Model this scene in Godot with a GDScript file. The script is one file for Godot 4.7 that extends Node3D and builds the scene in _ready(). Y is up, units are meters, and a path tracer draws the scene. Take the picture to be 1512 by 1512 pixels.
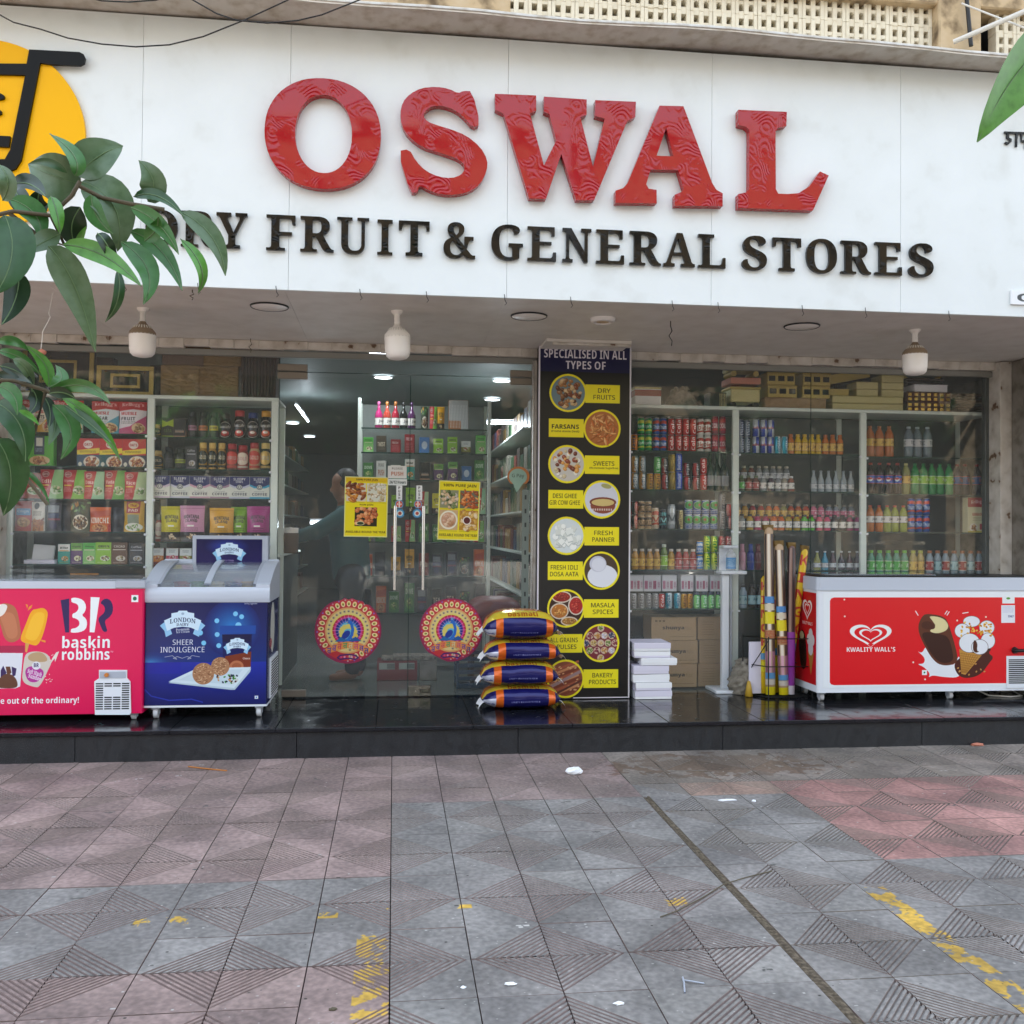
extends Node3D
# A grocery shop front seen from the pavement. Units are metres; x runs along the shop front, y up, z out of the shop; the glass stands at z = 0.

const STEP := 0.184         # height of the granite platform
const SOFFIT := 2.72        # underside of the sign box
const TILE := 0.262         # paving tile pitch

var rng := RandomNumberGenerator.new()
var taken := {}
var M := {}                 # materials by name
var CELL := {}              # places of the packaging prints in the atlas
var serif: Font
var sans: Font
var sans_regular: Font


func _ready() -> void:
	rng.seed = 7
	serif = face("Droid Serif", 700)
	sans = face("Droid Sans", 700)
	sans_regular = face("Droid Sans", 400)
	light_and_camera()
	materials()
	draw_prints()
	street()
	pavement()
	platform()
	shop_building()
	sign_board()
	doors_and_windows()
	shelves()
	soffit_fittings()
	front_objects()
	freezers()
	left_window_goods()
	right_window_goods()
	interior()
	foliage()
	cables()
	litter()


func light_and_camera() -> void:
	var cam := Camera3D.new()
	cam.name = "camera"
	cam.transform = Transform3D(Basis(Vector3(0.99275958, 0.00783812, 0.11986232), Vector3(-0.00988993, 0.99981441, 0.01653273), Vector3(-0.11971049, -0.01759846, 0.99265286)), Vector3(0, 1.4, 7.1))
	cam.fov = 55.37
	cam.near = 0.05
	cam.far = 400.0
	cam.current = true
	add_child(cam)
	var world := WorldEnvironment.new()
	world.name = "world"
	var e := Environment.new()
	e.background_mode = Environment.BG_SKY
	var sky := ProceduralSkyMaterial.new()
	sky.sky_top_color = Color(0.72, 0.78, 0.86)
	sky.sky_horizon_color = Color(0.93, 0.95, 0.96)
	sky.sky_curve = 0.25
	sky.ground_horizon_color = Color(0.55, 0.54, 0.52)
	sky.ground_bottom_color = Color(0.35, 0.34, 0.33)
	sky.sky_energy_multiplier = 1.0
	e.sky = Sky.new()
	e.sky.sky_material = sky
	e.tonemap_mode = Environment.TONE_MAPPER_LINEAR
	e.tonemap_exposure = 3.35
	e.sdfgi_enabled = true
	e.ssao_enabled = true
	e.ssil_enabled = true
	world.environment = e
	add_child(world)
	# the sun stands behind the shop's own building, which keeps the pavement in shade
	var sun := DirectionalLight3D.new()
	sun.name = "sun"
	sun.light_color = Color(1.0, 0.95, 0.87)
	sun.light_energy = 1.6
	sun.light_angular_distance = 0.5
	sun.shadow_enabled = true
	add_child(sun)
	sun.look_at_from_position(Vector3(-3, 20, -14), Vector3(2.5, 0.0, 0.0), Vector3.UP)


# ---------------------------------------------------------------- names and tags

func numbered(called: String) -> String:
	var n: int = taken.get(called, -1) + 1
	taken[called] = n
	return called if n == 0 else "%s_%03d" % [called, n]


func tag(o: Node, label: String, category := "", group := "", kind := "") -> Node:
	if label:
		o.set_meta("label", label)
	if category:
		o.set_meta("category", category)
	if group:
		o.set_meta("group", group)
	if kind:
		o.set_meta("kind", kind)
	return o


func thing(called: String, label: String, category: String, at := Vector3.ZERO, turn := 0.0, group := "") -> Node3D:
	var o := Node3D.new()
	o.name = numbered(called)
	add_child(o)
	o.position = at
	o.rotation.y = turn
	tag(o, label, category, group)
	return o


func setting(called: String) -> Node3D:
	var o := Node3D.new()
	o.name = numbered(called)
	o.set_meta("kind", "structure")
	add_child(o)
	return o


# one named mesh: a part when it gets a parent, else a top-level object
func part(called: String, mesh: Mesh, m: Variant, parent: Node = null, at := Vector3.ZERO, label := "") -> MeshInstance3D:
	var o := MeshInstance3D.new()
	o.mesh = mesh
	if m is Array:
		for i in m.size():
			mesh.surface_set_material(i, m[i])
	elif m:
		o.material_override = m
	o.position = at
	if parent:
		o.name = called
		parent.add_child(o, true)
	else:
		o.name = numbered(called)
		add_child(o)
	if label:
		o.set_meta("label", label)
	return o


# ---------------------------------------------------------------- meshes

class MB:
	var st := SurfaceTool.new()
	func _init() -> void:
		st.begin(Mesh.PRIMITIVE_TRIANGLES)
		st.set_smooth_group(-1)
	func flat() -> MB:
		st.set_smooth_group(-1)
		return self
	func smooth(g := 1) -> MB:
		st.set_smooth_group(g)
		return self
	# corners run counter-clockwise seen from outside
	func tri(a: Vector3, b: Vector3, c: Vector3, ua := Vector2.ZERO, ub := Vector2.ZERO, uc := Vector2.ZERO) -> void:
		st.set_uv(ua); st.add_vertex(a)
		st.set_uv(uc); st.add_vertex(c)
		st.set_uv(ub); st.add_vertex(b)
	func quad(a: Vector3, b: Vector3, c: Vector3, d: Vector3, ua := Vector2(0, 1), ub := Vector2(1, 1), uc := Vector2(1, 0), ud := Vector2(0, 0)) -> void:
		tri(a, b, c, ua, ub, uc)
		tri(a, c, d, ua, uc, ud)
	# a face with its print: r is the print's place in the texture
	func quad_print(a: Vector3, b: Vector3, c: Vector3, d: Vector3, r: Rect2) -> void:
		quad(a, b, c, d, Vector2(r.position.x, r.end.y), r.end, Vector2(r.end.x, r.position.y), r.position)
	# a box with chamfered edges; the front (z+) may carry a print
	func box(c: Vector3, s: Vector3, bev := 0.0, front := Rect2(0, 0, 1, 1), other := Rect2(0, 0, 1, 1)) -> MB:
		var h := s * 0.5
		var b := minf(bev, minf(h.x, minf(h.y, h.z)) * 0.9)
		for ax in 3:
			for sg in [-1.0, 1.0]:
				var n := Vector3.ZERO
				n[ax] = sg
				var u := Vector3.ZERO
				var v := Vector3.ZERO
				if ax == 2:
					u.x = sg; v.y = 1
				elif ax == 0:
					u.z = -sg; v.y = 1
				else:
					u.x = 1; v.z = -sg
				var hu := absf(u.dot(h)) - b
				var hv := absf(v.dot(h)) - b
				var o := c + n * h[ax]
				quad_print(o - u * hu - v * hv, o + u * hu - v * hv, o + u * hu + v * hv, o - u * hu + v * hv, front if ax == 2 and sg > 0 else other)
		if b > 0.0:
			var uv := other.get_center()
			for ax in 3:
				var p := (ax + 1) % 3
				var q := (ax + 2) % 3
				for sp in [-1.0, 1.0]:
					for sq in [-1.0, 1.0]:
						var e0 := Vector3.ZERO
						e0[p] = sp * h[p]; e0[q] = sq * (h[q] - b)
						var e1 := Vector3.ZERO
						e1[p] = sp * (h[p] - b); e1[q] = sq * h[q]
						var l := Vector3.ZERO
						l[ax] = h[ax] - b
						var t := [c + e0 - l, c + e1 - l, c + e1 + l, c + e0 + l]
						if sp * sq < 0:
							t.reverse()
						quad(t[0], t[1], t[2], t[3], uv, uv, uv, uv)
			for sx in [-1.0, 1.0]:
				for sy in [-1.0, 1.0]:
					for sz in [-1.0, 1.0]:
						var k := Vector3(sx, sy, sz)
						var a := c + k * (h - Vector3(0, b, b))
						var bb := c + k * (h - Vector3(b, 0, b))
						var d := c + k * (h - Vector3(b, b, 0))
						if sx * sy * sz > 0:
							tri(a, bb, d, uv, uv, uv)
						else:
							tri(a, d, bb, uv, uv, uv)
		return self
	# a round bar between two points
	func bar(a: Vector3, b: Vector3, r0: float, r1 := -1.0, seg := 10, caps := true) -> MB:
		if r1 < 0.0:
			r1 = r0
		var d := (b - a).normalized()
		var u := d.cross(Vector3.UP if absf(d.y) < 0.9 else Vector3.RIGHT).normalized()
		var v := u.cross(d)
		for i in seg:
			var t0 := TAU * i / seg
			var t1 := TAU * (i + 1) / seg
			var c0 := u * cos(t0) + v * sin(t0)
			var c1 := u * cos(t1) + v * sin(t1)
			st.set_smooth_group(1)
			quad(a + c1 * r0, a + c0 * r0, b + c0 * r1, b + c1 * r1)
			if caps:
				st.set_smooth_group(-1)
				tri(a, a + c0 * r0, a + c1 * r0)
				tri(b, b + c1 * r1, b + c0 * r1)
		st.set_smooth_group(-1)
		return self
	# a tube along a path
	func tube(p: Array, r: float, seg := 6) -> MB:
		st.set_smooth_group(1)
		var rings := []
		for i in p.size():
			var d: Vector3 = (p[mini(i + 1, p.size() - 1)] - p[maxi(i - 1, 0)]).normalized()
			var u := d.cross(Vector3.UP if absf(d.y) < 0.95 else Vector3.RIGHT).normalized()
			var v := u.cross(d)
			var ring := []
			for k in seg:
				ring.append(p[i] + (u * cos(TAU * k / seg) + v * sin(TAU * k / seg)) * r)
			rings.append(ring)
		for i in p.size() - 1:
			for k in seg:
				var k1 := (k + 1) % seg
				quad(rings[i][k1], rings[i][k], rings[i + 1][k], rings[i + 1][k1])
		st.set_smooth_group(-1)
		return self
	# a turned shape: pairs of radius and height from bottom to top; u runs once round, the print's middle faces z+
	func lathe(p: Array, seg := 16, at := Vector3.ZERO, r := Rect2(0, 0, 1, 1), hard := false) -> MB:
		var y0: float = p[0].y
		var y1: float = p[p.size() - 1].y
		for i in p.size() - 1:
			st.set_smooth_group(i + 2 if hard else 1)
			for k in seg:
				var f0 := float(k) / seg
				var f1 := float(k + 1) / seg
				var c0 := Vector3(-sin(TAU * f0), 0, -cos(TAU * f0))
				var c1 := Vector3(-sin(TAU * f1), 0, -cos(TAU * f1))
				var v0: float = r.end.y - r.size.y * (p[i].y - y0) / maxf(y1 - y0, 1e-5)
				var v1: float = r.end.y - r.size.y * (p[i + 1].y - y0) / maxf(y1 - y0, 1e-5)
				var u0 := r.position.x + r.size.x * f0
				var u1 := r.position.x + r.size.x * f1
				var a: Vector3 = at + c0 * p[i].x + Vector3(0, p[i].y, 0)
				var b: Vector3 = at + c1 * p[i].x + Vector3(0, p[i].y, 0)
				var c: Vector3 = at + c1 * p[i + 1].x + Vector3(0, p[i + 1].y, 0)
				var d: Vector3 = at + c0 * p[i + 1].x + Vector3(0, p[i + 1].y, 0)
				if p[i].x > 1e-5:
					tri(a, b, c, Vector2(u0, v0), Vector2(u1, v0), Vector2(u1, v1))
				if p[i + 1].x > 1e-5:
					tri(a, c, d, Vector2(u0, v0), Vector2(u1, v1), Vector2(u0, v1))
		st.set_smooth_group(-1)
		return self
	# a flat outline given thickness from z0 (back) to z1 (front)
	func slab(outline: PackedVector2Array, z0: float, z1: float, holes := [], bev := 0.0) -> MB:
		var o := outline.duplicate()
		if Geometry2D.is_polygon_clockwise(o):
			o.reverse()
		var joined := o.duplicate()
		for hole in holes:
			var hh: PackedVector2Array = hole.duplicate()
			if not Geometry2D.is_polygon_clockwise(hh):
				hh.reverse()
			# bridge the hole to the nearest outline point
			var best := 1e9
			var bi := 0
			var bj := 0
			for i in joined.size():
				for j in hh.size():
					var dd := joined[i].distance_squared_to(hh[j])
					if dd < best:
						best = dd; bi = i; bj = j
			var m := PackedVector2Array()
			for i in bi + 1:
				m.append(joined[i])
			for j in hh.size() + 1:
				m.append(hh[(bj + j) % hh.size()] + (Vector2(0.00001, 0.00001) if j == hh.size() else Vector2.ZERO))
			for i in range(bi, joined.size()):
				m.append(joined[i] + (Vector2(0.00001, -0.00001) if i == bi else Vector2.ZERO))
			joined = m
			rim(hh, z0, z1)
		rim(o, z0, z1)
		st.set_smooth_group(-1)
		var idx := Geometry2D.triangulate_polygon(joined)
		var lo := joined[0]
		var hi := joined[0]
		for q in joined:
			lo = lo.min(q); hi = hi.max(q)
		var sz := hi - lo
		for i in range(0, idx.size(), 3):
			var a := joined[idx[i]]
			var b := joined[idx[i + 1]]
			var c := joined[idx[i + 2]]
			if (b - a).cross(c - a) < 0:
				var t := b; b = c; c = t
			var ua := Vector2((a.x - lo.x) / sz.x, (hi.y - a.y) / sz.y)
			var ub := Vector2((b.x - lo.x) / sz.x, (hi.y - b.y) / sz.y)
			var uc := Vector2((c.x - lo.x) / sz.x, (hi.y - c.y) / sz.y)
			tri(Vector3(a.x, a.y, z1), Vector3(b.x, b.y, z1), Vector3(c.x, c.y, z1), ua, ub, uc)
			tri(Vector3(a.x, a.y, z0), Vector3(c.x, c.y, z0), Vector3(b.x, b.y, z0), ua, uc, ub)
		return self
	func rim(o: PackedVector2Array, z0: float, z1: float) -> void:
		for i in o.size():
			var a := o[i]
			var b := o[(i + 1) % o.size()]
			quad(Vector3(a.x, a.y, z0), Vector3(b.x, b.y, z0), Vector3(b.x, b.y, z1), Vector3(a.x, a.y, z1), Vector2.ZERO, Vector2.ZERO, Vector2.ZERO, Vector2.ZERO)
	# a grid of points [row][column]; rows run upwards, columns to the right, seen from outside
	func sheet(g: Array, r := Rect2(0, 0, 1, 1), sm := true) -> MB:
		st.set_smooth_group(1 if sm else -1)
		var nr := g.size() - 1
		var nc: int = g[0].size() - 1
		for i in nr:
			for j in nc:
				var u0 := r.position.x + r.size.x * j / nc
				var u1 := r.position.x + r.size.x * (j + 1) / nc
				var v0 := r.end.y - r.size.y * i / nr
				var v1 := r.end.y - r.size.y * (i + 1) / nr
				quad(g[i][j], g[i][j + 1], g[i + 1][j + 1], g[i + 1][j], Vector2(u0, v0), Vector2(u1, v0), Vector2(u1, v1), Vector2(u0, v1))
		st.set_smooth_group(-1)
		return self
	func done(into: ArrayMesh = null) -> ArrayMesh:
		st.index()
		st.generate_normals()
		return st.commit(into)


func boxed(c: Vector3, s: Vector3, bev := 0.0) -> ArrayMesh:
	return MB.new().box(c, s, bev).done()


func pts(a: Array) -> PackedVector2Array:
	var o := PackedVector2Array()
	for i in range(0, a.size(), 2):
		o.append(Vector2(a[i], a[i + 1]))
	return o


func curve(o: PackedVector2Array, times := 2) -> PackedVector2Array:
	# corner cutting, for round outlines
	for t in times:
		var n := PackedVector2Array()
		for i in o.size():
			var a := o[i]
			var b := o[(i + 1) % o.size()]
			n.append(a.lerp(b, 0.25))
			n.append(a.lerp(b, 0.75))
		o = n
	return o


func oval(c: Vector2, rx: float, ry: float, n := 40, power := 2.0) -> PackedVector2Array:
	var o := PackedVector2Array()
	for i in n:
		var t := TAU * i / n
		o.append(c + Vector2(signf(cos(t)) * pow(absf(cos(t)), 2.0 / power) * rx, signf(sin(t)) * pow(absf(sin(t)), 2.0 / power) * ry))
	return o


func face(family: String, weight: int) -> Font:
	var f := SystemFont.new()
	f.font_names = [family]
	f.font_weight = weight
	return f


# the triangles of a line of lettering, in a box from (0, 0) to (1, 1) with y up
func lettering(text: String, font: Font) -> Dictionary:
	var t := TextMesh.new()
	t.font = font
	t.font_size = 48
	t.depth = 0.0
	t.pixel_size = 0.01
	t.curve_step = 3.0
	t.text = text
	var a := t.get_mesh_arrays()
	var v: PackedVector3Array = a[Mesh.ARRAY_VERTEX]
	var idx: PackedInt32Array = a[Mesh.ARRAY_INDEX] if a[Mesh.ARRAY_INDEX] else PackedInt32Array(range(v.size()))
	var lo := Vector3(1e9, 1e9, 0)
	var hi := Vector3(-1e9, -1e9, 0)
	for p in v:
		lo = lo.min(p); hi = hi.max(p)
	return {"v": v, "i": idx, "lo": lo, "hi": hi}


# raised letters filling a given box on a plane, as one mesh
func raised(text: String, font: Font, box: Rect2, depth: float) -> ArrayMesh:
	var t := TextMesh.new()
	t.font = font
	t.font_size = 64
	t.depth = 0.1
	t.pixel_size = 0.01
	t.curve_step = 1.0
	t.text = text
	var a := t.get_mesh_arrays()
	var v: PackedVector3Array = a[Mesh.ARRAY_VERTEX]
	var lo := Vector3(1e9, 1e9, 1e9)
	var hi := -lo
	for p in v:
		lo = lo.min(p); hi = hi.max(p)
	var sz := hi - lo
	var st := SurfaceTool.new()
	st.begin(Mesh.PRIMITIVE_TRIANGLES)
	st.set_smooth_group(-1)
	var idx: PackedInt32Array = a[Mesh.ARRAY_INDEX] if a[Mesh.ARRAY_INDEX] else PackedInt32Array(range(v.size()))
	for i in idx:
		var q := (v[i] - lo) / sz
		st.set_uv(Vector2(q.x, 1.0 - q.y))
		st.add_vertex(Vector3(box.position.x + q.x * box.size.x, box.position.y + q.y * box.size.y, q.z * depth))
	st.generate_normals()
	return st.commit()


# ---------------------------------------------------------------- printed pictures

class Canvas:
	var im: Image
	var clip: Rect2i
	var o := Vector2.ZERO     # origin of the current print, in pixels
	var k := 2.0              # drawn at twice the size, then halved
	func _init(w: int, h: int, bg := Color.WHITE) -> void:
		im = Image.create(w * 2, h * 2, false, Image.FORMAT_RGB8)
		im.fill(bg)
		clip = Rect2i(0, 0, w * 2, h * 2)
	func cell(r: Rect2) -> void:
		o = r.position
		clip = Rect2i(int(r.position.x * 2), int(r.position.y * 2), int(r.size.x * 2), int(r.size.y * 2))
	func span(x0: float, x1: float, y: int, c: Color) -> void:
		var a := maxi(int(round(x0)), clip.position.x)
		var b := mini(int(round(x1)), clip.end.x)
		if b > a and y >= clip.position.y and y < clip.end.y:
			im.fill_rect(Rect2i(a, y, b - a, 1), c)
	func rect(x: float, y: float, w: float, h: float, c: Color) -> void:
		var r := Rect2i(int(round((o.x + x) * k)), int(round((o.y + y) * k)), int(round(w * k)), int(round(h * k))).intersection(clip)
		if r.has_area():
			im.fill_rect(r, c)
	func grad(x: float, y: float, w: float, h: float, a: Color, b: Color) -> void:
		for i in int(h * k):
			span((o.x + x) * k, (o.x + x + w) * k, int((o.y + y) * k) + i, a.lerp(b, i / (h * k)))
	func poly(p: PackedVector2Array, c: Color) -> void:
		var q := PackedVector2Array()
		var lo := 1e9
		var hi := -1e9
		for v in p:
			var t := (v + o) * k
			q.append(t)
			lo = minf(lo, t.y); hi = maxf(hi, t.y)
		var n := q.size()
		for y in range(maxi(int(lo), clip.position.y), mini(int(hi) + 1, clip.end.y)):
			var xs := PackedFloat32Array()
			var fy := y + 0.5
			for i in n:
				var a := q[i]
				var b := q[i + 1 if i + 1 < n else 0]
				if (a.y <= fy) != (b.y <= fy):
					xs.append(a.x + (fy - a.y) / (b.y - a.y) * (b.x - a.x))
			xs.sort()
			for i in range(0, xs.size() - 1, 2):
				span(xs[i], xs[i + 1], y, c)
	func ell(x: float, y: float, rx: float, ry: float, c: Color, turn := 0.0, n := 20) -> void:
		var p := PackedVector2Array()
		for i in n:
			p.append(Vector2(x, y) + Vector2(cos(TAU * i / n) * rx, sin(TAU * i / n) * ry).rotated(turn))
		poly(p, c)
	func ring(x: float, y: float, r: float, w: float, c: Color, inside: Color) -> void:
		ell(x, y, r, r, c, 0.0, 40)
		ell(x, y, r - w, r - w, inside, 0.0, 40)
	func line(a: Vector2, b: Vector2, w: float, c: Color) -> void:
		var d := (b - a).normalized().orthogonal() * w * 0.5
		poly(PackedVector2Array([a + d, b + d, b - d, a - d]), c)
	func path(p: Array, w: float, c: Color) -> void:
		for i in p.size() - 1:
			line(p[i], p[i + 1], w, c)
			ell(p[i].x, p[i].y, w * 0.5, w * 0.5, c, 0.0, 8)
		ell(p[p.size() - 1].x, p[p.size() - 1].y, w * 0.5, w * 0.5, c, 0.0, 8)
	# lettering fitted into a box; slant leans it, arch bends it upwards in the middle
	func text(l: Dictionary, x: float, y: float, w: float, h: float, c: Color, arch := 0.0, turn := 0.0) -> void:
		var sz: Vector3 = l.hi - l.lo
		var v: PackedVector3Array = l.v
		var idx: PackedInt32Array = l.i
		for i in range(0, idx.size(), 3):
			var t := PackedVector2Array()
			for j in 3:
				var p: Vector3 = v[idx[i + j]]
				var u: float = (p.x - l.lo.x) / sz.x
				var q := Vector2(u * w, h - (p.y - l.lo.y) / sz.y * h - arch * (1.0 - pow(2.0 * u - 1.0, 2.0)))
				if turn != 0.0:
					q = (q - Vector2(w, h) * 0.5).rotated(turn) + Vector2(w, h) * 0.5
				t.append(q + Vector2(x, y))
			poly(t, c)
	func texture() -> ImageTexture:
		im.shrink_x2()
		return ImageTexture.create_from_image(im)


func v3(x: float, y: float, z: float) -> Vector3:
	return Vector3(x, y, z)


func v2(x: float, y: float) -> Vector2:
	return Vector2(x, y)


# ---------------------------------------------------------------- materials

func mk(called: String, hex: String, rough := 0.6, metal := 0.0) -> StandardMaterial3D:
	var m := StandardMaterial3D.new()
	m.resource_name = called
	m.albedo_color = Color(hex)
	m.roughness = rough
	m.metallic = metal
	M[called] = m
	return m


func noise(freq: float, ramp: Array, size := 512, octaves := 5, sd := 1, kind := FastNoiseLite.TYPE_SIMPLEX_SMOOTH, normal := 0.0, warp := 0.0) -> NoiseTexture2D:
	var n := FastNoiseLite.new()
	n.seed = sd
	n.noise_type = kind
	n.frequency = freq
	n.fractal_octaves = octaves
	if warp > 0.0:
		n.domain_warp_enabled = true
		n.domain_warp_amplitude = warp
		n.domain_warp_frequency = freq * 0.8
	var t := NoiseTexture2D.new()
	t.width = size
	t.height = size
	t.seamless = true
	t.noise = n
	if normal > 0.0:
		t.as_normal_map = true
		t.bump_strength = normal
	elif ramp:
		var g := Gradient.new()
		var offs := PackedFloat32Array()
		var cols := PackedColorArray()
		for i in range(0, ramp.size(), 2):
			offs.append(ramp[i])
			cols.append(Color(ramp[i + 1]))
		g.offsets = offs
		g.colors = cols
		t.color_ramp = g
	return t


func tri_world(m: StandardMaterial3D, scale: float) -> StandardMaterial3D:
	m.uv1_triplanar = true
	m.uv1_world_triplanar = true
	m.uv1_scale = Vector3.ONE * scale
	return m


# wrinkles of the clear film left on the letters: curved parallel folds in patches
func film_folds() -> ImageTexture:
	var a := FastNoiseLite.new()
	a.seed = 3
	a.frequency = 0.006
	a.fractal_octaves = 2
	var b := FastNoiseLite.new()
	b.seed = 8
	b.frequency = 0.009
	var na := a.get_seamless_image(512, 512).get_data()
	var nb := b.get_seamless_image(512, 512).get_data()
	var d := PackedByteArray()
	d.resize(512 * 512)
	for i in 512 * 512:
		var mask := smoothstep(0.48, 0.68, nb[i] / 255.0)
		d[i] = int(128.0 + 120.0 * mask * sin(na[i] / 255.0 * 50.0) * 0.5 + 50.0 * (na[i] / 255.0 - 0.5))
	var im := Image.create_from_data(512, 512, false, Image.FORMAT_L8, d)
	im.convert(Image.FORMAT_RGBA8)
	im.bump_map_to_normal_map(2.2)
	return ImageTexture.create_from_image(im)


func materials() -> void:
	var m: StandardMaterial3D
	# sign
	m = mk("sign_panel", "#e4e9ea", 0.32)
	m.albedo_texture = noise(0.006, [0.0, "#f0efec", 0.35, "#fbfbfa", 1.0, "#ffffff"], 512, 5, 3)
	tri_world(m, 0.7)
	m = mk("letter_red", "#a10618", 0.05)
	m.metallic_specular = 0.5
	m.normal_enabled = true
	m.normal_texture = film_folds()
	m.normal_scale = 1.0
	tri_world(m, 1.15)
	m = mk("letter_red_side", "#8c0e18", 0.3)
	m = mk("letter_black", "#08090b", 0.08)
	m.normal_enabled = true
	m.normal_texture = M.letter_red.normal_texture
	m.normal_scale = 0.8
	m.metallic_specular = 0.4
	tri_world(m, 2.0)
	mk("logo_yellow", "#f2b400", 0.4).metallic_specular = 0.3
	mk("logo_black", "#060606", 0.3).metallic_specular = 0.3
	# building
	m = mk("soffit_panel", "#ddd8d1", 0.5)
	m.albedo_texture = noise(0.01, [0.0, "#eeece9", 0.5, "#f8f7f5", 1.0, "#ffffff"], 512, 5, 5)
	tri_world(m, 0.9)
	m = mk("plaster", "#c9b393", 0.9)
	m.albedo_texture = noise(0.012, [0.0, "#7d746a", 0.28, "#c8c2b8", 0.5, "#f4efe6", 1.0, "#ffffff"], 512, 6, 21)
	tri_world(m, 0.8)
	m = mk("jali_stone", "#e6dcc6", 0.9)
	m.albedo_texture = M.soffit_panel.albedo_texture
	tri_world(m, 2.0)
	m = mk("peeling_paint", "#d6d0c8", 0.85)
	m.albedo_texture = noise(0.02, [0.0, "#6a5444", 0.17, "#8d7663", 0.19, "#cfcac3", 0.5, "#eceae6", 1.0, "#ffffff"], 512, 4, 31)
	tri_world(m, 0.55)
	m = mk("grey_wall", "#8d8880", 0.85)
	m.albedo_texture = noise(0.014, [0.0, "#b8b2a8", 0.5, "#ebe8e3", 1.0, "#ffffff"], 512, 6, 41)
	tri_world(m, 1.0)
	m = mk("metal_sheet", "#d6cfc4", 0.55)
	m.albedo_texture = noise(0.02, [0.0, "#c4b8a8", 0.3, "#e8e3dc", 0.6, "#ffffff", 1.0, "#ffffff"], 512, 5, 51)
	tri_world(m, 0.8)
	mk("dark_gap", "#0d0c0b", 0.9)
	# stone
	m = mk("granite", "#ffffff", 0.10)
	m.albedo_texture = noise(0.16, [0.0, "#0c0d0f", 0.55, "#15161a", 0.68, "#24262b", 0.8, "#4d5057", 1.0, "#8d9097"], 1024, 3, 61)
	m.roughness_texture = noise(0.012, [0.0, "#1a1a1a", 0.55, "#242424", 0.8, "#3a3a3a", 1.0, "#5a5a5a"], 512, 5, 62)
	m.roughness = 1.0
	tri_world(m, 1.1)
	m = mk("granite_riser", "#ffffff", 0.35)
	m.albedo_texture = noise(0.16, [0.0, "#121314", 0.5, "#1b1c1f", 0.66, "#2c2d30", 0.8, "#55565a", 1.0, "#85868a"], 1024, 4, 63)
	m.roughness_texture = noise(0.02, [0.0, "#505050", 0.6, "#8a8a8a", 1.0, "#d0d0d0"], 512, 5, 64)
	m.roughness = 1.0
	tri_world(m, 1.1)
	m = mk("joint_dirt", "#3a3732", 0.95)
	m.albedo_texture = noise(0.05, [0.0, "#4a4238", 0.5, "#8a8072", 1.0, "#cfc6b8"], 512, 6, 71)
	tri_world(m, 2.0)
	m = mk("mortar", "#a89f92", 0.95)
	m.albedo_texture = M.joint_dirt.albedo_texture
	tri_world(m, 1.4)
	m = mk("asphalt", "#a09c94", 0.9)
	m.albedo_texture = noise(0.2, [0.0, "#9a9a9a", 1.0, "#ffffff"], 512, 3, 81)
	tri_world(m, 1.0)
	# glass
	m = mk("window_glass", "#f2fbf8", 0.02)
	m.albedo_color.a = 0.03
	m.transparency = BaseMaterial3D.TRANSPARENCY_ALPHA
	m.metallic_specular = 0.34
	m = mk("shelf_glass", "#bfe4d8", 0.04)
	m.albedo_color.a = 0.16
	m.transparency = BaseMaterial3D.TRANSPARENCY_ALPHA
	mk("glass_edge", "#1f3a34", 0.15)
	m = mk("clear_film", "#ffffff", 0.05)
	m.albedo_color.a = 0.05
	m.transparency = BaseMaterial3D.TRANSPARENCY_ALPHA
	mk("lid_glass", "#c4ced6", 0.04).albedo_color.a = 0.22
	M.lid_glass.transparency = BaseMaterial3D.TRANSPARENCY_ALPHA
	# metals and plastics
	m = mk("steel", "#c9c6c2", 0.28, 1.0)
	m.roughness_texture = noise(0.03, [0.0, "#8c8c8c", 1.0, "#ffffff"], 256, 4, 91)
	tri_world(m, 4.0)
	mk("satin_fitting", "#8f857a", 0.45, 0.6)
	mk("chrome", "#d8d8d8", 0.12, 1.0)
	mk("lid_metal", "#c8c9cb", 0.3, 0.9)
	mk("shelf_frame", "#d9e2d8", 0.45)
	mk("window_frame", "#8b8a84", 0.5, 0.4)
	mk("white_plastic", "#e4e8ee", 0.3)
	mk("grey_plastic", "#aeb4c0", 0.3)
	mk("pale_lid", "#c3cad6", 0.28)
	mk("dark_plastic", "#141416", 0.4)
	mk("rubber", "#1a1a1a", 0.8)
	mk("wheel_white", "#c9c9cb", 0.4)
	mk("black_wire", "#0c0c0c", 0.5)
	mk("white_wire", "#d8d4cc", 0.6)
	mk("bulb_white", "#efe9e2", 0.35)
	m = mk("bulb_neck", "#8a7660", 0.6)
	mk("paper_white", "#f0f0f2", 0.75)
	mk("paper_lilac", "#ddd8e6", 0.75)
	m = mk("cardboard", "#a88a63", 0.85)
	m.albedo_texture = noise(0.03, [0.0, "#d8d2c8", 1.0, "#ffffff"], 256, 4, 101)
	tri_world(m, 2.5)
	m = mk("brown_wood", "#4a3524", 0.7)
	m.albedo_texture = noise(0.04, [0.0, "#57493c", 0.5, "#b3a493", 1.0, "#ffffff"], 512, 5, 111)
	m.uv1_triplanar = true
	m.uv1_world_triplanar = true
	m.uv1_scale = v3(6, 0.7, 6)
	m = mk("brown_foil", "#7d6436", 0.35, 0.35)
	m.normal_enabled = true
	m.normal_texture = noise(0.02, [], 256, 4, 121, FastNoiseLite.TYPE_SIMPLEX_SMOOTH, 8.0, 30.0)
	m.uv1_triplanar = true
	m.uv1_world_triplanar = true
	m.uv1_scale = v3(1.5, 6, 1.5)
	m = mk("brown_speckle", "#6e5a48", 0.7)
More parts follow.
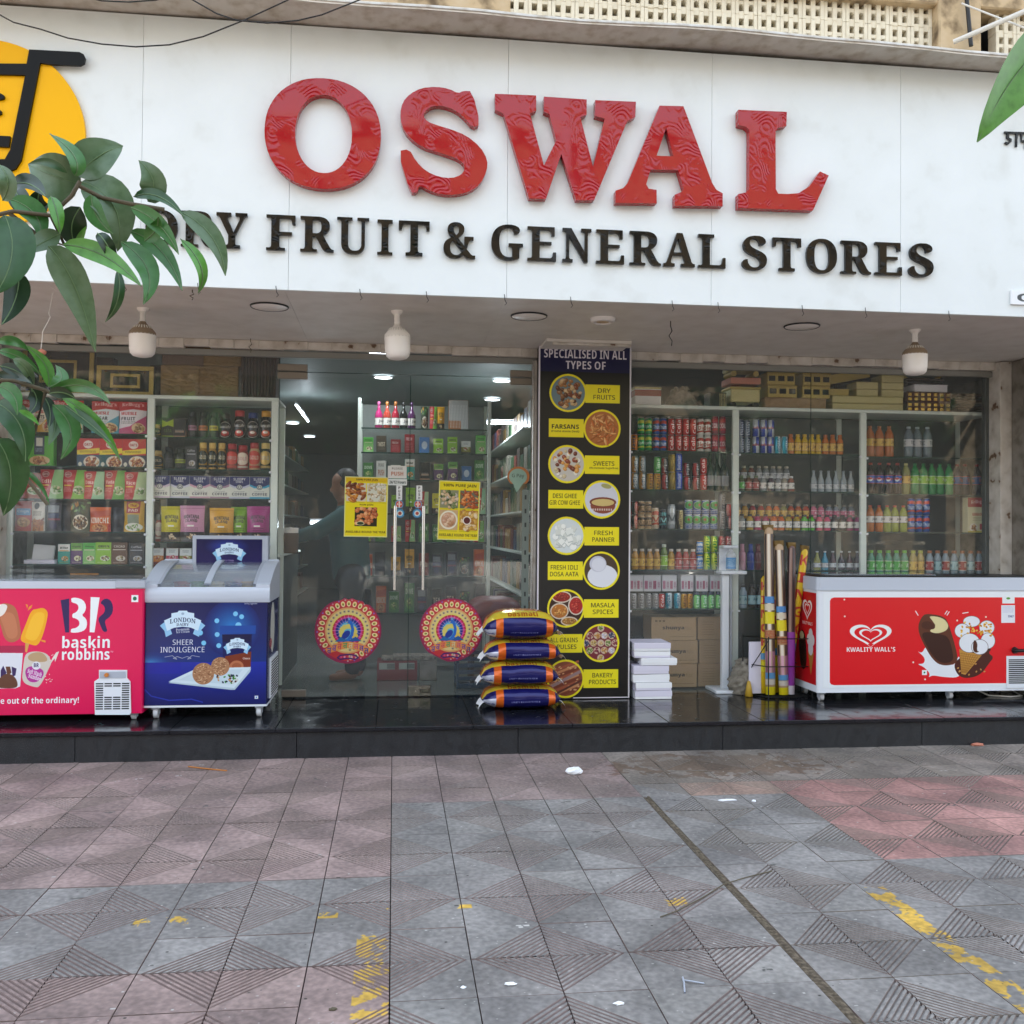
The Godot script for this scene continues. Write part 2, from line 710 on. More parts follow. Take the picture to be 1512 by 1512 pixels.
	m.albedo_texture = noise(0.06, [0.0, "#8a7a6a", 0.5, "#e0d6cc", 1.0, "#ffffff"], 256, 4, 122)
	tri_world(m, 4.0)
	m = mk("gold_lattice", "#d2bc6c", 0.42, 0.2)
	m.albedo_texture = noise(0.12, [0.0, "#6d6240", 0.45, "#c9bd88", 0.6, "#ffffff", 1.0, "#fffbe8"], 256, 3, 131)
	tri_world(m, 6.0)
	m = mk("pale_gold", "#e4dcaa", 0.45, 0.1)
	m.albedo_texture = M.gold_lattice.albedo_texture
	tri_world(m, 5.0)
	mk("gold_lid", "#cfa64e", 0.22, 0.9)
	mk("velvet_black", "#100f10", 0.85)
	mk("velvet_maroon", "#4b1512", 0.8)
	mk("salmon_card", "#c07860", 0.7)
	m = mk("sack_cloth", "#9a948a", 0.9)
	m.albedo_texture = noise(0.03, [0.0, "#8a847a", 0.5, "#dedad2", 1.0, "#ffffff"], 256, 5, 141)
	tri_world(m, 3.0)
	m = mk("plastic_wrap", "#e8ecf0", 0.12)
	m.albedo_color.a = 0.35
	m.transparency = BaseMaterial3D.TRANSPARENCY_ALPHA
	m.roughness = 0.2
	# foliage
	var veins := noise(0.02, [0.0, "#b8c8a8", 0.5, "#e8f0dc", 1.0, "#ffffff"], 256, 4, 151)
	for row in [["leaf_dark", "#33582f"], ["leaf_mid", "#467a3e"], ["leaf_light", "#5f9a40"], ["leaf_grey", "#647b60"], ["leaf_deep", "#22391f"]]:
		m = mk(row[0], row[1], 0.36)
		m.albedo_texture = veins
		m.backlight_enabled = true
		m.backlight = Color(row[1]).lerp(Color("#7fae2c"), 0.35) * 0.55
		tri_world(m, 7.0)
	mk("leaf_rib", "#637d52", 0.5)
	m = mk("twig", "#5d5442", 0.85)
	m = mk("bark", "#4b4238", 0.95)
	m.albedo_texture = noise(0.03, [0.0, "#6a5f54", 1.0, "#ffffff"], 256, 5, 161)
	tri_world(m, 1.5)
	# street beyond
	mk("car_white", "#dfe2e4", 0.12).clearcoat_enabled = true
	mk("car_silver", "#8f979e", 0.15, 0.3).clearcoat_enabled = true
	mk("car_glass", "#12181c", 0.05)
	m = mk("far_wall", "#b3a58f", 0.9)
	m.albedo_texture = M.plaster.albedo_texture
	tri_world(m, 0.3)
	mk("far_window", "#20262a", 0.15)
	mk("far_trim", "#d8cfbf", 0.8)
	# lamps
	m = mk("lamp_glow", "#ffffff", 0.5)
	m.emission_enabled = true
	m.emission = Color(0.93, 0.97, 1.0)
	m.emission_energy_multiplier = 2.2
	# shop inside
	m = mk("inner_wall", "#7c827e", 0.7)
	m = mk("inner_ceiling", "#6f7876", 0.6)
	m = mk("inner_floor", "#777c78", 0.16)
	m.albedo_texture = noise(0.01, [0.0, "#c8c8c4", 1.0, "#ffffff"], 256, 5, 171)
	tri_world(m, 0.8)
	mk("back_panel", "#3c423f", 0.35)
	mk("cloth_teal", "#2d4f52", 0.9)
	mk("skin", "#7c5238", 0.6)
	mk("hair", "#120e0c", 0.6)
	mk("cloth_dark", "#1c2026", 0.9)


func glossy(called: String, hex: String, rough := 0.25, metal := 0.0) -> StandardMaterial3D:
	return M[called] if M.has(called) else mk(called, hex, rough, metal)


# the liquid or plastic colour of a bottle, made once per colour
func tint(hex: String, rough := 0.18) -> StandardMaterial3D:
	return glossy("tint_" + hex.substr(1), hex, rough)


# ---------------------------------------------------------------- prints

var words := {}

func word(text: String, font: Font = null) -> Dictionary:
	var key := text + ("" if font == null else str(font.get_instance_id()))
	if not words.has(key):
		words[key] = lettering(text, font if font else sans)
	return words[key]


func printed(called: String, c: Canvas, rough := 0.35) -> StandardMaterial3D:
	var m := mk(called, "#ffffff", rough)
	m.albedo_texture = c.texture()
	m.texture_repeat = false
	return m


# a printed food photograph: pieces of many tones inside a disc or a box
func food(c: Canvas, at: Vector2, half: Vector2, base: Color, tones: Array, n: int, size: Vector2, disc := true) -> void:
	if disc:
		c.ell(at.x, at.y, half.x, half.y, base, 0.0, 40)
	else:
		c.rect(at.x - half.x, at.y - half.y, half.x * 2, half.y * 2, base)
	for i in n:
		var col := Color(tones[rng.randi() % tones.size()])
		var p := v2(rng.randf_range(-1, 1), rng.randf_range(-1, 1))
		if disc and p.length() > 0.86:
			p = p.normalized() * rng.randf() * 0.86
		var q := at + p * (half - size * 0.45)
		var t := rng.randf() * PI
		var s := rng.randf_range(0.7, 1.15)
		c.ell(q.x + 0.6, q.y + 0.8, size.x * s, size.y * s, col.darkened(0.45), t, 12)
		c.ell(q.x, q.y, size.x * s, size.y * s, col, t, 12)
		c.ell(q.x - size.x * 0.2, q.y - size.y * 0.25, size.x * s * 0.45, size.y * s * 0.4, col.lightened(0.25), t, 10)


var atlas: Canvas
var pen := v2(2, 2)
var row_high := 0.0
const ATLAS := Vector2(1024, 1280)

func cell(called: String, w: float, h: float) -> Canvas:
	if pen.x + w + 2 > ATLAS.x:
		pen = v2(2, pen.y + row_high + 2)
		row_high = 0.0
	var r := Rect2(pen, v2(w, h))
	atlas.cell(r)
	row_high = maxf(row_high, h)
	pen.x += w + 2
	if pen.y + h > ATLAS.y:
		printerr("atlas full at ", called)
	CELL[called] = Rect2((r.position + v2(0.5, 0.5)) / ATLAS, (r.size - Vector2.ONE) / ATLAS)
	return atlas


func small_print(c: Canvas, x: float, y: float, w: float, n: int, col: Color, step := 2.6) -> void:
	for i in n:
		var x0 := x
		while x0 < x + w - 2.0:
			var l := rng.randf_range(1.5, 6.0)
			c.rect(x0, y + i * step, minf(l, x + w - x0), 1.0, col)
			x0 += l + 1.2


func draw_prints() -> void:
	atlas = Canvas.new(int(ATLAS.x), int(ATLAS.y), Color("#888888"))
	package_prints()
	M["print"] = printed("package_print", atlas, 0.32)
	var foil := M["print"].duplicate() as StandardMaterial3D
	foil.resource_name = "foil_print"
	foil.roughness = 0.2
	foil.metallic = 0.25
	M["foil"] = foil
	poster_print()
	jain_prints()
	peacock_print()
	freezer_prints()


func package_prints() -> void:
	var c: Canvas
	# muesli pouches
	var mu := [["muesli_nut", "#d8a637", "NUTS", "#e7dcc6"], ["muesli_fruit", "#7fb59a", "FRUIT", "#e8ece4"], ["muesli_sugar", "#58a9c4", "SUGAR", "#dfe9ee"], ["muesli_berry", "#c03a72", "FRUIT", "#e9e3e8"]]
	for v in mu:
		c = cell(v[0], 56, 80)
		c.rect(0, 0, 56, 80, Color(v[3]))
		c.rect(0, 0, 56, 17, Color("#b81d24"))
		c.text(word("Kellogg's", serif), 6, 4, 44, 11, Color("#f6e9e6"), 1.5)
		c.poly(PackedVector2Array([v2(0, 17), v2(56, 17), v2(56, 22), v2(30, 19), v2(0, 24)]), Color("#b81d24"))
		c.text(word("MUESLI"), 5, 26, 32, 7, Color("#b81d24"))
		c.text(word(v[2]), 5, 38, 30, 8, Color("#2b2b33"))
		small_print(c, 5, 48, 30, 3, Color("#6a6a70"))
		c.poly(PackedVector2Array([v2(0, 80), v2(0, 66), v2(24, 60), v2(56, 34), v2(56, 80)]), Color(v[1]))
		food(c, v2(40, 64), v2(13, 12), Color("#e2c79a"), ["#b98a4e", "#d8b071", "#8a5a32", "#a8382c", "#e8d0a0"], 26, v2(3.2, 2.0))
	# oats and cereal boxes
	for v in [["oats_a", "#34536e", "#c7401f"], ["oats_b", "#1f5a63", "#cc5a2a"], ["oats_c", "#3a3f52", "#c2381e"]]:
		c = cell(v[0], 64, 64)
		c.rect(0, 0, 64, 64, Color("#c3282c"))
		c.ell(30, 14, 13, 9, Color("#e9dcd4"))
		c.text(word("OATS"), 20, 11, 20, 6, Color("#a3272a"))
		c.poly(PackedVector2Array([v2(0, 27), v2(64, 21), v2(64, 33), v2(0, 38)]), Color("#e8d23c"))
		small_print(c, 8, 28, 44, 2, Color("#6a5a20"))
		c.rect(0, 37, 64, 27, Color(v[1]))
		food(c, v2(40, 53), v2(22, 14), Color("#e6ddcc"), ["#c98852", "#a9572f", "#d9a86c", "#8a3f24"], 40, v2(3.4, 2.0))
		c.ell(9, 58, 5, 5, Color("#d8d8c8"))
	c = cell("green_cereal", 64, 64)
	c.rect(0, 0, 64, 64, Color("#4fae2c"))
	c.rect(22, 0, 22, 40, Color("#1d3350"))
	c.rect(26, 4, 14, 18, Color("#d9dcd0"))
	small_print(c, 25, 27, 16, 3, Color("#c8d2e0"))
	food(c, v2(34, 52), v2(22, 10), Color("#d9b98a"), ["#a5602e", "#c58a50", "#8a3b20"], 22, v2(3.5, 2.0))
	# ready mix pouches
	for i in 6:
		c = cell("mix_%d" % i, 56, 72)
		c.rect(0, 0, 56, 72, Color("#b8252c") if i != 0 else Color("#a62a2a"))
		c.poly(PackedVector2Array([v2(34, 0), v2(56, 0), v2(56, 72), v2(22, 72), v2(30, 40)]), Color(["#9a4a30", "#8fbf7c", "#7fc04a", "#9ccaa0", "#6fae4c", "#b5cf9c"][i]))
		c.ell(14, 12, 9, 7, Color("#d9cfc4"))
		c.ell(14, 12, 7.5, 5.6, Color("#8c1f26"))
		c.text(word("MTR"), 8, 9.5, 12, 5, Color("#efe6da"))
		c.text(word(["Rava", "Idli", "Upma", "Dosa", "Vada", "Rice"][i]), 5, 24, 24, 9, Color("#efdccb"))
		c.rect(4, 37, 20, 3, Color("#e0c23a"))
		small_print(c, 4, 44, 18, 4, Color("#e9c9c0"))
		food(c, v2(40, 50), v2(13, 11), Color("#c3d5b0"), ["#e6ead8", "#8fb36a", "#d9c79a", "#4f8a3a"], 18, v2(3.6, 2.4))
	# noodle and snack packets
	c = cell("snack_red", 56, 80)
	c.rect(0, 0, 56, 80, Color("#a52c24"))
	c.rect(5, 20, 44, 18, Color("#3f86b8"))
	c.text(word("Crisps", serif), 10, 23, 34, 10, Color("#e8eef4"))
	food(c, v2(28, 56), v2(20, 13), Color("#b98a52"), ["#cfa268", "#9a6a38"], 16, v2(6, 3))
	c = cell("snack_white", 44, 80)
	c.rect(0, 0, 44, 80, Color("#ddd8cc"))
	c.ell(18, 12, 8, 9, Color("#20242c"))
	small_print(c, 8, 26, 26, 5, Color("#55514a"))
	food(c, v2(22, 64), v2(18, 15), Color("#b8763c"), ["#a55a24", "#c98a4c", "#8a4a20"], 26, v2(9, 1.8), false)
	c = cell("snack_dark", 52, 80)
	c.rect(0, 0, 52, 80, Color("#262030"))
	c.rect(4, 8, 40, 20, Color("#8a9298"))
	c.rect(4, 30, 40, 12, Color("#20305e"))
	c.rect(4, 44, 44, 5, Color("#7d2440"))
	c.ell(24, 62, 14, 12, Color("#2b2450"))
	c = cell("snack_green", 64, 80)
	c.rect(0, 0, 64, 80, Color("#2c3a2a"))
	for i in 14:
		c.ell(rng.randf_range(2, 62), rng.randf_range(2, 30), 7, 3, Color(["#4f7a44", "#6f9a5c", "#37562f", "#b6802e"][i % 4]), rng.randf() * 3.0)
	food(c, v2(32, 55), v2(25, 20), Color("#d9d2c0"), ["#3a241a", "#6a4028", "#8f6a3a", "#20140e"], 60, v2(4, 2.2))
	c = cell("kimchi", 64, 72)
	c.rect(0, 0, 64, 72, Color("#d1611f"))
	c.poly(PackedVector2Array([v2(0, 14), v2(64, 8), v2(64, 26), v2(0, 30)]), Color("#b9461c"))
	c.text(word("KIMCHI"), 3, 31, 56, 16, Color("#efe9de"))
	food(c, v2(30, 60), v2(24, 11), Color("#c98a50"), ["#b8532a", "#e0a868", "#8a3218"], 26, v2(4, 2))
	c.rect(56, 50, 8, 22, Color("#b02822"))
	c = cell("snack_black", 52, 72)
	c.rect(0, 0, 52, 72, Color("#1c1a22"))
	small_print(c, 8, 20, 36, 4, Color("#50505c"), 4.0)
	c = cell("snack_yellow", 60, 88)
	c.rect(0, 0, 60, 88, Color("#c79a24"))
	c.rect(8, 0, 40, 34, Color("#a32a22"))
	c.ell(28, 12, 16, 8, Color("#e2b830"))
	c.text(word("Thai"), 18, 8, 20, 8, Color("#a3241c"))
	c.text(word("PAD"), 14, 22, 28, 8, Color("#f0e0d0"))
	c.rect(12, 38, 34, 26, Color("#7f8a74"))
	food(c, v2(30, 74), v2(26, 12), Color("#e4e4d4"), ["#6f9a4a", "#e8e8dc", "#b8b89a"], 20, v2(5, 2.4))
	# tea and millet boxes
	for v in [["box_teal", "#dfdcd4", "#2f9486", "#c98a3a"], ["box_purple", "#5a9a3c", "#5a3a6c", "#e6e0b8"], ["box_green", "#4fae44", "#7fbf6a", "#e9dcc0"], ["box_lime", "#86b62c", "#8fc23c", "#dce2c8"], ["box_brown", "#5a4030", "#6a4a38", "#cfc4b4"], ["box_black", "#26262a", "#303036", "#b8b8bc"]]:
		c = cell(v[0], 48, 76)
		c.rect(0, 0, 48, 76, Color(v[1]))
		c.rect(0, 28, 48, 48, Color(v[2]))
		c.rect(5, 24, 38, 3, Color(v[3]))
		c.text(word(["Millet", "Organic", "Tetley", "GREEN", "CACAO", "Coffee"][["box_teal", "box_purple", "box_green", "box_lime", "box_brown", "box_black"].find(v[0])]), 8, 10, 32, 8, Color(v[3]).lightened(0.3) if v[0] in ["box_brown", "box_black"] else Color("#22301e"))
		food(c, v2(28, 56), v2(14, 10), Color(v[3]), ["#cfc6b0", "#a8925c", "#6a5a34"], 10, v2(3.5, 2.4))
		small_print(c, 6, 69, 36, 2, Color(v[3]))
	c = cell("bag_orange", 64, 48)
	c.rect(0, 0, 64, 48, Color("#c9852c"))
	c.ell(36, 22, 20, 14, Color("#7a1f22"))
	c.text(word("Gits", serif), 24, 16, 24, 12, Color("#e8d8a8"))
	# coffee
	for i in 6:
		c = cell("owl_%d" % i, 60, 76)
		var low := Color(["#c9b9c9", "#c9c9d8", "#c99aae", "#9a7a94", "#b8bcd0", "#2f9fc4"][i])
		c.rect(0, 0, 60, 76, Color("#d2d6cc"))
		c.rect(0, 70, 60, 6, low)
		c.poly(PackedVector2Array([v2(0, 24), v2(60, 24), v2(60, 34), v2(46, 40), v2(14, 40), v2(0, 32)]), low)
		c.poly(PackedVector2Array([v2(0, 0), v2(60, 0), v2(60, 26), v2(44, 34), v2(16, 34), v2(0, 26)]), Color("#1c2360"))
		c.text(word("SLEEPY"), 12, 5, 36, 9, Color("#e4e4dc"))
		c.text(word("OWL"), 19, 15, 22, 7, Color("#e4e4dc"))
		c.ring(30, 36, 9, 1.6, Color("#20243a"), Color("#d2d6cc"))
		c.ring(30, 36, 5, 1.6, Color("#20243a"), Color("#d2d6cc"))
		small_print(c, 14, 51, 32, 1, Color("#50546a"))
		c.text(word("COFFEE"), 8, 56, 44, 9, Color("#3a3f50"))
	for v in [["pouch_yellow", "#d8cc1c"], ["pouch_pink", "#c98aa6"], ["pouch_orange", "#d9a01c"], ["pouch_lime", "#86b81e"], ["pouch_magenta", "#a8327c"]]:
		c = cell(v[0], 64, 88)
		c.rect(0, 0, 64, 88, Color(v[1]))
		c.rect(0, 7, 64, 1, Color(v[1]).darkened(0.25))
		c.text(word("MONTANA"), 12, 24, 40, 9, Color("#26221c"), 2.0)
		c.text(word("ISLAND"), 16, 34, 32, 7, Color("#26221c"), 2.0)
		c.rect(22, 47, 18, 4, Color("#eae6da"))
		small_print(c, 14, 54, 36, 2, Color("#3a3428"), 5.0)
		c.rect(0, 64, 64, 24, Color("#2a1c14"))
		food(c, v2(34, 75), v2(16, 8), Color("#2a1c14"), ["#c9a878", "#a07848", "#e0cca8"], 12, v2(4, 2.2))
	for v in [["tea_orange", "#d07a24"], ["tea_pink", "#c24a62"], ["tea_olive", "#8f8a3c"]]:
		c = cell(v[0], 48, 64)
		c.rect(0, 0, 48, 64, Color("#dfe3e0"))
		small_print(c, 12, 8, 24, 3, Color("#44505a"), 4.0)
		c.rect(0, 30, 48, 34, Color(v[1]))
		food(c, v2(26, 38), v2(15, 10), Color(v[1]).lightened(0.4), [v[1], "#e8e0cc", "#a83a20"], 14, v2(4, 3))
		c.rect(0, 54, 48, 10, Color("#7a2018") if v[0] != "tea_olive" else Color("#4a4a34"))
	for v in [["chips_red", "#7a2a1c", "Pasta"], ["chips_brown", "#4a4034", "TWIST"], ["chips_dark", "#26221e", "TEA"]]:
		c = cell(v[0], 48, 48)
		c.rect(0, 0, 48, 48, Color(v[1]))
		c.text(word(v[2]), 6, 18, 36, 12, Color("#ddd0b8"))
		small_print(c, 6, 34, 36, 3, Color(v[1]).lightened(0.35))
	# jar labels: [name, ground, label, word]
	for v in [["jar_nes_grey", "#181614", "#a8261e", "Nescafe"], ["jar_nes_red", "#1c1412", "#b8281e", "Nescafe"], ["jar_nes_blue", "#16181e", "#8a3a2a", "Nescafe"], ["jar_nes_gold", "#1e1710", "#c24a1e", "Nescafe"]]:
		c = cell(v[0], 120, 64)
		c.rect(0, 0, 120, 64, Color(v[1]))
		c.ell(60, 36, 26, 25, Color("#c9c2b8"), 0.0, 30)
		c.ell(60, 36, 24, 23, Color(v[1]).lightened(0.05), 0.0, 30)
		c.text(word(v[3], sans), 41, 22, 38, 9, Color("#e0dcd4"))
		c.ell(60, 48, 15, 9, Color(v[2]))
		c.ell(60, 45, 8, 4, Color("#e6e0d8"))
	for v in [["jar_pink", "#17191a", "#b07a90"], ["jar_orange", "#17191a", "#c8682c"], ["jar_yellow", "#17191a", "#cdbb2e"], ["jar_greengold", "#20281a", "#9aa832"], ["jar_black", "#141416", "#3a3a3c"]]:
		c = cell(v[0], 96, 64)
		c.rect(0, 0, 96, 64, Color(v[1]))
		c.rect(0, 26, 96, 15, Color(v[2]))
		c.text(word("DAVIDOFF"), 34, 30, 28, 6, Color("#1a1a1a"))
		small_print(c, 30, 46, 36, 3, Color("#8a8a84"), 4.0)
	for v in [["jar_gold", "#b8934a", "#20281c"], ["jar_dark_gold", "#1c2418", "#c9a85a"], ["jar_bru", "#6a3022", "#c9382c"], ["jar_country", "#8a2e26", "#e0d4c0"], ["jar_cream", "#b89a72", "#c43a2a"]]:
		c = cell(v[0], 96, 64)
		c.rect(0, 0, 96, 64, Color(v[1]))
		c.ell(48, 28, 22, 20, Color(v[2]))
		c.text(word("GOLD" if v[0] != "jar_bru" else "BRU"), 34, 22, 28, 11, Color(v[1]).lightened(0.5))
		c.rect(26, 50, 44, 7, Color(v[2]).darkened(0.1))
	for v in [["tin_lime", "#1c2018", "#a8c020"], ["tin_dark", "#1a1a1e", "#b88a6a"]]:
		c = cell(v[0], 48, 72)
		c.rect(0, 0, 48, 72, Color(v[1]))
		c.poly(PackedVector2Array([v2(0, 8), v2(20, 16), v2(48, 4), v2(48, 34), v2(24, 28), v2(0, 36)] if v[0] == "tin_lime" else [v2(6, 46), v2(42, 46), v2(42, 54), v2(6, 54)]), Color(v[2]))
		c.text(word("TATA" if v[0] == "tin_lime" else "BLEND"), 8, 42, 32, 12, Color("#5f7a30") if v[0] == "tin_lime" else Color("#8a8a8a"))
		c.rect(0, 66, 48, 4, Color(v[2]))
	# cans: [name, ground, band, accent, word, word colour, upright]
	for v in [
		["can_green", "#0f9a4a", "#c9d23a", "#0a6a34", "Sprite", "#f0f4ee", false], ["can_blue_cola", "#1f4f9c", "#c23a2c", "#1a3f86", "Thums", "#e8ecf0", false], ["can_red", "#b81e1c", "#c92a24", "#8f1614", "Cola", "#f0e6e2", true],
		["can_white", "#d9d6cc", "#a82a22", "#c9c6bc", "Diet", "#a02018", false], ["can_cherry", "#8f2a44", "#b82436", "#6a1c34", "COLA", "#e6dcd8", false], ["can_fanta", "#d07a24", "#e0902e", "#b0601a", "Fanta", "#24406a", true],
		["can_grey", "#8a98a2", "#c98a3a", "#6a7a86", "Soda", "#e4e8ea", true], ["can_amber", "#c8891c", "#d8a02c", "#a87016", "Malt", "#5a3a14", true], ["can_leaf", "#2fae4a", "#7fce6a", "#1f8a3a", "Lime", "#eef4ea", true],
		["can_pepsi_black", "#161618", "#a82a2a", "#202024", "pepsi", "#d8d8dc", true], ["can_gold", "#b89a2c", "#8a7420", "#c9ae3c", "Hoegaarden", "#5a4a14", true], ["can_blue", "#1f3fae", "#3f6ad0", "#16308a", "Budweiser", "#e8ecf6", true],
		["can_stripe", "#b82a22", "#17120f", "#8f1f1a", "ESPRESSO", "#e0d0c0", true], ["can_coffee", "#b89a72", "#241812", "#cdb48c", "LATTE", "#4a3424", false], ["can_monster_m", "#c9b49a", "#b8402c", "#d9c8b0", "M", "#b03a26", false],
		["can_monster_k", "#1c2426", "#4a8a8a", "#20282c", "M", "#9adad8", false], ["can_monster_w", "#aab0b0", "#d0d4d4", "#989e9e", "M", "#5a6264", false], ["can_cream", "#cbb878", "#3a3428", "#d8c88c", "PERONI", "#5a4a24", true],
		["can_heineken", "#1f4a9a", "#4f9a4a", "#d8dce0", "eineken", "#e8ecf0", false], ["can_silver", "#a8a6a4", "#8a8886", "#c0bebc", "ZERO", "#5a585a", true], ["can_lime", "#3f9a22", "#b8c81e", "#2f7a1a", "7UP", "#e6ee3a", true],
		["can_crimson", "#8f2226", "#b83a34", "#6a181c", "WINE", "#e0c8c0", true], ["can_sky", "#2f7ac0", "#c8d4dc", "#d0a84a", "Feast", "#e8eef2", false], ["can_redbull", "#b9bec6", "#2a3f9a", "#c0c6ce", "RedBull", "#a8242c", false],
		["can_cyan", "#c4d4d8", "#2fa0b8", "#dfe6e8", "AQUA", "#2a6a8a", true], ["can_navy", "#26365e", "#8a96a8", "#1c2a4e", "ENERGY", "#c8ced8", true]]:
		c = cell(v[0], 72, 56)
		c.rect(0, 0, 72, 56, Color(v[1]))
		c.rect(0, 0, 72, 3, Color(v[3]))
		c.rect(0, 53, 72, 3, Color(v[3]))
		if v[0] == "can_heineken":
			c.ell(36, 20, 19, 17, Color(v[3]))
			c.ell(36, 20, 17, 15, Color(v[2]))
			c.text(word("*"), 31, 13, 10, 11, Color("#b8281e"))
			c.rect(0, 38, 72, 12, Color("#c9d0da"))
			c.text(word(v[4]), 14, 39, 44, 9, Color("#1f4a9a"))
		elif v[0] == "can_redbull":
			c.poly(PackedVector2Array([v2(36, 0), v2(72, 0), v2(72, 28), v2(36, 28)]), Color(v[2]))
			c.poly(PackedVector2Array([v2(0, 28), v2(36, 28), v2(36, 56), v2(0, 56)]), Color(v[2]))
			c.text(word(v[4]), 20, 22, 32, 8, Color(v[5]))
		elif v[6]:
			c.poly(PackedVector2Array([v2(20, 0), v2(34, 0), v2(30, 28), v2(36, 56), v2(22, 56), v2(16, 28)]), Color(v[2]))
			c.text(word(v[4]), 14, 22, 44, 12, Color(v[5]), 0.0, -PI / 2)
		else:
			c.poly(PackedVector2Array([v2(0, 14), v2(36, 8), v2(72, 16), v2(72, 26), v2(36, 18), v2(0, 24)]), Color(v[2]))
			c.poly(PackedVector2Array([v2(0, 44), v2(40, 38), v2(72, 46), v2(72, 50), v2(36, 44), v2(0, 50)]), Color(v[2]))
			c.text(word(v[4]), 20, 23, 32, 14, Color(v[5]))
	# bottle labels
	for v in [["lab_white", "#dedad2", "#3a3a3c", "Juice"], ["lab_pepsi", "#1f4fae", "#d8402c", "pepsi"], ["lab_green", "#4fae44", "#e0ecd8", "Aloe"], ["lab_aqua", "#9fc4c8", "#2a6a7a", "Aqua"], ["lab_amber", "#d8b04a", "#6a3a14", "Juice"], ["lab_red", "#a83a34", "#e8d8d0", "Rose"], ["lab_thums", "#22467e", "#c8402c", "Thums"], ["lab_lime", "#8fc43a", "#f0f4e0", "7up"], ["lab_grey", "#c4c6c8", "#50545a", "TONIC"], ["lab_pink", "#c9607f", "#f0e0e6", "Paper"]]:
		c = cell(v[0], 96, 32)
		c.rect(0, 0, 96, 32, Color(v[1]))
		c.rect(0, 0, 96, 2, Color(v[2]))
		c.rect(0, 30, 96, 2, Color(v[2]))
		for x in [0, 48]:
			c.text(word(v[3]), x + 8 - 8, 8, 32, 14, Color(v[2]))
		if v[0] == "lab_pepsi":
			for x in [24, 72]:
				c.ell(x + 16, 16, 8, 8, Color("#e8ecf0"))
				c.ell(x + 16, 13, 7, 4, Color("#c83a30"))
	# small packs and card
	c = cell("six_pack", 64, 40)
	c.rect(0, 0, 64, 40, Color("#c8c8cc"))
	for i in 4:
		c.rect(3 + i * 16, 14, 12, 20, Color(["#b06a84", "#b8a8b0", "#a85a74", "#c0b4bc"][i]))
		small_print(c, 4 + i * 16, 18, 10, 5, Color("#7a3a54"))
	c = cell("cornflakes", 64, 96)
	c.rect(0, 0, 64, 96, Color("#dcd6ae"))
	c.rect(0, 0, 64, 26, Color("#a8242a"))
	c.text(word("Kellogg's", serif), 10, 8, 44, 12, Color("#f0e4e0"), 1.5)
	c.text(word("GRANOLA"), 14, 42, 36, 8, Color("#b0402c"))
	small_print(c, 16, 54, 32, 3, Color("#8a6a3a"), 4.0)
	food(c, v2(18, 82), v2(13, 11), Color("#e8e0d0"), ["#a8743c", "#8a4a28", "#d0a870"], 18, v2(3.2, 2.0))
	c.rect(36, 72, 24, 16, Color("#b0303c"))
	c.rect(0, 92, 64, 4, Color("#c9b83a"))
	c = cell("carton", 96, 64)
	c.rect(0, 0, 96, 64, Color("#a78a64"))
	c.text(word("shunya"), 24, 24, 46, 13, Color("#2a2420"))
	c.text(word("fizz", sans_regular), 72, 26, 14, 9, Color("#8a7250"))
	for x in [8, 16, 24]:
		c.rect(x, 8, 5, 5, Color("#6a5638"))
	small_print(c, 40, 54, 50, 1, Color("#5a482e"))
	c = cell("carton_back", 96, 64)
	c.rect(0, 0, 96, 64, Color("#9a7d58"))
	for i in 6:
		small_print(c, 12, 14 + i * 7, 34, 1, Color("#6a5436"))
	c.rect(60, 14, 26, 20, Color("#8f734f"))
	c = cell("sanitizer", 32, 48)
	c.rect(0, 0, 32, 48, Color("#3f8ac4"))
	small_print(c, 5, 8, 22, 10, Color("#d8e6f0"), 3.4)
	c = cell("king_yellow", 32, 256)
	c.rect(0, 0, 32, 256, Color("#d9b41e"))
	c.rect(0, 0, 4, 256, Color("#c88a1a"))
	for i in 5:
		c.text(word("KING".substr(i % 4, 1)), 9, 14 + i * 30, 15, 18, Color("#b3261c"))
	c.rect(4, 168, 24, 14, Color("#5a90b8"))
	c.rect(4, 186, 24, 22, Color("#e2d22a"))
	c = cell("incense", 32, 256)
	c.rect(0, 0, 32, 256, Color("#b79a78"))
	for q in [[3, 4, "#6a5038"], [9, 3, "#3a2a22"], [13, 3, "#e8dccb"], [17, 5, "#4a362c"], [23, 2, "#d8b8a8"], [26, 3, "#8a6a4c"]]:
		c.rect(q[0], 14, q[1], 176, Color(q[2]))
		c.rect(q[0], 190, q[1], 36, Color(q[2]).lerp(Color("#d48ab0"), 0.6))
	c.rect(7, 108, 18, 10, Color("#4f8ac4"))
	c.rect(7, 119, 18, 10, Color("#d8cdb4"))
	c.rect(7, 131, 18, 18, Color("#e0cf24"))
	c.rect(3, 158, 26, 14, Color("#b08058"))
	small_print(c, 4, 160, 24, 4, Color("#a83a20"))
	c.rect(7, 222, 18, 9, Color("#5f98c8"))
	c.rect(7, 232, 18, 8, Color("#d8cdc0"))
	c.rect(0, 243, 32, 13, Color("#e2cf22"))
	c = cell("incense_purple", 32, 256)
	c.rect(0, 0, 32, 256, Color("#6a4a44"))
	for i in 8:
		c.rect(i * 4, 8, 3, 142, Color(["#3a2a28", "#7a5a50", "#2c2020", "#98786a"][i % 4]))
	c.rect(0, 150, 32, 90, Color("#8f3a9a"))
	c.rect(22, 140, 10, 110, Color("#c8401e"))
	c.rect(0, 240, 32, 16, Color("#d8d0d8"))
	c = cell("rice_bag", 128, 64)
	c.rect(0, 0, 128, 64, Color("#1d1c5e"))
	c.rect(20, 0, 12, 64, Color("#d8621c"))
	c.rect(104, 0, 12, 64, Color("#d8621c"))
	c.rect(0, 14, 20, 36, Color("#cfd0e0"))
